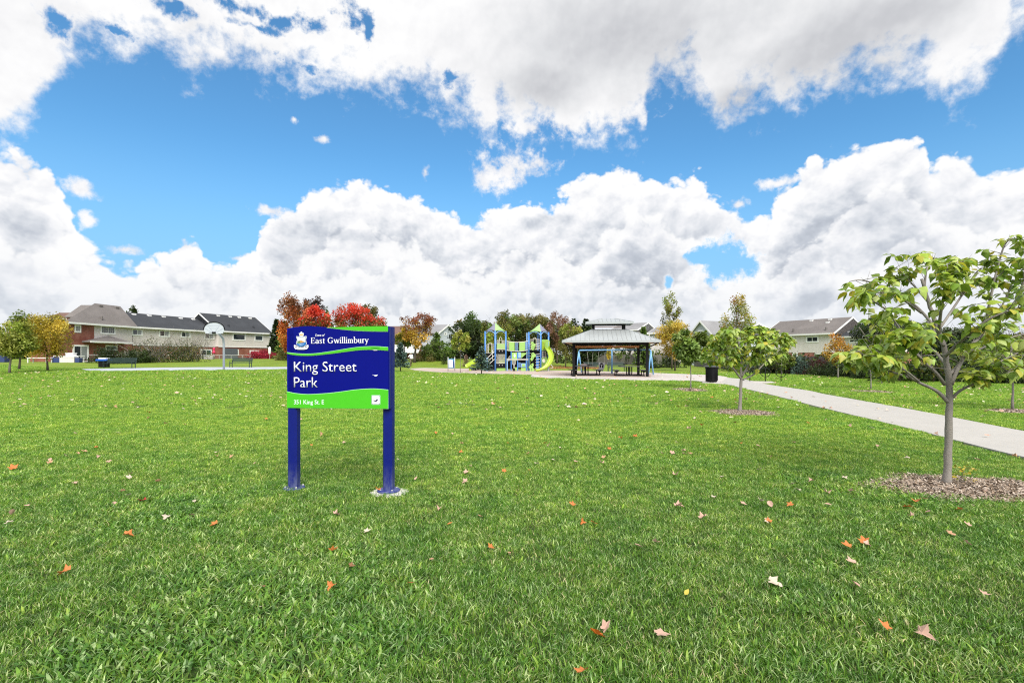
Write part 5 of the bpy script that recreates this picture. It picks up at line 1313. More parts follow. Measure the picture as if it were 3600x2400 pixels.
m = MB(); m.box(.22, .5, -.1, .12, -.0, .10); m.build('bag_flap', mat('bag_dark', (.06, .05, .05), .8), t, bevel=.03)

M['bench_green'] = mat('bench_green', (.022, .045, .042), .45, .2, 4)
def bench(label, px, Y, w_, rz=0.0, group='dark green park benches'):
    g = GX(px, Y); t = thing('park_bench', label, 'bench', (g.x, g.y, g.z+.02), rz, group)
    for i, (y, z) in enumerate(((.12, .58), (.155, .68), (.19, .78), (.225, .88))):
        m = MB(); m.box(-w_/2, w_/2, y-.012, y+.012, z-.042, z+.042); m.build('back_slat', M['bench_green'], t, bevel=.006)
    for i in range(4):
        y = -.36+i*.115; m = MB(); m.box(-w_/2, w_/2, y-.045, y+.045, .435, .46); m.build('seat_slat', M['bench_green'], t, bevel=.006)
    for s in (-1, 1):
        x = s*(w_/2-.05); m = MB(); m.bar((x, -.34, 0), (x, -.34, .44), .05); m.build('leg', M['bench_green'], t)
        m = MB(); m.bar((x, .06, 0), (x, .06, .45), .05); m.bar((x, .09, .44), (x, .26, .92), .05); m.build('leg', M['bench_green'], t)
        m = MB(); m.bar((x, -.38, .41), (x, .1, .41), .045); m.bar((x, -.36, .64), (x, .14, .66), .045, .03); m.bar((x, -.35, .44), (x, -.35, .64), .035); m.build('armrest', M['bench_green'], t)
    return t
bench('dark green bench at the left end of the basketball court, bin behind it', 424, 44.8, 2.65)
bench('dark green bench between the hoop and the park sign', 849, 47.5, 1.95)
bench('dark green bench at left seen through the shelter', 2086, 50.5, 1.9)
bench('dark green bench at right seen through the shelter', 2166, 50.5, 1.75)
# recycling bin
g = GX(366, 47); t = thing('recycling_bin', 'black bin with a bright blue lid beside the left bench', 'bin', (g.x, g.y, g.z))
m = MB(); m.box(-.32, .32, -.3, .3, 0, .62); m.build('bin_body', M['black_metal'], t, bevel=.03)
m = MB(); m.box(-.52, .52, -.4, .4, .63, .82); m.build('lid', mat('lid_blue', (.01, .09, .45), .4), t, bevel=.06)
m = MB(); m.box(-.34, .36, -.28, .28, .825, .95); m.build('lid_rim', M['frame_white'], t, bevel=.03)

M['swing_blue'] = mat('swing_blue', (.20, .46, .78), .35, .08, 2, coat=.3)
M['chain_metal'] = mat('chain_metal', (.50, .50, .42), .4, .2, 5, metal=.4)
a = GP(2035, 1311); b = GP(2288, 1318.5); d = b-a; th = math.atan2(d.y, d.x); L = d.length
sw = thing('swing_set', 'pale blue swing frame behind the shelter with four swings', 'swing set', (a.x, a.y, .04), th)
HT = EYE+20/FPX*(a.y+b.y)/2-.04
m = MB(); m.tube([(.0, 0, HT-.14), (.06, 0, HT-.03), (.16, 0, HT), (L-.16, 0, HT), (L-.06, 0, HT-.03), (L, 0, HT-.14)], .062, 12); m.build('top_bar', M['swing_blue'], sw, smooth=True)
for s in (-1, 1):
    m = MB(); m.tube([(0, 0, HT-.12), (0, s*.42, 0)], .06, 12); m.build('leg', M['swing_blue'], sw, smooth=True)
    m = MB(); m.tube([(L, 0, HT-.12), (L, s*.42, 0)], .06, 12); m.build('leg', M['swing_blue'], sw, smooth=True)
m = MB(); m.tube([(L*.488, 0, HT), (L*.488, 0, 0)], .075, 12); m.build('middle_leg', M['swing_blue'], sw, smooth=True)
def spx(px):   # along the bar
    r = Vector(((px-1800)/FPX, 1)); n_ = Vector((-math.sin(th), math.cos(th))); q = r*(Vector((a.x, a.y)).dot(n_)/r.dot(n_)); return (q-Vector((a.x, a.y))).dot(Vector((math.cos(th), math.sin(th))))
for i, (p0, p1, bot, kind) in enumerate(((2065, 2085, 1281, 'v'), (2104, 2127, 1274, 'bucket'), (2188, 2209, 1276, 'v'), (2231, 2252, 1276, 'v'))):
    x0, x1 = spx(p0), spx(p1); xc = (x0+x1)/2; zb = EYE-(bot-HOR)/FPX*44-.04
    m = MB()
    for x in (x0, x1): m.box(x-.05, x+.05, -.07, .07, HT-.14, HT-.05)
    m.build('hanger', M['black_metal'], sw)
    for x, xb in ((x0, xc-(.2 if kind == 'v' else (x1-x0)*.42)), (x1, xc+(.2 if kind == 'v' else (x1-x0)*.42))):
        m = MB(); m.tube([(x, 0, HT-.1), (xb, 0, zb)], .014, 6); m.build('chain', M['chain_metal'], sw)
    if kind == 'v':
        m = MB(); m.tube([(xc-.2, 0, zb), (xc-.13, 0, zb-.08), (xc+.13, 0, zb-.08), (xc+.2, 0, zb)], .035, 8); m.build('belt_seat', M['black_metal'], sw)
    else:
        m = MB(); w2 = (x1-x0)*.44; pr = [(-w2, zb), (w2, zb), (w2*1.02, zb-.35), (w2*.75, zb-.58), (-w2*.75, zb-.58), (-w2*1.02, zb-.35)]
        m.prism([(xc+q[0], -.03, q[1]) for q in pr], (0, .05, 0)); m.box(xc-w2*.75, xc+w2*.75, -.3, .0, zb-.6, zb-.54)
        st = m.build('bucket_seat', mat('seat_grey', (.42, .42, .46), .5), sw, bevel=.02)
        m = MB()
        for s in (-1, 1): m.prism([(xc+s*w2*.18, -.036, zb-.22), (xc+s*w2*.7, -.036, zb-.18), (xc+s*w2*.62, -.036, zb-.48), (xc+s*w2*.2, -.036, zb-.46)], (0, .005, 0))
        m.prism([(xc+.16*math.cos(k*.63), -.036, zb-.1+.08*math.sin(k*.63)) for k in range(10)], (0, .005, 0)); m.build('seat_recess', M['black_metal'], st)

# ------------------------------------------------------------------ litter bin, bicycle rack, hoop, information board
g = GP(2502, 1345); t = thing('litter_bin', 'round black ribbed litter bin beside the path', 'bin', (g.x, g.y, .034))
m = MB(); m.lathe([(.30, .03), (.31, .10), (.345, .82), (.345, .86)], 32); m.build('drum', M['black_metal'], t, smooth=False)
for z_, r_ in ((.09, .325), (.80, .36)):
    m = MB(); m.lathe([(r_, z_), (r_+.012, z_+.01), (r_+.012, z_+.05), (r_, z_+.06)], 32); m.build('band', M['black_metal'], t)
sl = MB(); sl.box(-.016, .016, -.006, .006, 0, .7); sl = sl.mesh('slat', M['black_metal'])
for k in range(30):
    t_ = k/30*6.283; o = link(bpy.data.objects.new('slat', sl), t); o.location = (math.cos(t_)*.336, math.sin(t_)*.336, .1); o.rotation_euler = (0, .03, t_+math.pi/2)
m = MB(); m.lathe([(.36, .86), (.43, .90), (.44, .93), (.40, .95), (.20, .965), (.18, .95)], 32); m.build('lid', mat('bin_lid', (.05, .05, .055), .35, .2, 4), t, smooth=True)
g = GP(2697, 1342); t = thing('bicycle_rack', 'black bicycle rack of round loops on posts beside the path', 'bicycle rack', (g.x, g.y, .02), R(-25))
for i in range(3):
    x = -.95+i*.85; m = MB(); m.tube([(x, 0, 0), (x, 0, .84)], .026, 10); m.build('rack_post', M['black_metal'], t, smooth=True)
    m = MB(); m.tube([(x+.27*math.cos(k*.2618), .0, .56+.27*math.sin(k*.2618)) for k in range(25)], .02, 8, cap=False); m.build('rack_loop', M['black_metal'], t, smooth=True)
g = W(787, 1298, 40.5); g.z = gz(g.x, g.y); t = thing('basketball_hoop', 'basketball hoop with white fan shaped backboard on bent grey pole', 'basketball hoop', g)
M['pole_blue'] = mat('pole_grey', (.42, .46, .53), .4, .12, 3, metal=.3)
kz = 40.5/FPX; zt = EYE+(HOR-1172)*kz-g.z
m = MB(); m.tube([(0, 0, 0), (0, 0, zt-.9), (-.02, -.04, zt-.45), (-.12, -.35, zt-.1), (-.2, -.75, zt+.12)], .085, 12); m.build('pole', M['pole_blue'], t, smooth=True)
bw = 36*kz; bz = EYE+(HOR-1174)*kz-g.z; pr = []
for k in range(17):
    a_ = math.pi*k/16; pr.append((bw*math.cos(a_)*(1.0 if k in (0, 16) else 1.0), bz+.30+.62*math.sin(a_)**.9))
pr += [(-bw*.82, bz+.02), (-bw*.3, bz-.03), (bw*.3, bz-.03), (bw*.82, bz+.02)]
m = MB(); m.prism([(-.28+p[0], -.86, p[1]) for p in pr], (0, .05, 0)); bb = m.build('backboard', mat('board_white', (.50, .54, .60), .4, .06, 2), t)
m = MB()
for k in range(16):
    m.bar((-.28+pr[k][0], -.865, pr[k][1]), (-.28+pr[k+1][0], -.865, pr[k+1][1]), .06)
m.build('board_edge', M['black_metal'], bb)
m = MB(); ink = mat('line_grey', (.30, .34, .42), .5)
for A_, B_ in (((-.6, .62), (.6, .66)), ((-.35, .42), (.35, .42)), ((-.75, .42), (-.2, .12)), ((.75, .42), (.2, .12)), ((-.45, .56), (-.12, .2)), ((.42, .6), (.12, .2))):
    m.prism([(-.28+A_[0], -.8665, bz+A_[1]-.012), (-.28+B_[0], -.8665, bz+B_[1]-.012), (-.28+B_[0], -.8665, bz+B_[1]+.012), (-.28+A_[0], -.8665, bz+A_[1]+.012)], (0, .006, 0))
m.build('rib', ink, bb)
m = MB(); m.box(-.42, -.14, -.93, -.86, bz+.02, bz+.14); m.tube([(-.28+.22*math.cos(k*.3927), -1.13+.22*math.sin(k*.3927), bz+.06) for k in range(17)], .012, 6, cap=False); m.build('rim', M['black_metal'], t)
m = MB(); m.bar((-.2, -.75, zt+.08), (-.28, -.82, zt+.3), .08); m.bar((-.15, -.5, zt-.05), (-.28, -.82, bz+.2), .05); m.build('brace', M['pole_blue'], t)

M['play_blue'] = mat('play_blue', (.07, .24, .66), .35, .06, 2, coat=.2)
M['play_pale'] = mat('play_pale', (.30, .50, .82), .35, .06, 2)
M['play_green'] = mat('play_green', (.30, .52, .13), .45, .10, 1.5)
M['play_mesh'] = mat('play_mesh', (.36, .52, .20), .6, .1, 2)
M['play_lime'] = mat('play_lime', (.36, .50, .03), .35, .08, 1.2, coat=.3)
M['play_rail'] = mat('play_rail', (.66, .64, .56), .4, .08, 3)
M['play_black'] = mat('play_black', (.008, .008, .010), .7, spec=.2)
M['canopy_grey'] = mat('canopy_grey', (.22, .22, .30), .7, .2, 2)
M['canopy_green'] = mat('canopy_green', (.33, .58, .20), .6, .1, 2)
g = GP(1587, 1305); t = thing('information_board', 'white rules board between two grey posts beside the plaza', 'sign', (g.x, g.y, .03), R(6))
for s in (-1, 1):
    m = MB(); m.tube([(s*.34, 0, 0), (s*.34, 0, 1.40)], .045, 10); m.tube([(s*.34, 0, 1.40), (s*.34, 0, 1.44)], [.045, .02], 10); m.build('post', M['galv'], t, smooth=True)
m = MB(); m.box(-.30, .30, -.02, .02, .30, 1.26); bd = m.build('panel', mat('panel_blue', (.05, .20, .36), .4), t)
m = MB(); m.box(-.27, .14, -.026, -.021, .36, 1.14); m.build('notice', mat('notice_white', (.74, .76, .80), .5), bd)
m = MB()
for k in range(9): m.box(-.23, .03+.06*math.sin(k*2.1), -.0295, -.0265, .44+k*.075, .458+k*.075)
m.build('text_line', mat('text_grey', (.30, .34, .42), .6), bd)
m = MB(); m.box(.165, .27, -.026, -.021, .42, 1.0); m.build('notice_strip', mat('notice_navy', (.02, .05, .2), .5), bd)

# ------------------------------------------------------------------ play structure
YP = 50.9; KP = YP/FPX
PX0 = 1741
org = W(PX0, HOR, YP); org.z = .04
ps = thing('play_structure', 'blue and lime green climbing structure with two roofed towers and slides', 'playground', org)
def X(px): return (px-PX0)*KP
def Z(py): return EYE-(py-HOR)*KP-.04
def tri_rect(u, name, px0, px1, py0, py1, v, material, y1=None, depth=.05, parent=None, bev=0):
    m = MB(); m.box(X(px0), X(px1), v, v+depth, Z(py1), Z(py0)); return m.build(name, M[material], parent or ps, bevel=bev)
def tower(pn, near, left, right, back, roofz, eave_l, eave_n, eave_r, lm, rm, base=0.0):
    """posts given as (px, depth); roof of two-colour fabric-like faces"""
    for (px, v) in (near, left, right, back):
        m = MB(); m.tube([(X(px), v, 0), (X(px), v, Z(eave_n)+.02)], .085, 10); m.build('tower_post', M['play_blue'], ps, smooth=True)
    pk = Vector((X(near[0])-.02, (near[1]+back[1])/2, Z(roofz)))
    cor = [Vector((X(left[0])-.06, left[1], Z(eave_l))), Vector((X(near[0]), near[1]-.1, Z(eave_n))), Vector((X(right[0])+.06, right[1], Z(eave_r))), Vector((X(back[0]), back[1]+.1, Z(eave_n)))]
    for k, mt in enumerate((lm, rm, rm, lm)):
        A_, B_ = cor[k], cor[(k+1) % 4]; N_ = 8; vs = []
        for j in range(N_+1):
            f = j/N_; e = A_.lerp(B_, f); e = e + Vector((0, 0, .13*math.sin(math.pi*f)))
            for i in range(6):
                h_ = i/5; q = e.lerp(pk, h_); q = q - Vector((0, 0, .05*math.sin(math.pi*h_)*(1-.6*math.sin(math.pi*f)))); vs.append(q)
        fs = [(j*6+i, (j+1)*6+i, (j+1)*6+i+1, j*6+i+1) for j in range(N_) for i in range(5)]
        m = MB(); m.add(vs, fs); o = m.build('canopy_panel', M[mt], ps, smooth=True); sd_ = o.modifiers.new('s', 'SOLIDIFY'); sd_.thickness = .03
    for k in range(4):
        A_, B_ = cor[k], cor[(k+1) % 4]; A2, B2_ = A_.copy(), B_.copy(); pts = []
        for j in range(9):
            f = j/8; q = A_.lerp(B_, f); q.z -= .42*abs(2*f-1)**2.2; q.z += .04; pts.append(q)
        m = MB(); m.tube(pts, .03, 6); m.build('arch', M['play_pale'], ps, smooth=True)
    return cor
Lt = dict(near=(1741, 0), left=(1704, 1.06), right=(1777.5, 1.06), back=(1741, 2.12))
Rt = dict(near=(1901, .1), left=(1860.5, 1.0), right=(1931.5, 1.25), back=(1895, 2.2))
tower(ps, **Lt, roofz=1132, eave_l=1164, eave_n=1163, eave_r=1164.5, lm='canopy_grey', rm='canopy_green')
tower(ps, **Rt, roofz=1135, eave_l=1167, eave_n=1166, eave_r=1168, lm='canopy_green', rm='canopy_grey')
for Tw, dz in ((Lt, (1210, 1240, 1278)), (Rt, (1232,))):
    for py in dz:
        q = [(X(Tw[k][0]), Tw[k][1], Z(py)) for k in ('near', 'right', 'back', 'left')]; m = MB(); m.prism(q, (0, 0, -.07)); m.build('deck', M['play_black'], ps)
def face(A_, B_, f): return (A_[0]+(B_[0]-A_[0])*f, A_[1]+(B_[1]-A_[1])*f)
def fpanel(A_, B_, f0_, f1_, py0, py1, material, name, off=-.03, th_=.05, parent=None):
    a_, b_ = face(A_, B_, f0_), face(A_, B_, f1_); P0 = Vector((X(a_[0]), a_[1], 0)); P1 = Vector((X(b_[0]), b_[1], 0)); d_ = (P1-P0).normalized(); n_ = Vector((d_.y, -d_.x, 0)); P0 = P0+n_*(-off); P1 = P1+n_*(-off)
    m = MB(); m.prism([P0+Vector((0, 0, Z(py1))), P1+Vector((0, 0, Z(py1))), P1+Vector((0, 0, Z(py0))), P0+Vector((0, 0, Z(py0)))], n_*th_); return m.build(name, M[material], parent or ps)
def fbars(A_, B_, f0_, f1_, py0, py1, n, material='play_rail', r=.016, arch=None, off=.02):
    a_, b_ = face(A_, B_, f0_), face(A_, B_, f1_)
    def q(f, py):
        c = face(A_, B_, f); return (X(c[0]), c[1]-off, Z(py))
    for py in (py0, py1):
        m = MB(); m.tube([q(f0_, py), q(f1_, py)], r*1.5, 6); m.build('rail', M[material], ps)
    for i in range(n+1):
        f = f0_+(f1_-f0_)*i/n
        if arch and arch[0] < f < arch[1]: continue
        m = MB(); m.tube([q(f, py0), q(f, py1)], r, 5); m.build('baluster', M[material], ps)
    if arch:
        m = MB(); fa, fb_, pt = arch; pts = [q(fa, py1), q(fa, py0)] + [q((fa+fb_)/2-(fb_-fa)/2*math.cos(k*math.pi/6), py0-(py0-pt)*math.sin(k*math.pi/6)) for k in range(7)] + [q(fb_, py1)]
        m.tube(pts, r*1.7, 6); m.build('arch_rail', M[material], ps)
# left tower, left face: barred arch, stairs with handrails
fbars(Lt['left'], Lt['near'], .10, .88, 1210, 1240, 9, arch=(.32, .66, 1204))
for i in range(6):
    py = 1246+i*10; px = 1736-i*5.2; m = MB(); m.box(X(px)-.5, X(px)+.45, .12-i*.16, .42-i*.16, Z(py)-.03, Z(py)); m.build('stair_tread', M['play_black'], ps)
for (xa, ya, xb, yb) in ((1738, 1235, 1711, 1262), (1738, 1249, 1716, 1270), (1738, 1262, 1722, 1279)):
    m = MB(); m.tube([(X(xa), -.1, Z(ya)), (X(xb), -.9, Z(yb))], .028, 8); m.build('handrail', M['play_rail'], ps)
m = MB(); m.tube([(X(1732), -.15, Z(1230)), (X(1732), -.15, Z(1264)), (X(1738), -.1, Z(1265))], .028, 8); m.build('handrail', M['play_rail'], ps)
m = MB(); m.tube([(X(1714), -.9, 0), (X(1714), -.9, Z(1256))], .06, 8); m.build('stair_post', M['play_pale'], ps)
m = MB(); m.prism([(X(1722), .1, Z(1300)), (X(1739), .1, Z(1300)), (X(1739), .1, Z(1262))], (0, .06, 0)); m.build('stair_side', M['play_black'], ps)
m = MB(); m.box(X(1712), X(1738), .4, .46, .1, Z(1242)); m.build('back_panel', M['play_black'], ps)
# left tower, right face
A_, B_ = Lt['near'], Lt['right']
fbars(A_, B_, .16, .86, 1196, 1207, 9, arch=(.38, .64, 1184))
fpanel(A_, B_, .12, .88, 1208, 1226, 'play_mesh', 'mesh_panel'); fpanel(A_, B_, .10, .90, 1226.5, 1228.5, 'play_rail', 'sill', -.04)
fpanel(A_, B_, .10, .90, 1229, 1243, 'play_black', 'riser'); fbars(A_, B_, .10, .90, 1246, 1277, 8, r=.02)
fpanel(A_, B_, .10, .90, 1244, 1279, 'play_black', 'shade_fill', .9); fpanel(A_, B_, .10, .90, 1280, 1294, 'play_black', 'riser'); fpanel(A_, B_, .08, .92, 1295, 1306, 'play_green', 'bottom_panel', -.05)  # black sheet behind the bars stands in for shade inside the tower
for py in (1233.5, 1283.5):
    for f in (.35, .63):
        c = face(A_, B_, f); m = MB(); m.tube([(X(c[0]), c[1]-.10, Z(py)), (X(c[0]), c[1]-.04, Z(py))], .07, 8); m.build('light_disc', M['play_rail'], ps)
for f in (.3, .46, .66, .76):
    c = face(A_, B_, f); m = MB(); m.box(X(c[0])-.02, X(c[0])+.02, c[1]-.115, c[1]-.105, Z(1305), Z(1298)); m.build('slot', M['play_black'], ps)
# hanging bridge
def sag(px, top): f = (px-1781)/(1857-1781); return (1198 if top else 1230.5)+4*math.sin(math.pi*f)
for top in (True, False):
    for v in (.95, 1.75):
        m = MB(); m.tube([(X(1781+76*i/10), v, Z(sag(1781+76*i/10, top))) for i in range(11)], .035, 8); m.build('bridge_rail', M['play_rail'], ps, smooth=True)
m = MB(); n = 10
for i in range(n): 
    a_ = 1781+76*i/n; b_ = 1781+76*(i+1)/n; m.add([(X(a_), .95, Z(sag(a_, False))), (X(b_)-.02, .95, Z(sag(b_, False))), (X(b_)-.02, 1.75, Z(sag(b_, False))), (X(a_), 1.75, Z(sag(a_, False)))], [(0, 1, 2, 3)])
m.build('bridge_deck', M['play_black'], ps)
for v in (.95, 1.75):
    for px in (1784, 1787, 1790 if v > 1 else 1812, 1815, 1818, 1821, 1849, 1852, 1855):
        m = MB(); m.tube([(X(px), v, Z(sag(px, True))), (X(px), v, Z(sag(px, False)))], .018, 6); m.build('bridge_bar', M['play_rail' if px < 1800 else 'play_pale'], ps)
for a_, b_ in ((1790, 1809), (1826, 1847)):
    m = MB(); m.prism([(X(a_), .91, Z(sag(a_, False)-1)), (X(b_), .91, Z(sag(b_, False)-1)), (X(b_), .91, Z(sag(b_, True)+1)), (X(a_), .91, Z(sag(a_, True)+1))], (0, .03, 0)); pn = m.build('bridge_panel', M['play_green'], ps)
    m = MB()
    for s_ in (a_+.6, b_-.6): m.tube([(X(s_), .90, Z(sag(s_, True))), (X(s_), .90, Z(sag(s_, False)))], .022, 6)
    m.build('panel_edge', M['canopy_green'], pn)
# below the bridge
for px, t0 in ((1797, 1236), (1820, 1238), (1783, 1262), (1851, 1262)):
    m = MB(); m.tube([(X(px), .7, 0), (X(px), .7, Z(t0))], .055, 8); m.build('low_post', M['play_blue' if px > 1790 else 'play_pale'], ps)
tri_rect(0, 'window_panel', 1799, 1818, 1239, 1268, .66, 'play_green', bev=.03)
m = MB(); m.prism([(X(1809.5)+.11*math.cos(k*.5236), .64, Z(1250)+.2*math.sin(k*.5236)) for k in range(12)], (0, .015, 0)); m.build('oval_window', mat('oval_pale', (.6, .7, .66), .3), ps)
for py in (1261.5, 1265): m = MB(); m.tube([(X(1781), .6, Z(py)), (X(1858), .6, Z(py))], .022, 8); m.build('rail', M['play_rail'], ps)
m = MB(); m.prism([(X(1833), .75, Z(1259)), (X(1833), .75, Z(1240)), (X(1854), .75, Z(1240))], (0, .04, 0)); m.build('triangle_panel', M['play_green'], ps)
m = MB(); m.box(X(1822), X(1832), .8, .84, Z(1258), Z(1238)); m.build('blue_panel', M['play_pale'], ps)
for px in range(1786, 1796, 3): m = MB(); m.bar((X(px)-.2, 1.2, Z(1262+8)), (X(px)+.18, 1.2, Z(1250)), .03); m.build('back_bar', M['play_rail'], ps)
m = MB(); m.box(X(1783), X(1858), 1.9, 1.95, .15, Z(1235)); m.build('dark_back_panel', M['play_black'], ps)
tri_rect(0, 'puzzle_panel', 1833, 1850, 1277, 1291, .75, 'play_pale'); tri_rect(0, 'puzzle_inset', 1836, 1846, 1279, 1289, .72, 'play_green')
for px in (1822, 1825.5, 1829): m = MB(); m.tube([(X(px), .75, Z(1292)), (X(px), .75, Z(1274))], .03, 6); m.build('drum_tube', M['play_pale'], ps)
m = MB(); m.tube([(X(1807), -.3, 0), (X(1807), -.3, Z(1266))], .04, 8); m.tube([(X(1802.5), -.3, Z(1267)), (X(1802.5), -.3, Z(1279)), (X(1804), -.3, Z(1281)), (X(1810), -.3, Z(1281)), (X(1811.5), -.3, Z(1279)), (X(1811.5), -.3, Z(1267))], .025, 8); m.build('spinner_pole', M['play_rail'], ps)
m = MB(); m.lathe([(.12, 0), (.1, .25), (.03, .3)], 10, (X(1807), -.3)); m.build('spinner_base', M['play_black'], ps)
tri_rect(0, 'bench_panel', 1809, 1818, 1291, 1302, .3, 'play_green'); tri_rect(0, 'bench_panel', 1832, 1849, 1293, 1304, .45, 'play_green')
# right tower, left face: barred arch, climbing leaves and rungs
A_, B_ = Rt['left'], Rt['near']
m = MB(); m.tube([(X(1853.5), 1.05, 0), (X(1853.5), 1.05, Z(1168))], .055, 8); m.build('tower_post', M['play_pale'], ps)
fbars(A_, B_, .10, .88, 1192, 1228, 9, arch=(.36, .62, 1186))
fpanel(A_, B_, .12, .88, 1233, 1246, 'play_black', 'riser', .1)
m = MB(); m.box(X(1886), X(1896), .6, .64, Z(1297), Z(1234)); m.build('blue_panel', M['play_blue'], ps)
m = MB(); m.box(X(1866), X(1900), 1.3, 1.35, .2, Z(1240)); m.build('dark_back_panel', M['play_black'], ps)
blobs_ = [[(1866, 1203), (1873, 1200), (1878, 1207), (1885, 1211), (1880, 1218), (1878, 1228), (1874, 1232), (1869, 1230), (1866, 1218), (1869, 1212)],
          [(1868, 1242), (1874, 1238), (1880, 1243), (1885, 1250), (1878, 1256), (1873, 1267), (1868, 1269), (1864, 1262), (1868, 1253)],
          [(1866, 1280), (1874, 1275), (1876, 1284), (1873, 1290), (1878, 1300), (1876, 1305.5), (1861, 1305.5), (1862, 1296), (1857, 1291), (1862, 1285)]]
for k, bl in enumerate(blobs_):
    v = -.05-.16*k; m = MB(); m.prism([(X(p[0]), v, Z(min(p[1], 1305))) for p in bl], (0, .09, 0)); o = m.build('climbing_leaf', M['play_green'], ps, bevel=.03)
    m = MB(); cx_ = sum(p[0] for p in bl)/len(bl); cy_ = sum(p[1] for p in bl)/len(bl)
    for dxp, dyp in ((0, 4), (1, 11), (-1, -9)): m.lathe([(.045, -.01), (.045, .01)], 8); 
    m = MB()
    for dyp in (4, 10, -9): m.box(X(cx_)-.035, X(cx_)+.035, v-.006, v-.001, Z(cy_+dyp)-.04, Z(cy_+dyp)+.04)
    m.build('finger_hole', M['play_black'], o)
for py in (1208, 1216, 1224, 1244, 1252, 1262, 1272, 1282, 1291):
    m = MB(); m.tube([(X(1882), -.05, Z(py+2)), (X(1899), .1, Z(py-1))], .022, 6); m.build('rung', M['play_rail'], ps)
for py in (1208, 1217, 1225, 1241, 1250): m = MB(); m.tube([(X(1858), .95, Z(py)), (X(1868), .0, Z(py+1))], .02, 6); m.build('rung', M['play_rail'], ps)
# right tower, right face
A_, B_ = Rt['near'], Rt['right']
fpanel(A_, B_, .10, .95, 1193, 1231, 'play_green', 'slide_panel', -.02)
fpanel(A_, B_, .14, .3, 1200, 1226, 'play_lime', 'slide_hood', -.09, .06)
fpanel(A_, B_, .10, .9, 1234, 1256, 'play_black', 'riser', .3); fpanel(A_, B_, .12, .75, 1258, 1278, 'play_green', 'drum_panel', .05); fbars(A_, B_, .2, .6, 1235, 1256, 2, r=.02, off=.0)
m = MB(); m.prism([(X(1912)+.16*math.cos(k*.5236), .2, Z(1268)+.2*math.sin(k*.5236)) for k in range(12)], (0, .02, 0)); m.build('dial', M['play_rail'], ps)
# the curved slide
def slide(pts, wid, name='slide', wall=.20, parent=None):
    q = []; P_ = [Vector(p) for p in pts]
    for i in range(len(P_)-1):
        p0, p1, p2, p3 = P_[max(i-1, 0)], P_[i], P_[i+1], P_[min(i+2, len(P_)-1)]
        for k in range(6):
            f = k/6; q.append(.5*((2*p1)+(-p0+p2)*f+(2*p0-5*p1+4*p2-p3)*f*f+(-p0+3*p1-3*p2+p3)*f**3))
    q.append(P_[-1]); prof = [(-1, 1), (-.98, .35), (-.7, 0), (0, -.06), (.7, 0), (.98, .35), (1, 1), (1.14, 1.02), (1.12, .2), (.78, -.2), (0, -.26), (-.78, -.2), (-1.12, .2), (-1.14, 1.02)]; vs = []
    for i, p in enumerate(q):
        d_ = (q[min(i+1, len(q)-1)]-q[max(i-1, 0)]).normalized(); s_ = d_.cross(Vector((0, 0, 1))); s_.normalize(); up = s_.cross(d_).normalized()
        for a_, b_ in prof: vs.append(p+s_*a_*wid/2+up*b_*wall)
    n_ = len(prof); fs = [(i*n_+k, i*n_+(k+1) % n_, (i+1)*n_+(k+1) % n_, (i+1)*n_+k) for i in range(len(q)-1) for k in range(n_)]
    m = MB(); m.add(vs, fs + [tuple(range(n_))[::-1], tuple((len(q)-1)*n_+k for k in range(n_))]); return m.build(name, M['play_lime'], parent or ps, smooth=True)
slide([(X(1922), .7, Z(1222)), (X(1924), .2, Z(1226)), (X(1932), -.6, Z(1243)), (X(1934), -1.2, Z(1262)), (X(1926), -1.6, Z(1281)), (X(1910), -1.9, Z(1294)), (X(1890), -2.0, Z(1301)), (X(1880), -2.0, Z(1302))], .46, wall=.20)
for px, v in ((1925, -1.5), (1906, -1.9)): m = MB(); m.tube([(X(px), v, 0), (X(px), v, Z(1284 if px > 1910 else 1296)-.08)], .03, 6); m.build('slide_leg', M['play_rail'], ps)
m = MB(); m.tube([(X(1916), .1, Z(1226)), (X(1916), .1, Z(1200)), (X(1921), .05, Z(1196)), (X(1927), .05, Z(1196)), (X(1932), .1, Z(1200)), (X(1932), .1, Z(1226))], .04, 8); m.build('slide_entry', M['play_lime'], ps, smooth=True)
slide([(X(1702), 2.2, Z(1246)), (X(1690), 2.0, Z(1256)), (X(1672), 1.4, Z(1272)), (X(1655), .9, Z(1283)), (X(1645), .6, Z(1289)), (X(1640), .5, Z(1291))], .62, wall=.26)
m = MB(); m.tube([(X(1651), .75, 0), (X(1651), .75, Z(1290))], .14, 8); m.build('slide_leg', M['play_lime'], ps)
m = MB(); m.bar((X(1938), 1.2, Z(1279)), (X(1947), 1.0, Z(1292)), .05); m.bar((X(1934), 1.2, Z(1296)), (X(1947), 1.0, Z(1293)), .05); m.build('ladder', M['play_rail'], ps)

# ------------------------------------------------------------------ small things in the gardens
def boxthing(name, label, cat, px, Y, w_, d_, h_, material, lift=0, parts=None, rz=0):
    g = GX(px, Y); t = thing(name, label, cat, (g.x, g.y, g.z+lift), rz); m = MB(); m.box(-w_/2, w_/2, -d_/2, d_/2, 0, h_); m.build('body', material, t, bevel=.03)
    if parts == 'lid': m = MB(); m.box(-w_/2-.04, w_/2+.04, -d_/2-.04, d_/2+.04, h_+.003, h_+.09); m.build('lid', M['frame_white'], t, bevel=.02)
    if parts == 'legs':
        for a_ in (-1, 1):
            for b_ in (-1, 1): m = MB(); m.box(a_*(w_/2-.08)-.04, a_*(w_/2-.08)+.04, b_*(d_/2-.08)-.04, b_*(d_/2-.08)+.04, -lift, -.002); m.build('leg', M['frame_white'], t)
    return t
navy = mat('tarp_navy', (.03, .05, .16), .6, .2, 3)
boxthing('patio_table', 'long white patio table by the patio door of the brick house', 'table', 242, 59.5, 3.0, 1.0, .08, M['frame_white'], .75, 'legs')
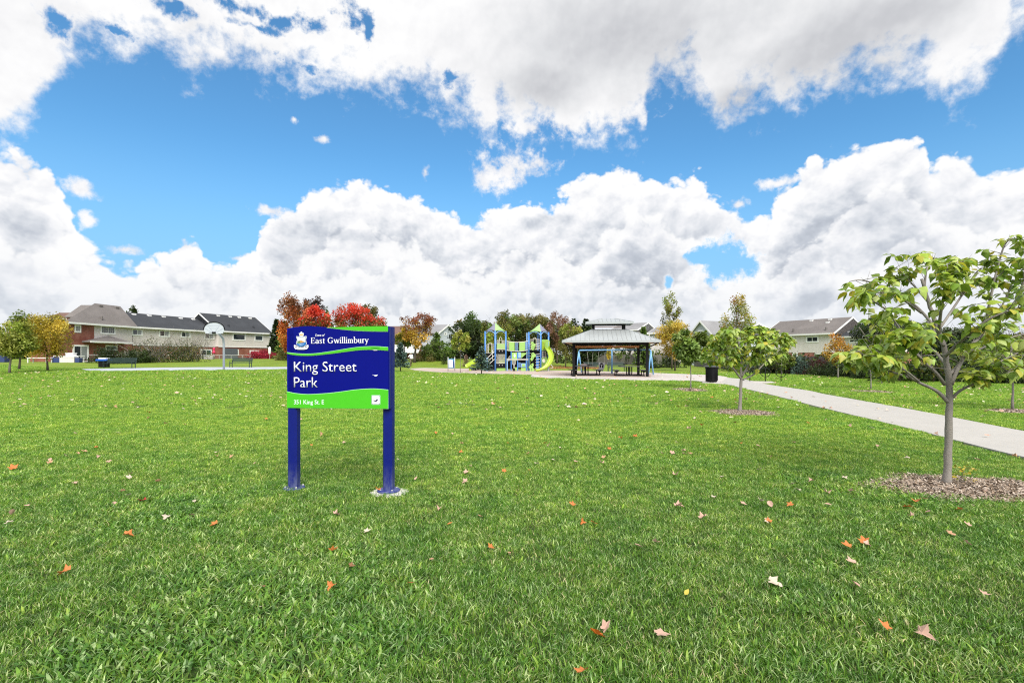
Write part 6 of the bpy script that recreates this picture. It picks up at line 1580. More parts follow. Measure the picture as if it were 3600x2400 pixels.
boxthing('deck_box', 'white storage chest under the long patio table', 'chest', 242, 58.6, 1.7, .6, .62, M['siding_pale'], 0, 'lid')
boxthing('barrel_cover', 'navy covered box left of the white storage chest', 'box', 205, 58.8, 1.1, .7, .66, navy, 0)
boxthing('barrel_cover', 'small navy tub right of the white storage chest', 'tub', 277, 58.6, .5, .5, .55, navy, 0)
boxthing('garden_bench_white', 'low white slatted garden table left of the yellow trees trunk', 'table', 140, 58, 2.3, .8, .08, M['frame_white'], .5, 'legs')
boxthing('storage_tub', 'white tub standing on the long patio table', 'tub', 250, 59.5, .9, .5, .22, M['frame_white'], .84, 'lid')
boxthing('dark_crate', 'dark crate at the far left edge by the pale fence', 'crate', 4, 62, 1.6, .8, 1.1, navy, 0)
boxthing('planter', 'low pale planter on the patio of the cream terrace', 'planter', 735, 77, 1.4, .5, .4, M['foundation'], 0, 'lid')
g = W(948, 1262, 84); g.z = gz(g.x, g.y); t = thing('closed_parasol', 'closed white parasol standing before the crimson shrub', 'parasol', g)
m = MB(); m.tube([(0, 0, 0), (0, 0, 2.0)], .03, 8); m.build('pole', M['galv'], t); m = MB(); m.lathe([(.10, .75), (.22, .95), (.2, 1.9), (.05, 2.05)], 12); m.build('canopy', M['frame_white'], t, smooth=True)
g = W(752, 1250, 82.0); t = thing('pink_decoration', 'bright pink hanging figure shaped decoration beside the patio door', 'decoration', (g.x, g.y, gz(g.x, g.y)+.9)); m = MB()
m.lathe([(.08, 0), (.26, .12), (.2, .35), (.10, .5), (.13, .62), (.2, .8), (.12, .95), (.04, 1.0)], 12); m.build('figure', mat('pink', (.72, .03, .12), .5), t, smooth=True)
m = MB(); m.tube([(0, 0, -.9), (0, 0, 0)], .03, 6); m.build('stake', M['galv'], t)
# leaf litter under the autumn trees
n = 2600; a_ = GX(1945, 63); C_ = np.c_[rng.uniform(1925, 2120, n), rng.uniform(60, 69, n)]; P3 = np.array([[(p-1800)/FPX*y, y, gz((p-1800)/FPX*y, y)+.03] for p, y in C_])
tag(link(bpy.data.objects.new('leaf_litter', leaf_mesh('leaf_litter', P3, unit(n)*np.array([1, 1, .2]), np.tile([[0, 0, 1.]], (n, 1))+rng.normal(0, .3, (n, 3)), rng.uniform(.10, .2, n), 'quad', pick([(.40, .15, .07), (.3, .11, .05), (.5, .24, .12)], n, .2), M['leaf']))), kind='stuff')

# ------------------------------------------------------------------ person in a white jacket, walking away by the blue spruce
g = W(1445, 1291, 63); g.z = gz(g.x, g.y)
pt = thing('person', 'person in a white jacket and cap walking past the blue green spruce, arm reaching left', 'person', g, R(35))
def skin(name, verts, edges, radii, material, parent):
    me = bpy.data.meshes.new(name); me.from_pydata(verts, edges, []); me.materials.append(material)
    o = link(bpy.data.objects.new(name, me), parent); sk = o.modifiers.new('skin', 'SKIN')
    for i, r_ in enumerate(radii): me.skin_vertices[0].data[i].radius = (r_, r_) if not isinstance(r_, tuple) else r_
    me.skin_vertices[0].data[0].use_root = True
    s_ = o.modifiers.new('sub', 'SUBSURF'); s_.levels = 1; s_.render_levels = 2; return o
skinm = mat('skin', (.42, .24, .17), .6); jack = mat('jacket_white', (.74, .74, .78), .7, .1, 5); trou = mat('trousers_olive', (.13, .11, .06), .8, .2, 6)
V_ = [(0, 0, .93), (0, 0, 1.1), (0, .0, 1.30), (0, -.01, 1.44), (0, -.02, 1.55), (0, -.03, 1.66),
      (-.18, 0, 1.38), (-.34, -.14, 1.20), (-.52, -.26, 1.12), (.18, 0, 1.38), (.24, .05, 1.12), (.22, -.06, .88),
      (-.09, -.02, .88), (-.13, -.16, .50), (-.12, -.02, .08), (-.12, -.15, .03), (.09, .02, .88), (.12, .10, .50), (.12, .34, .12), (.13, .24, .03)]
E_ = [(0, 1), (1, 2), (2, 3), (3, 4), (4, 5), (2, 6), (6, 7), (7, 8), (2, 9), (9, 10), (10, 11), (0, 12), (12, 13), (13, 14), (14, 15), (0, 16), (16, 17), (17, 18), (18, 19)]
R_ = [(.14, .11), (.145, .11), (.17, .12), .07, .09, .085, .06, .045, .04, .06, .045, .04, .09, .06, .045, .04, .09, .06, .045, .04]
skin('body', V_, E_, R_, skinm, pt)
skin('jacket', [(0, 0, .82), (0, 0, 1.05), (0, 0, 1.30), (0, -.01, 1.43), (-.18, 0, 1.38), (-.34, -.14, 1.20), (-.49, -.24, 1.13), (.18, 0, 1.38), (.245, .05, 1.12), (.225, -.05, .92)], [(0, 1), (1, 2), (2, 3), (2, 4), (4, 5), (5, 6), (2, 7), (7, 8), (8, 9)],
     [(.20, .16), (.18, .14), (.20, .145), (.09, .09), .085, .065, .055, .085, .065, .055], jack, pt)
skin('trousers', [(0, 0, .90), (-.09, -.02, .86), (-.13, -.16, .50), (-.12, -.03, .12), (.09, .02, .86), (.12, .10, .50), (.12, .32, .16)], [(0, 1), (1, 2), (2, 3), (0, 4), (4, 5), (5, 6)], [(.15, .12), .11, .08, .065, .11, .08, .065], trou, pt)
m = MB(); m.lathe([(.115, 1.60), (.125, 1.66), (.10, 1.76), (.03, 1.79)], 12, (0, -.02)); m.box(-.07, .07, -.24, -.1, 1.655, 1.675); m.build('cap', jack, pt, smooth=True)
m = MB(); m.lathe([(.06, 1.5), (.11, 1.55), (.112, 1.62)], 12, (0, .01)); m.build('hair', M['bark_dark'], pt, smooth=True)
for (x, y) in ((-.12, -.09), (.125, .30)): m = MB(); m.box(x-.05, x+.05, y-.16, y+.10, -.0, .09); m.build('shoe', M['black_metal'], pt, bevel=.03)

# ------------------------------------------------------------------ the park sign
dS = SR - SL; thS = math.atan2(dS.y, dS.x)
M['sign_blue'] = mat('sign_blue', (.001, .004, .19), .55, .12, 1.2, spec=.12)
M['post_blue'] = mat('post_blue', (.003, .010, .17), .45, .25, 2.5, spec=.3, bump=.08, bscale=25)
M['sign_green'] = mat('sign_green', (.065, .50, .012), .38, .10, 1.5)
M['sign_edge'] = mat('sign_edge', (.42, .78, .42), .45)
M['sign_white'] = mat('sign_white', (.84, .86, .92), .45, .04, 8)
def ps_(px, py, out=0.0):
    """place of the photograph -> (u, z) on the sign's face, its own frame"""
    ax = dS.normalized(); n_ = Vector((ax.y, -ax.x, 0))
    r = Vector(((px-1800)/FPX, 1, -(py-HOR)/FPX)); e = Vector((0, 0, EYE)); q = e + r*((SL-e).dot(n_)/r.dot(n_)); return (q-SL).dot(ax), q.z
sg = thing('park_sign', 'dark blue and green park name sign on two blue posts', 'sign', SL, thS)
def face_poly(name, pts, mtl, v0, v1, parent=sg, bev=0):
    q = [ps_(*p) for p in pts]; m = MB(); m.prism([(u, v1, z) for u, z in q], (0, v0-v1, 0)); return m.build(name, mtl, parent, bevel=bev)
topw = [(1009, 1155.4), (1020, 1152.4), (1034, 1150), (1048.5, 1148.3), (1068, 1146.6), (1089, 1146.1), (1110, 1146.8), (1129, 1148.2), (1150, 1150.4), (1174, 1150.6), (1210, 1149.6), (1260, 1148.2), (1310, 1147), (1366, 1146.2)]
body = topw + [(1366, 1437), (1188, 1434.6), (1009.5, 1433.5)]
pnl = face_poly('panel', body, M['sign_blue'], .055, 0)
def band(name, up, lo, mtl, v=-.0045, th_=.004): return face_poly(name, up+lo[::-1], mtl, v+th_, v, pnl)
sm2 = lambda p: spline(p, 5)
u1 = sm2([(1150, 1150.4), (1174.5, 1150.4), (1240, 1148.6), (1300, 1147.2), (1364.6, 1146.4)]); l1 = sm2([(1150, 1150.8), (1180, 1154.2), (1210, 1157.8), (1258.6, 1161.8), (1310, 1163.6), (1364.6, 1164.2)])
l1e = [(x, y+1.6) for x, y in l1]; band('green_wave_edge', u1, l1e, M['sign_edge'], -.004, .003); band('green_wave', u1, l1, M['sign_green'], -.0075, .003)
u2 = sm2([(1009.5, 1238.6), (1030, 1241.4), (1056.6, 1243.4), (1085, 1243.8), (1113, 1242.2), (1145, 1238), (1177.8, 1233), (1242.4, 1222.4), (1282.8, 1218.7), (1323.2, 1217.9), (1365, 1220.8)])
l2 = sm2([(1009.5, 1242), (1030, 1246.4), (1056.6, 1249), (1085, 1249.4), (1113, 1248), (1145, 1244.6), (1177.8, 1241), (1242.4, 1232.4), (1282.8, 1228.9), (1323.2, 1228.9), (1365, 1231.8)])
band('green_ribbon_edge', [(x, y-1.1) for x, y in u2], [(x, y+1.1) for x, y in l2], M['sign_edge'], -.004, .003); band('green_ribbon', u2, l2, M['sign_green'], -.0075, .003)
u3 = sm2([(1009.5, 1376.4), (1030, 1381), (1051, 1384), (1072, 1385.8), (1093.5, 1386), (1153, 1382.3), (1204, 1376.4), (1246.5, 1370.4), (1297.5, 1366.7), (1331.5, 1367.3), (1365.5, 1370.7)]); b3 = [(1009.5, 1433.3), (1365.5, 1436.8)]
band('green_base_edge', [(x, y-1.4) for x, y in u3], b3, M['sign_edge'], -.004, .003); band('green_base', u3, [(1010, 1432.6), (1364.2, 1435.6)], M['sign_green'], -.0075, .003)
# dust and scuffs low on the posts
_t = NT(M['post_blue'].node_tree); _b = _t.n['Principled BSDF']; _src = _b.inputs['Base Color'].links[0].from_socket
_co = _t.n.new('ShaderNodeTexCoord').outputs['Object']; _z = _t.sep(_co)[2]
_f = _t.m('MULTIPLY', _t.lin(_z, .34, .0), _t.lin(_t.noise(_t.v('MULTIPLY', _co, (1, 1, .35)), 18, 5, .7), .36, .66))
_t.l.new(_t.mix(_t.m('MULTIPLY', _f, .5), _src, (.22, .25, .32, 1)), _b.inputs['Base Color'])
# posts and base plates
def sign_post(u, w_=.118, d_=.115, top=1150):
    _, z = ps_(1200, top); m = MB(); c = .022
    pr = [(-w_/2+c, 0), (w_/2-c, 0), (w_/2, c), (w_/2, d_-c), (w_/2-c, d_), (-w_/2+c, d_), (-w_/2, d_-c), (-w_/2, c)]
    m.prism([(u+a_, b_+.0, .012) for a_, b_ in pr], (0, 0, z-.012)); p = m.build('post', M['post_blue'], sg)
    m = MB(); m.lathe([(.125, .0), (.128, .018), (.118, .026), (.08, .03)], 28, (u, .06)); pl = m.build('base_plate', M['post_blue'], sg, smooth=False); return p
uL, _ = ps_(1029, 1600); uR, _ = ps_(1358, 1600)
sign_post(uL-.018, top=1158); 
_o = dS.length + .012 - .115/2
m = MB(); w_, d_, c = .115, .12, .024; _, zt_ = ps_(1366, 1147)
pr = [(-w_/2+c, .0), (w_/2-c, .0), (w_/2, c), (w_/2, d_-c), (w_/2-c, d_), (-w_/2+c, d_), (-w_/2, d_-c), (-w_/2, c)]
m.prism([(_o+a_, b_+.056, .012) for a_, b_ in pr], (0, 0, zt_-.012)); m.build('post', M['post_blue'], sg)
m = MB(); m.box(dS.length+.001, dS.length+.013, .002, .055, ps_(1366, 1437)[1]+.002, zt_-.002); m.build('side_trim', M['post_blue'], sg, bevel=.003)
m = MB(); m.lathe([(.13, .010), (.133, .026), (.12, .036), (.09, .040)], 28, (_o, .11)); m.build('base_plate', M['post_blue'], sg)
m = MB()
pts_ = [(_o+.03+(.215+.018*math.sin(3*k))*math.cos(k*.2618), .08+(.20+.02*math.cos(2*k))*math.sin(k*.2618), -.025) for k in range(24)]
m.prism(pts_, (0, 0, .038)); m.build('concrete_footing', mat('pale_concrete', (.66, .63, .60), .9, .25, 12, .4, 60), sg)
for (u_, v_) in ((uL-.018, .06), (_o, .11)):
    m = MB()
    for k in range(4): a_ = .785+k*1.571; m.lathe([(.011, .028), (.011, .045), (.004, .048)], 6, (u_+.1*math.cos(a_), v_+.1*math.sin(a_)))
    m.build('anchor_bolt', M['galv'], sg)

def text_mesh(body_, size_off=0.0, shear=0.0, spacing=1.0):
    cu = bpy.data.curves.new('t', 'FONT'); cu.body = body_; cu.size = 1; cu.offset = size_off; cu.shear = shear; cu.space_character = spacing; cu.resolution_u = 3; cu.fill_mode = 'BOTH'; cu.extrude = .0
    o = bpy.data.objects.new('t', cu); scene.collection.objects.link(o); bpy.context.view_layer.update()
    me = bpy.data.meshes.new_from_object(o.evaluated_get(bpy.context.evaluated_depsgraph_get())); bpy.data.objects.remove(o); return me
def put_text(name, s_, x0, x1, ybase, ytop, mtl, off=.0, capref='H', slope=0.0, shear=0.0, v=-.0085, parent=pnl, spacing=1.0):
    me = text_mesh(s_, off, shear, spacing); cap = text_mesh(capref, off); ch = max(q.co.y for q in cap.vertices)
    xs_ = [q.co.x for q in me.vertices]; a_, b_ = min(xs_), max(xs_)
    n0 = len(me.vertices)
    for q in me.vertices:
        f = (q.co.x-a_)/(b_-a_); px = x0+(x1-x0)*f; py = ybase+slope*f-(ybase-ytop)*q.co.y/ch; u, z = ps_(px, py); q.co = (u, v, z)
    me.name = name; me.materials.clear(); me.materials.append(mtl)
    o = link(bpy.data.objects.new(name, me), parent); sd_ = o.modifiers.new('depth', 'SOLIDIFY'); sd_.thickness = .002; sd_.offset = 0; return o
put_text('lettering', 'King Street', 1034.7, 1254.5, 1305.8, 1271.6, M['sign_white'], -.004, 'K')
put_text('lettering', 'Park', 1034.7, 1117.7, 1361.0, 1325.5, M['sign_white'], -.004, 'P')
put_text('lettering', '351 King St. E', 1034.7, 1140.3, 1419.8, 1405, M['sign_white'], .0, '3')

# serif capitals and small letters, drawn stroke by stroke (x-height 1, capitals 1.5)
TK, TN = .20, .09
def S_(x0, y0, x1, y1, w_=TN): return ('l', [(x0, y0), (x1, y1)], w_)
def arc(cx_, cy_, rx, ry, a0, a1, w0=TK, w1=TN, n=12):
    return ('c', [(cx_+rx*math.cos(R(a0+(a1-a0)*k/n)), cy_+ry*math.sin(R(a0+(a1-a0)*k/n))) for k in range(n+1)], [w1+(w0-w1)*abs(math.cos(R(a0+(a1-a0)*k/n))) for k in range(n+1)])
def serif(x, y, w_=.34): return S_(x-w_/2, y, x+w_/2, y, .07)
GL = {
 'E': ([S_(.22, 0, .22, 1.5, TK), S_(.05, .04, .98, .04, .08), S_(.05, 1.46, .92, 1.46, .08), S_(.22, .78, .74, .78, .08), S_(.96, .02, 1.0, .36), S_(.90, 1.48, .93, 1.18), S_(.72, .64, .72, .93)], 1.08),
 'a': ([arc(.36, .74, .27, .24, 170, 10, TN, TN), S_(.62, .1, .62, .76, TK), arc(.34, .28, .24, .26, 90, 330), S_(.34, .54, .62, .6), S_(.6, .06, .84, .08)], .88),
 's': ([arc(.34, .76, .22, .22, 40, 250, TN, TN+.03), ('c', [(.16, .66), (.34, .54), (.52, .42)], [TK*.8, TK, TK*.8]), arc(.34, .26, .24, .24, 70, -140, TN+.03, TN), S_(.54, .78, .54, .98, .06), S_(.12, .02, .12, .26, .06)], .72),
 't': ([S_(.28, .14, .28, 1.22, TK), S_(.04, .96, .58, .96, .08), arc(.44, .18, .16, .16, 180, 300, TK*.8, TN)], .66),
 'G': ([arc(.66, .75, .52, .72, 48, 320, TK*1.05, TN), S_(1.08, .12, 1.08, .62, TK), serif(1.05, .64, .5), S_(1.08, 1.10, 1.08, 1.46, .07)], 1.42),
 'w': ([S_(.14, .98, .42, .02, TK), S_(.42, .02, .68, .92, TN), S_(.66, .98, .94, .02, TK), S_(.94, .02, 1.20, .96, TN), serif(.14, .97), serif(.66, .97, .3), serif(1.2, .97, .3)], 1.32),
 'i': ([S_(.22, 0, .22, .98, TK), serif(.22, .035, .44), serif(.14, .96, .26), arc(.22, 1.38, .055, .055, 0, 360, .12, .12)], .46),
 'l': ([S_(.22, 0, .22, 1.58, TK), serif(.22, .035, .44), serif(.14, 1.56, .26)], .46),
 'm': ([S_(.22, 0, .22, .98, TK), serif(.22, .035, .42), serif(.14, .96, .26), arc(.44, .66, .22, .30, 160, 0, TN+.06, TN), S_(.66, 0, .66, .7, TK), serif(.66, .035, .38), arc(.88, .66, .22, .30, 160, 0, TN+.06, TN), S_(1.10, 0, 1.10, .7, TK), serif(1.10, .035, .38)], 1.32),
 'b': ([S_(.22, .02, .22, 1.58, TK), serif(.14, 1.56, .26), arc(.50, .49, .34, .47, 150, -150)], .98),
 'u': ([S_(.22, .3, .22, .98, TK), arc(.44, .32, .22, .29, 180, 330, TK*.7, TN), S_(.68, 0, .68, .98, TK), serif(.14, .96, .26), serif(.6, .96, .26), serif(.76, .035, .26)], .94),
 'r': ([S_(.22, 0, .22, .98, TK), serif(.22, .035, .44), serif(.14, .96, .26), arc(.46, .66, .2, .30, 150, 50, TN, TN+.08)], .68),
 'y': ([S_(.14, .98, .46, .02, TK), S_(.76, .96, .38, -.22, TN), arc(.26, -.26, .14, .14, 0, -150, TN, TK*.7), serif(.14, .97), serif(.76, .97, .3)], .86),
 'T': ([S_(.6, 0, .6, 1.5, TK), S_(.08, 1.45, 1.12, 1.45, .08), serif(.6, .035, .44), S_(.08, 1.2, .08, 1.46, .07), S_(1.12, 1.2, 1.12, 1.46, .07)], 1.22),
 'o': ([arc(.44, .49, .34, .47, 0, 360)], .90), 'f': ([S_(.26, 0, .26, 1.2, TK), arc(.48, 1.22, .22, .3, 180, 60, TK*.7, TN), S_(.04, .96, .56, .96, .08), serif(.26, .035, .44)], .62),
 'n': ([S_(.22, 0, .22, .98, TK), serif(.22, .035, .42), serif(.14, .96, .26), arc(.46, .66, .24, .30, 160, 0, TN+.06, TN), S_(.70, 0, .70, .7, TK), serif(.70, .035, .4)], .94), ' ': ([], .5)}
def serif_text(name, s_, x0, x1, ybase, ytop, slope=0.0, shear=0.0, bold=1.0):
    tot = sum(GL[c][1] for c in s_); kx = (x1-x0)/tot; ky = (ybase-ytop)/1.5; x = 0
    k_ = 0; m = MB()
    for ch in s_:
        for g_ in GL[ch][0]:
            P_ = g_[1]; Ws = g_[2] if isinstance(g_[2], list) else [g_[2]]*len(P_); L_, R__ = [], []
            for i, p in enumerate(P_):
                a_ = P_[max(i-1, 0)]; b_ = P_[min(i+1, len(P_)-1)]; dx_, dy_ = b_[0]-a_[0], b_[1]-a_[1]; ln = math.hypot(dx_, dy_) or 1; nx_, ny_ = -dy_/ln, dx_/ln; hw = Ws[i]*bold/2
                L_.append((p[0]+nx_*hw, p[1]+ny_*hw)); R__.append((p[0]-nx_*hw, p[1]-ny_*hw))
            k_ += 1; v = -.0080-.00004*(k_ % 9)
            vs = []
            for q in L_+R__:
                X_ = x+q[0]+shear*q[1]; f = X_/tot; u, z = ps_(x0+X_*kx, ybase+slope*f-q[1]*ky); vs.append((u, v, z))
            n_ = len(L_); m.add(vs, [(i, i+1, n_+i+1, n_+i) for i in range(n_-1)])
        x += GL[ch][1]
    return m.build(name, M['sign_white'], pnl)
serif_text('lettering', 'East Gwillimbury', 1093.5, 1297, 1207.2, 1186.6, slope=-2.4, bold=1.05)
serif_text('lettering', 'Town of', 1107, 1141, 1182.2, 1174.2, shear=.3, slope=-.6, bold=1.2)
# crest: crown, shield with hill, trees and water, scroll
def cpoly(name, pts, col, lay, r=.45): return face_poly(name, pts, col if isinstance(col, bpy.types.Material) else mat(name, col, r), -.0045-lay*.0015+.0012, -.0045-lay*.0015, pnl)
cpx = lambda x, y: (1000+x*.1616, 1140+y*.1616)
cw = M['sign_white']
shield = [cpx(*p) for p in ((270, 255), (300, 262), (340, 262), (375, 255), (410, 262), (450, 258), (478, 250), (490, 290), (472, 330), (480, 380), (494, 410), (478, 455), (430, 490), (375, 505), (320, 490), (276, 455), (258, 410), (270, 370), (284, 330), (262, 290))]
cpoly('shield_rim', shield, cw, 1)
sc_ = lambda f: [(1060.6+(x-1060.6)*f, 1200.5+(y-1200.5)*f) for x, y in shield]
cpoly('shield_line', sc_(.93), (.03, .07, .12), 2); cpoly('shield_field', sc_(.87), (.66, .70, .73), 3)
cpoly('crest_hill', [cpx(*p) for p in ((335, 385), (350, 352), (375, 350), (410, 365), (450, 385), (480, 392), (400, 402), (330, 410))], (.55, .28, .06), 4)
cpoly('crest_meadow', [cpx(*p) for p in ((284, 390), (310, 380), (345, 385), (370, 402), (300, 412))], (.30, .42, .04), 5)
cpoly('crest_water', [cpx(*p) for p in ((272, 405), (320, 412), (380, 404), (440, 392), (480, 388), (484, 410), (470, 448), (425, 470), (375, 482), (322, 472), (286, 446))], (.02, .16, .46), 6)
cpoly('crest_wave', [cpx(*p) for p in ((310, 436), (350, 430), (400, 436), (440, 424), (420, 440), (370, 448))], (.55, .70, .85), 7)
cpoly('crest_tree', [cpx(*p) for p in ((300, 395), (303, 365), (310, 345), (318, 366), (322, 395))], (.02, .16, .06), 7)
cpoly('crest_tree', [cpx(*p) for p in ((326, 388), (330, 360), (337, 345), (344, 362), (348, 388))], (.03, .2, .07), 7)
cpoly('crown', [cpx(*p) for p in ((335, 256), (330, 215), (318, 192), (350, 190), (360, 165), (374, 158), (388, 165), (398, 190), (432, 190), (422, 215), (418, 256))], cw, 1)
cpoly('crown_band', [cpx(*p) for p in ((342, 240), (342, 222), (408, 222), (408, 240))], (.62, .36, .06), 2); cpoly('crown_glow', [cpx(*p) for p in ((335, 216), (330, 200), (422, 200), (416, 216))], (.80, .70, .48), 2)
cpoly('scroll', [cpx(*p) for p in ((216, 452), (240, 444), (262, 466), (320, 486), (375, 500), (430, 486), (492, 466), (510, 444), (534, 452), (530, 500), (500, 535), (440, 548), (375, 549), (300, 547), (245, 535), (222, 505))], cw, 4)
for a_, b_, c_, d_ in ((245, 488, 285, 498), (300, 494, 355, 502), (392, 494, 445, 500), (455, 482, 500, 492), (290, 520, 345, 526), (370, 522, 385, 527), (400, 522, 460, 527)): cpoly('scroll_mark', [cpx(a_, b_), cpx(c_, b_-3), cpx(c_, d_-3), cpx(a_, d_)], (.05, .06, .10), 6)
# swing pictogram
def rr(x0, y0, x1, y1, r_):
    o = []
    for (cx_, cy_, a0) in ((x1-r_, y0+r_, -90), (x1-r_, y1-r_, 0), (x0+r_, y1-r_, 90), (x0+r_, y0+r_, 180)):
        for k in range(6): a_ = R(a0+k*18); o.append((cx_+r_*math.cos(a_), cy_+r_*math.sin(a_)))
    return o
ink = mat('sign_ink', (.012, .010, .05), .45)
face_poly('pictogram_rim', rr(1306.2, 1387.5, 1338.6, 1422, 4), M['sign_edge'], -.008, -.0085, pnl); face_poly('pictogram_border', rr(1307.4, 1388.8, 1337.4, 1420.8, 3.6), ink, -.0086, -.0092, pnl); face_poly('pictogram', rr(1308.8, 1390.2, 1336, 1419.4, 3), M['sign_white'], -.0093, -.0099, pnl)
ip_ = lambda x, y: (1000+x*.17, 1350+y*.17)
for nm, pp in (('pictogram_figure', [ip_(1838, 330), ip_(1868, 328), ip_(1888, 336), ip_(1908, 326), ip_(1890, 308), ip_(1898, 300), ip_(1922, 318), ip_(1936, 322), ip_(1938, 332), ip_(1900, 366), ip_(1872, 350), ip_(1842, 340)]),
               ('pictogram_head', [(ip_(1934, 314)[0]+1.5*math.cos(k*.63), ip_(1934, 314)[1]+1.5*math.sin(k*.63)) for k in range(10)]), ('pictogram_rope', [ip_(1898, 306), ip_(1902, 308), ip_(1929, 258), ip_(1926, 256)])):
    face_poly(nm, pp, ink, -.010, -.0106 if nm != 'pictogram_rope' else -.0103, pnl)
# scratches and bird mark
face_poly('paint_scratch', [(1308, 1316.5), (1316, 1318), (1329, 1316.8), (1328, 1318.6), (1323, 1322.5), (1318, 1322), (1316, 1319.5)], M['sign_white'], -.0045, -.005, pnl)
face_poly('paint_scratch', [(1304, 1221.5), (1320, 1220), (1336, 1221), (1333, 1225), (1322, 1226.5), (1308, 1224)], mat('deep_green', (.03, .30, .01), .5), -.0082, -.0086, pnl)
face_poly('paint_scratch', [(1309, 1230.6), (1325, 1229.8), (1330, 1231), (1318, 1232)], M['sign_white'], -.0078, -.0084, pnl)

# ------------------------------------------------------------------ fallen leaves
def maple_leaf(n_curl, seed_):
    r_ = random.Random(seed_); out = []
    lob = [(-142, .40), (-115, .62), (-94, .48), (-60, .88), (-44, .66), (-28, .54), (-14, .80), (0, 1.0), (14, .80), (28, .54), (44, .66), (60, .88), (94, .48), (115, .62), (142, .40)]
    pts = [(-.05, 0.0)]
    for a_, d_ in lob: a2 = R(a_+r_.gauss(0, 4)); d2 = d_*r_.uniform(.88, 1.08); pts.append((d2*math.cos(a2), d2*math.sin(a2)))
    vs = [(0.12, 0, 0)] + [(p[0], p[1], 0) for p in pts]; c1, c2, c3 = r_.uniform(.2, .55)*n_curl, r_.uniform(-.3, .5)*n_curl, r_.uniform(.05, .3)
    vs = [(x, y*(1-.12*n_curl), c1*y*y+c2*x*x*.6+c3*abs(y)*.3*x+r_.gauss(0, .035)) for x, y, z in vs]
    n_ = len(pts); fs = [(0, k+1, (k+1) % n_+1) for k in range(n_)]
    b_ = len(vs); vs += [(-.05, -.012, .0), (-.05, .012, .0), (-.55, .02, .10)]; fs.append((b_, b_+2, b_+1)); return vs, fs
def oval_leaf(seed_):
    r_ = random.Random(seed_); vs = [(-.5, 0, 0)]; 
    o = [(-.2, .28), (.2, .34), (.55, .2), (.8, 0), (.55, -.2), (.2, -.34), (-.2, -.28)]; k1 = r_.uniform(.4, 1.1)
    vs += [(x, y, k1*y*y*1.6+.2*x*x+r_.gauss(0, .02)) for x, y in o]; vs.append((.15, 0, -.02)); n_ = 8; return vs, [(8, k, (k+1) % 8) for k in range(8)]
LC = {'tan': (.56, .32, .19), 'pink': (.62, .40, .31), 'pale': (.66, .55, .44), 'orange': (.62, .20, .05), 'bright': (.70, .17, .02), 'red': (.42, .02, .02), 'yellow': (.55, .46, .07), 'brown': (.30, .14, .07)}
LM = {k: mat('dry_leaf_'+k, v, .6, .35, 14, trans=.15) for k, v in LC.items()}
LMESH = {}
for k in LC:
    for j in range(6):
        vs, fs = (maple_leaf([1.0, 1.5, 2.1, 1.3, 2.4, 1.8][j], sum(map(ord, k)) % 97+j*7) if j < 5 or k == 'red' else oval_leaf(j*3+len(k)))
        me = bpy.data.meshes.new('fallen_leaf'); me.from_pydata(vs, [], fs); me.materials.append(LM[k]); me.update(); LMESH[k, j] = me
names = {'tan': 'tan', 'pink': 'pinkish', 'pale': 'cream', 'orange': 'orange', 'bright': 'bright orange', 'red': 'deep red', 'yellow': 'yellow', 'brown': 'brown'}
NL = [0]
USED = {}
def leaf_label(x, y, kind, size, j):
    px = 1800+x/y*FPX; py = HOR+EYE*FPX/y
    col_ = [(200, 'near the left edge'), (560, 'far left of the sign'), (960, 'just left of the sign'), (1420, 'in line with the sign'), (1800, 'right of the sign'), (2150, 'in line with the shelter'), (2550, 'in line with litter bin'), (2950, 'in line with right house'), (3250, 'left of the big tree'), (9999, 'at the right edge')]
    row_ = [(1330, 'on the far lawn by the paving'), (1370, 'on the far lawn'), (1430, 'on the lawn beyond the sign'), (1520, 'on the lawn behind the sign posts'), (1640, 'behind the post feet'), (1780, 'on grass level with the post feet'), (1950, 'on grass in front of the sign'), (2150, 'on the near lawn'), (9999, 'close to the bottom edge')]
    c_ = next(s for v, s in col_ if px < v); r_ = next(s for v, s in row_ if py < v); sz = 'large' if size > .062 else 'small' if size < .045 else 'medium'
    form = ['curled', 'folded', 'cupped', 'flattish', 'rolled', 'oval'][j]
    return '%s %s %s leaf %s, %s' % (sz, form, names[kind], r_, c_)
def fallen(x, y, kind, size, label=None, z=.045, j=None):
    j = rng.integers(0, 6) if j is None else j
    o = link(bpy.data.objects.new('fallen_leaf', LMESH[kind, int(j)])); o.location = (x, y, gz(x, y)+z); o.scale = (size,)*3
    o.rotation_euler = (rng.normal(0, .3), rng.normal(0, .3), rng.random()*6.283)
    if label is None: label = leaf_label(x, y, kind, size, int(j))
    tag(o, label, 'leaf', 'fallen leaves scattered on the lawn'); NL[0] += 1
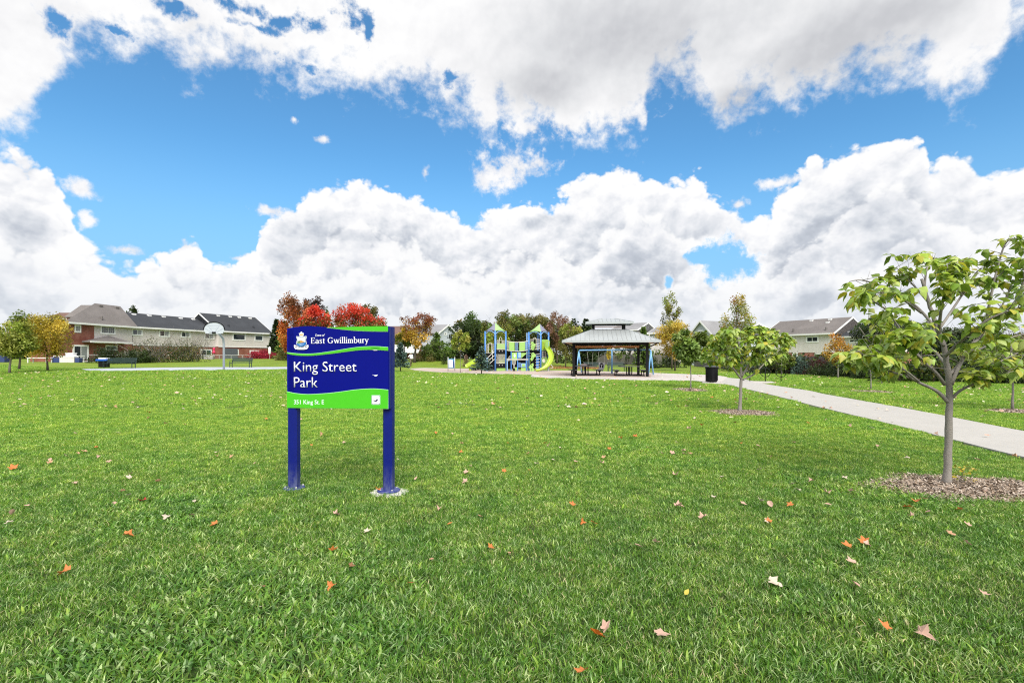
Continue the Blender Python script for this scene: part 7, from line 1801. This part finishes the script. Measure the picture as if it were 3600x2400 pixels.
D_ = [(30, 1083, 'orange', .075, 'large orange tan maple leaf at the left edge of the lawn'), (115, 1062, 'pink', .06, None), (115, 1070, 'tan', .06, None), (195, 1043, 'tan', .06, None), (250, 1066, 'pink', .05, None),
      (62, 1172, 'pink', .055, None), (25, 1210, 'pale', .045, None), (450, 1159, 'pale', .04, None), (285, 1136, 'tan', .045, None), (365, 1112, 'tan', .05, None), (330, 1158, 'red', .06, 'deep red leaf on the lawn left of the sign'),
      (290, 1240, 'orange', .06, 'curled orange leaf with pale edges left of the sign, below the red one'), (495, 1212, 'orange', .05, 'small orange leaf between the red leaf and the left sign post'),
      (152, 1327, 'orange', .06, 'orange maple leaf with long lobes near the lower left corner'), (763, 1277, 'orange', .05, None), (764, 1360, 'orange', .05, 'orange leaf straight below the sign, nearest the camera'), (947, 1354, 'orange', .045, 'orange leaf on the lawn right below the right sign post'), (605, 1361, 'brown', .022, 'tiny dark and white leaf scrap below the sign'),
      (805, 1313, 'brown', .035, None), (840, 1232, 'pale', .04, None), (990, 1298, 'tan', .035, None), (1032, 1214, 'orange', .035, None), (1130, 1269, 'orange', .045, None), (1070, 1113, 'pink', .06, None), (955, 1108, 'pink', .05, None),
      (1157, 1090, 'orange', .045, None), (1105, 1197, 'tan', .035, None), (1316, 1170, 'orange', .045, None), (1340, 1210, 'orange', .05, None), (1366, 1213, 'orange', .05, None), (1555, 1172, 'pink', .065, None), (1612, 1200, 'pink', .055, None),
      (1465, 1266, 'pink', .05, None), (1505, 1256, 'pink', .045, None), (1705, 1165, 'pink', .05, None), (1768, 1166, 'pink', .065, None), (1817, 1167, 'orange', .05, None), (1768, 1210, 'orange', .045, None), (1773, 1350, 'pale', .06, 'big pale curled leaf on the lower right lawn'),
      (1576, 1378, 'yellow', .035, 'small yellow leaf on the lower right lawn'), (1950, 1268, 'orange', .055, None), (1985, 1257, 'orange', .055, None), (1962, 1307, 'pink', .06, None), (1963, 1355, 'pink', .06, 'pinkish leaf standing on edge right of the big pale one'),
      (1368, 1474, 'bright', .06, 'vivid orange maple leaf near the bottom edge'), (1389, 1464, 'pink', .05, 'pale folded leaf touching the vivid orange one'), (1513, 1476, 'pink', .06, 'pink and orange leaf at the bottom edge right of the vivid orange leaf'), (2113, 1472, 'pink', .06, 'broad pinkish leaf near the lower right corner'), (2037, 1463, 'orange', .045, None),
      (2180, 1235, 'tan', .05, None), (2260, 1380, 'pink', .045, None), (2220, 1258, 'pink', .045, None), (1310, 1302, 'brown', .035, None), (2225, 1218, 'pink', .04, None), (1900, 1140, 'pink', .055, None), (1865, 1112, 'pink', .045, None),
      (1545, 1047, 'pink', .055, None), (1570, 1048, 'pink', .055, None), (1584, 1047, 'tan', .05, None), (1520, 1046, 'pink', .04, None), (1385, 1058, 'tan', .05, None), (1383, 1070, 'pink', .05, None), (1348, 1026, 'pink', .05, None), (1212, 1048, 'tan', .05, None), (1550, 1098, 'pink', .06, None), (1953, 1136, 'pink', .05, None),
      (2107, 1162, 'orange', .07, 'orange leaf on the chip bed of the big young tree'), (2080, 1173, 'orange', .065, None), (2133, 1186, 'pink', .05, None), (1900, 1168, 'pink', .045, None), (868, 1133, 'bright', .05, 'bright red orange leaf beside the footing of the right sign post'), (1340, 1563, 'orange', .05, None), (1990, 1262, 'pink', .045, None), (175, 1000, 'pink', .05, None), (600, 1410, 'pale', .018, None), (1170, 1283, 'tan', .02, None)]
for x_, y_, k, s_, lb in D_:
    p = GP(x_*DS, y_*DS); fallen(p.x, p.y, k, s_*1.22, lb, .050 if p.y > 3 else .055)
ks = list(LC); pk_ = [.26, .32, .26, .10, .015, .005, .02, .02]
def scatter(n, y0, y1, bias=.35):
    c = 0
    while c < n:
        py = HOR+EYE*FPX/math.sqrt(rng.uniform(y0*y0, y1*y1)); px = rng.uniform(-40, 3640)
        if rng.random() > (1-bias)+bias*(px/3600): continue
        p = GP(px, py); 
        if inside(path_poly, np.array([p.x]), np.array([p.y]))[0] and rng.random() < .8: continue
        yield p; c += 1
for p in scatter(60, 4.6, 9): fallen(p.x, p.y, rng.choice(ks, p=pk_), rng.uniform(.042, .068))
for p in scatter(160, 9, 21, .7): fallen(p.x, p.y, rng.choice(ks, p=pk_), rng.uniform(.060, .092), z=.065)
P_ = [p for p in scatter(1300, 15, 48, .3)]; n = len(P_); C_ = np.array([(p.x, p.y, p.z+.07) for p in P_]); Nv = rng.normal(0, .35, (n, 3)); Nv[:, 2] = 1
tag(link(bpy.data.objects.new('fallen_leaves', leaf_mesh('fallen_leaves', C_, unit(n)*np.array([1, 1, .2]), Nv, rng.uniform(.10, .19, n), 'fold', pick([LC['pink'], LC['pale'], LC['tan'], (.6, .6, .4)], n, .15), M['chips']))), kind='stuff')
print('named leaves', NL[0])
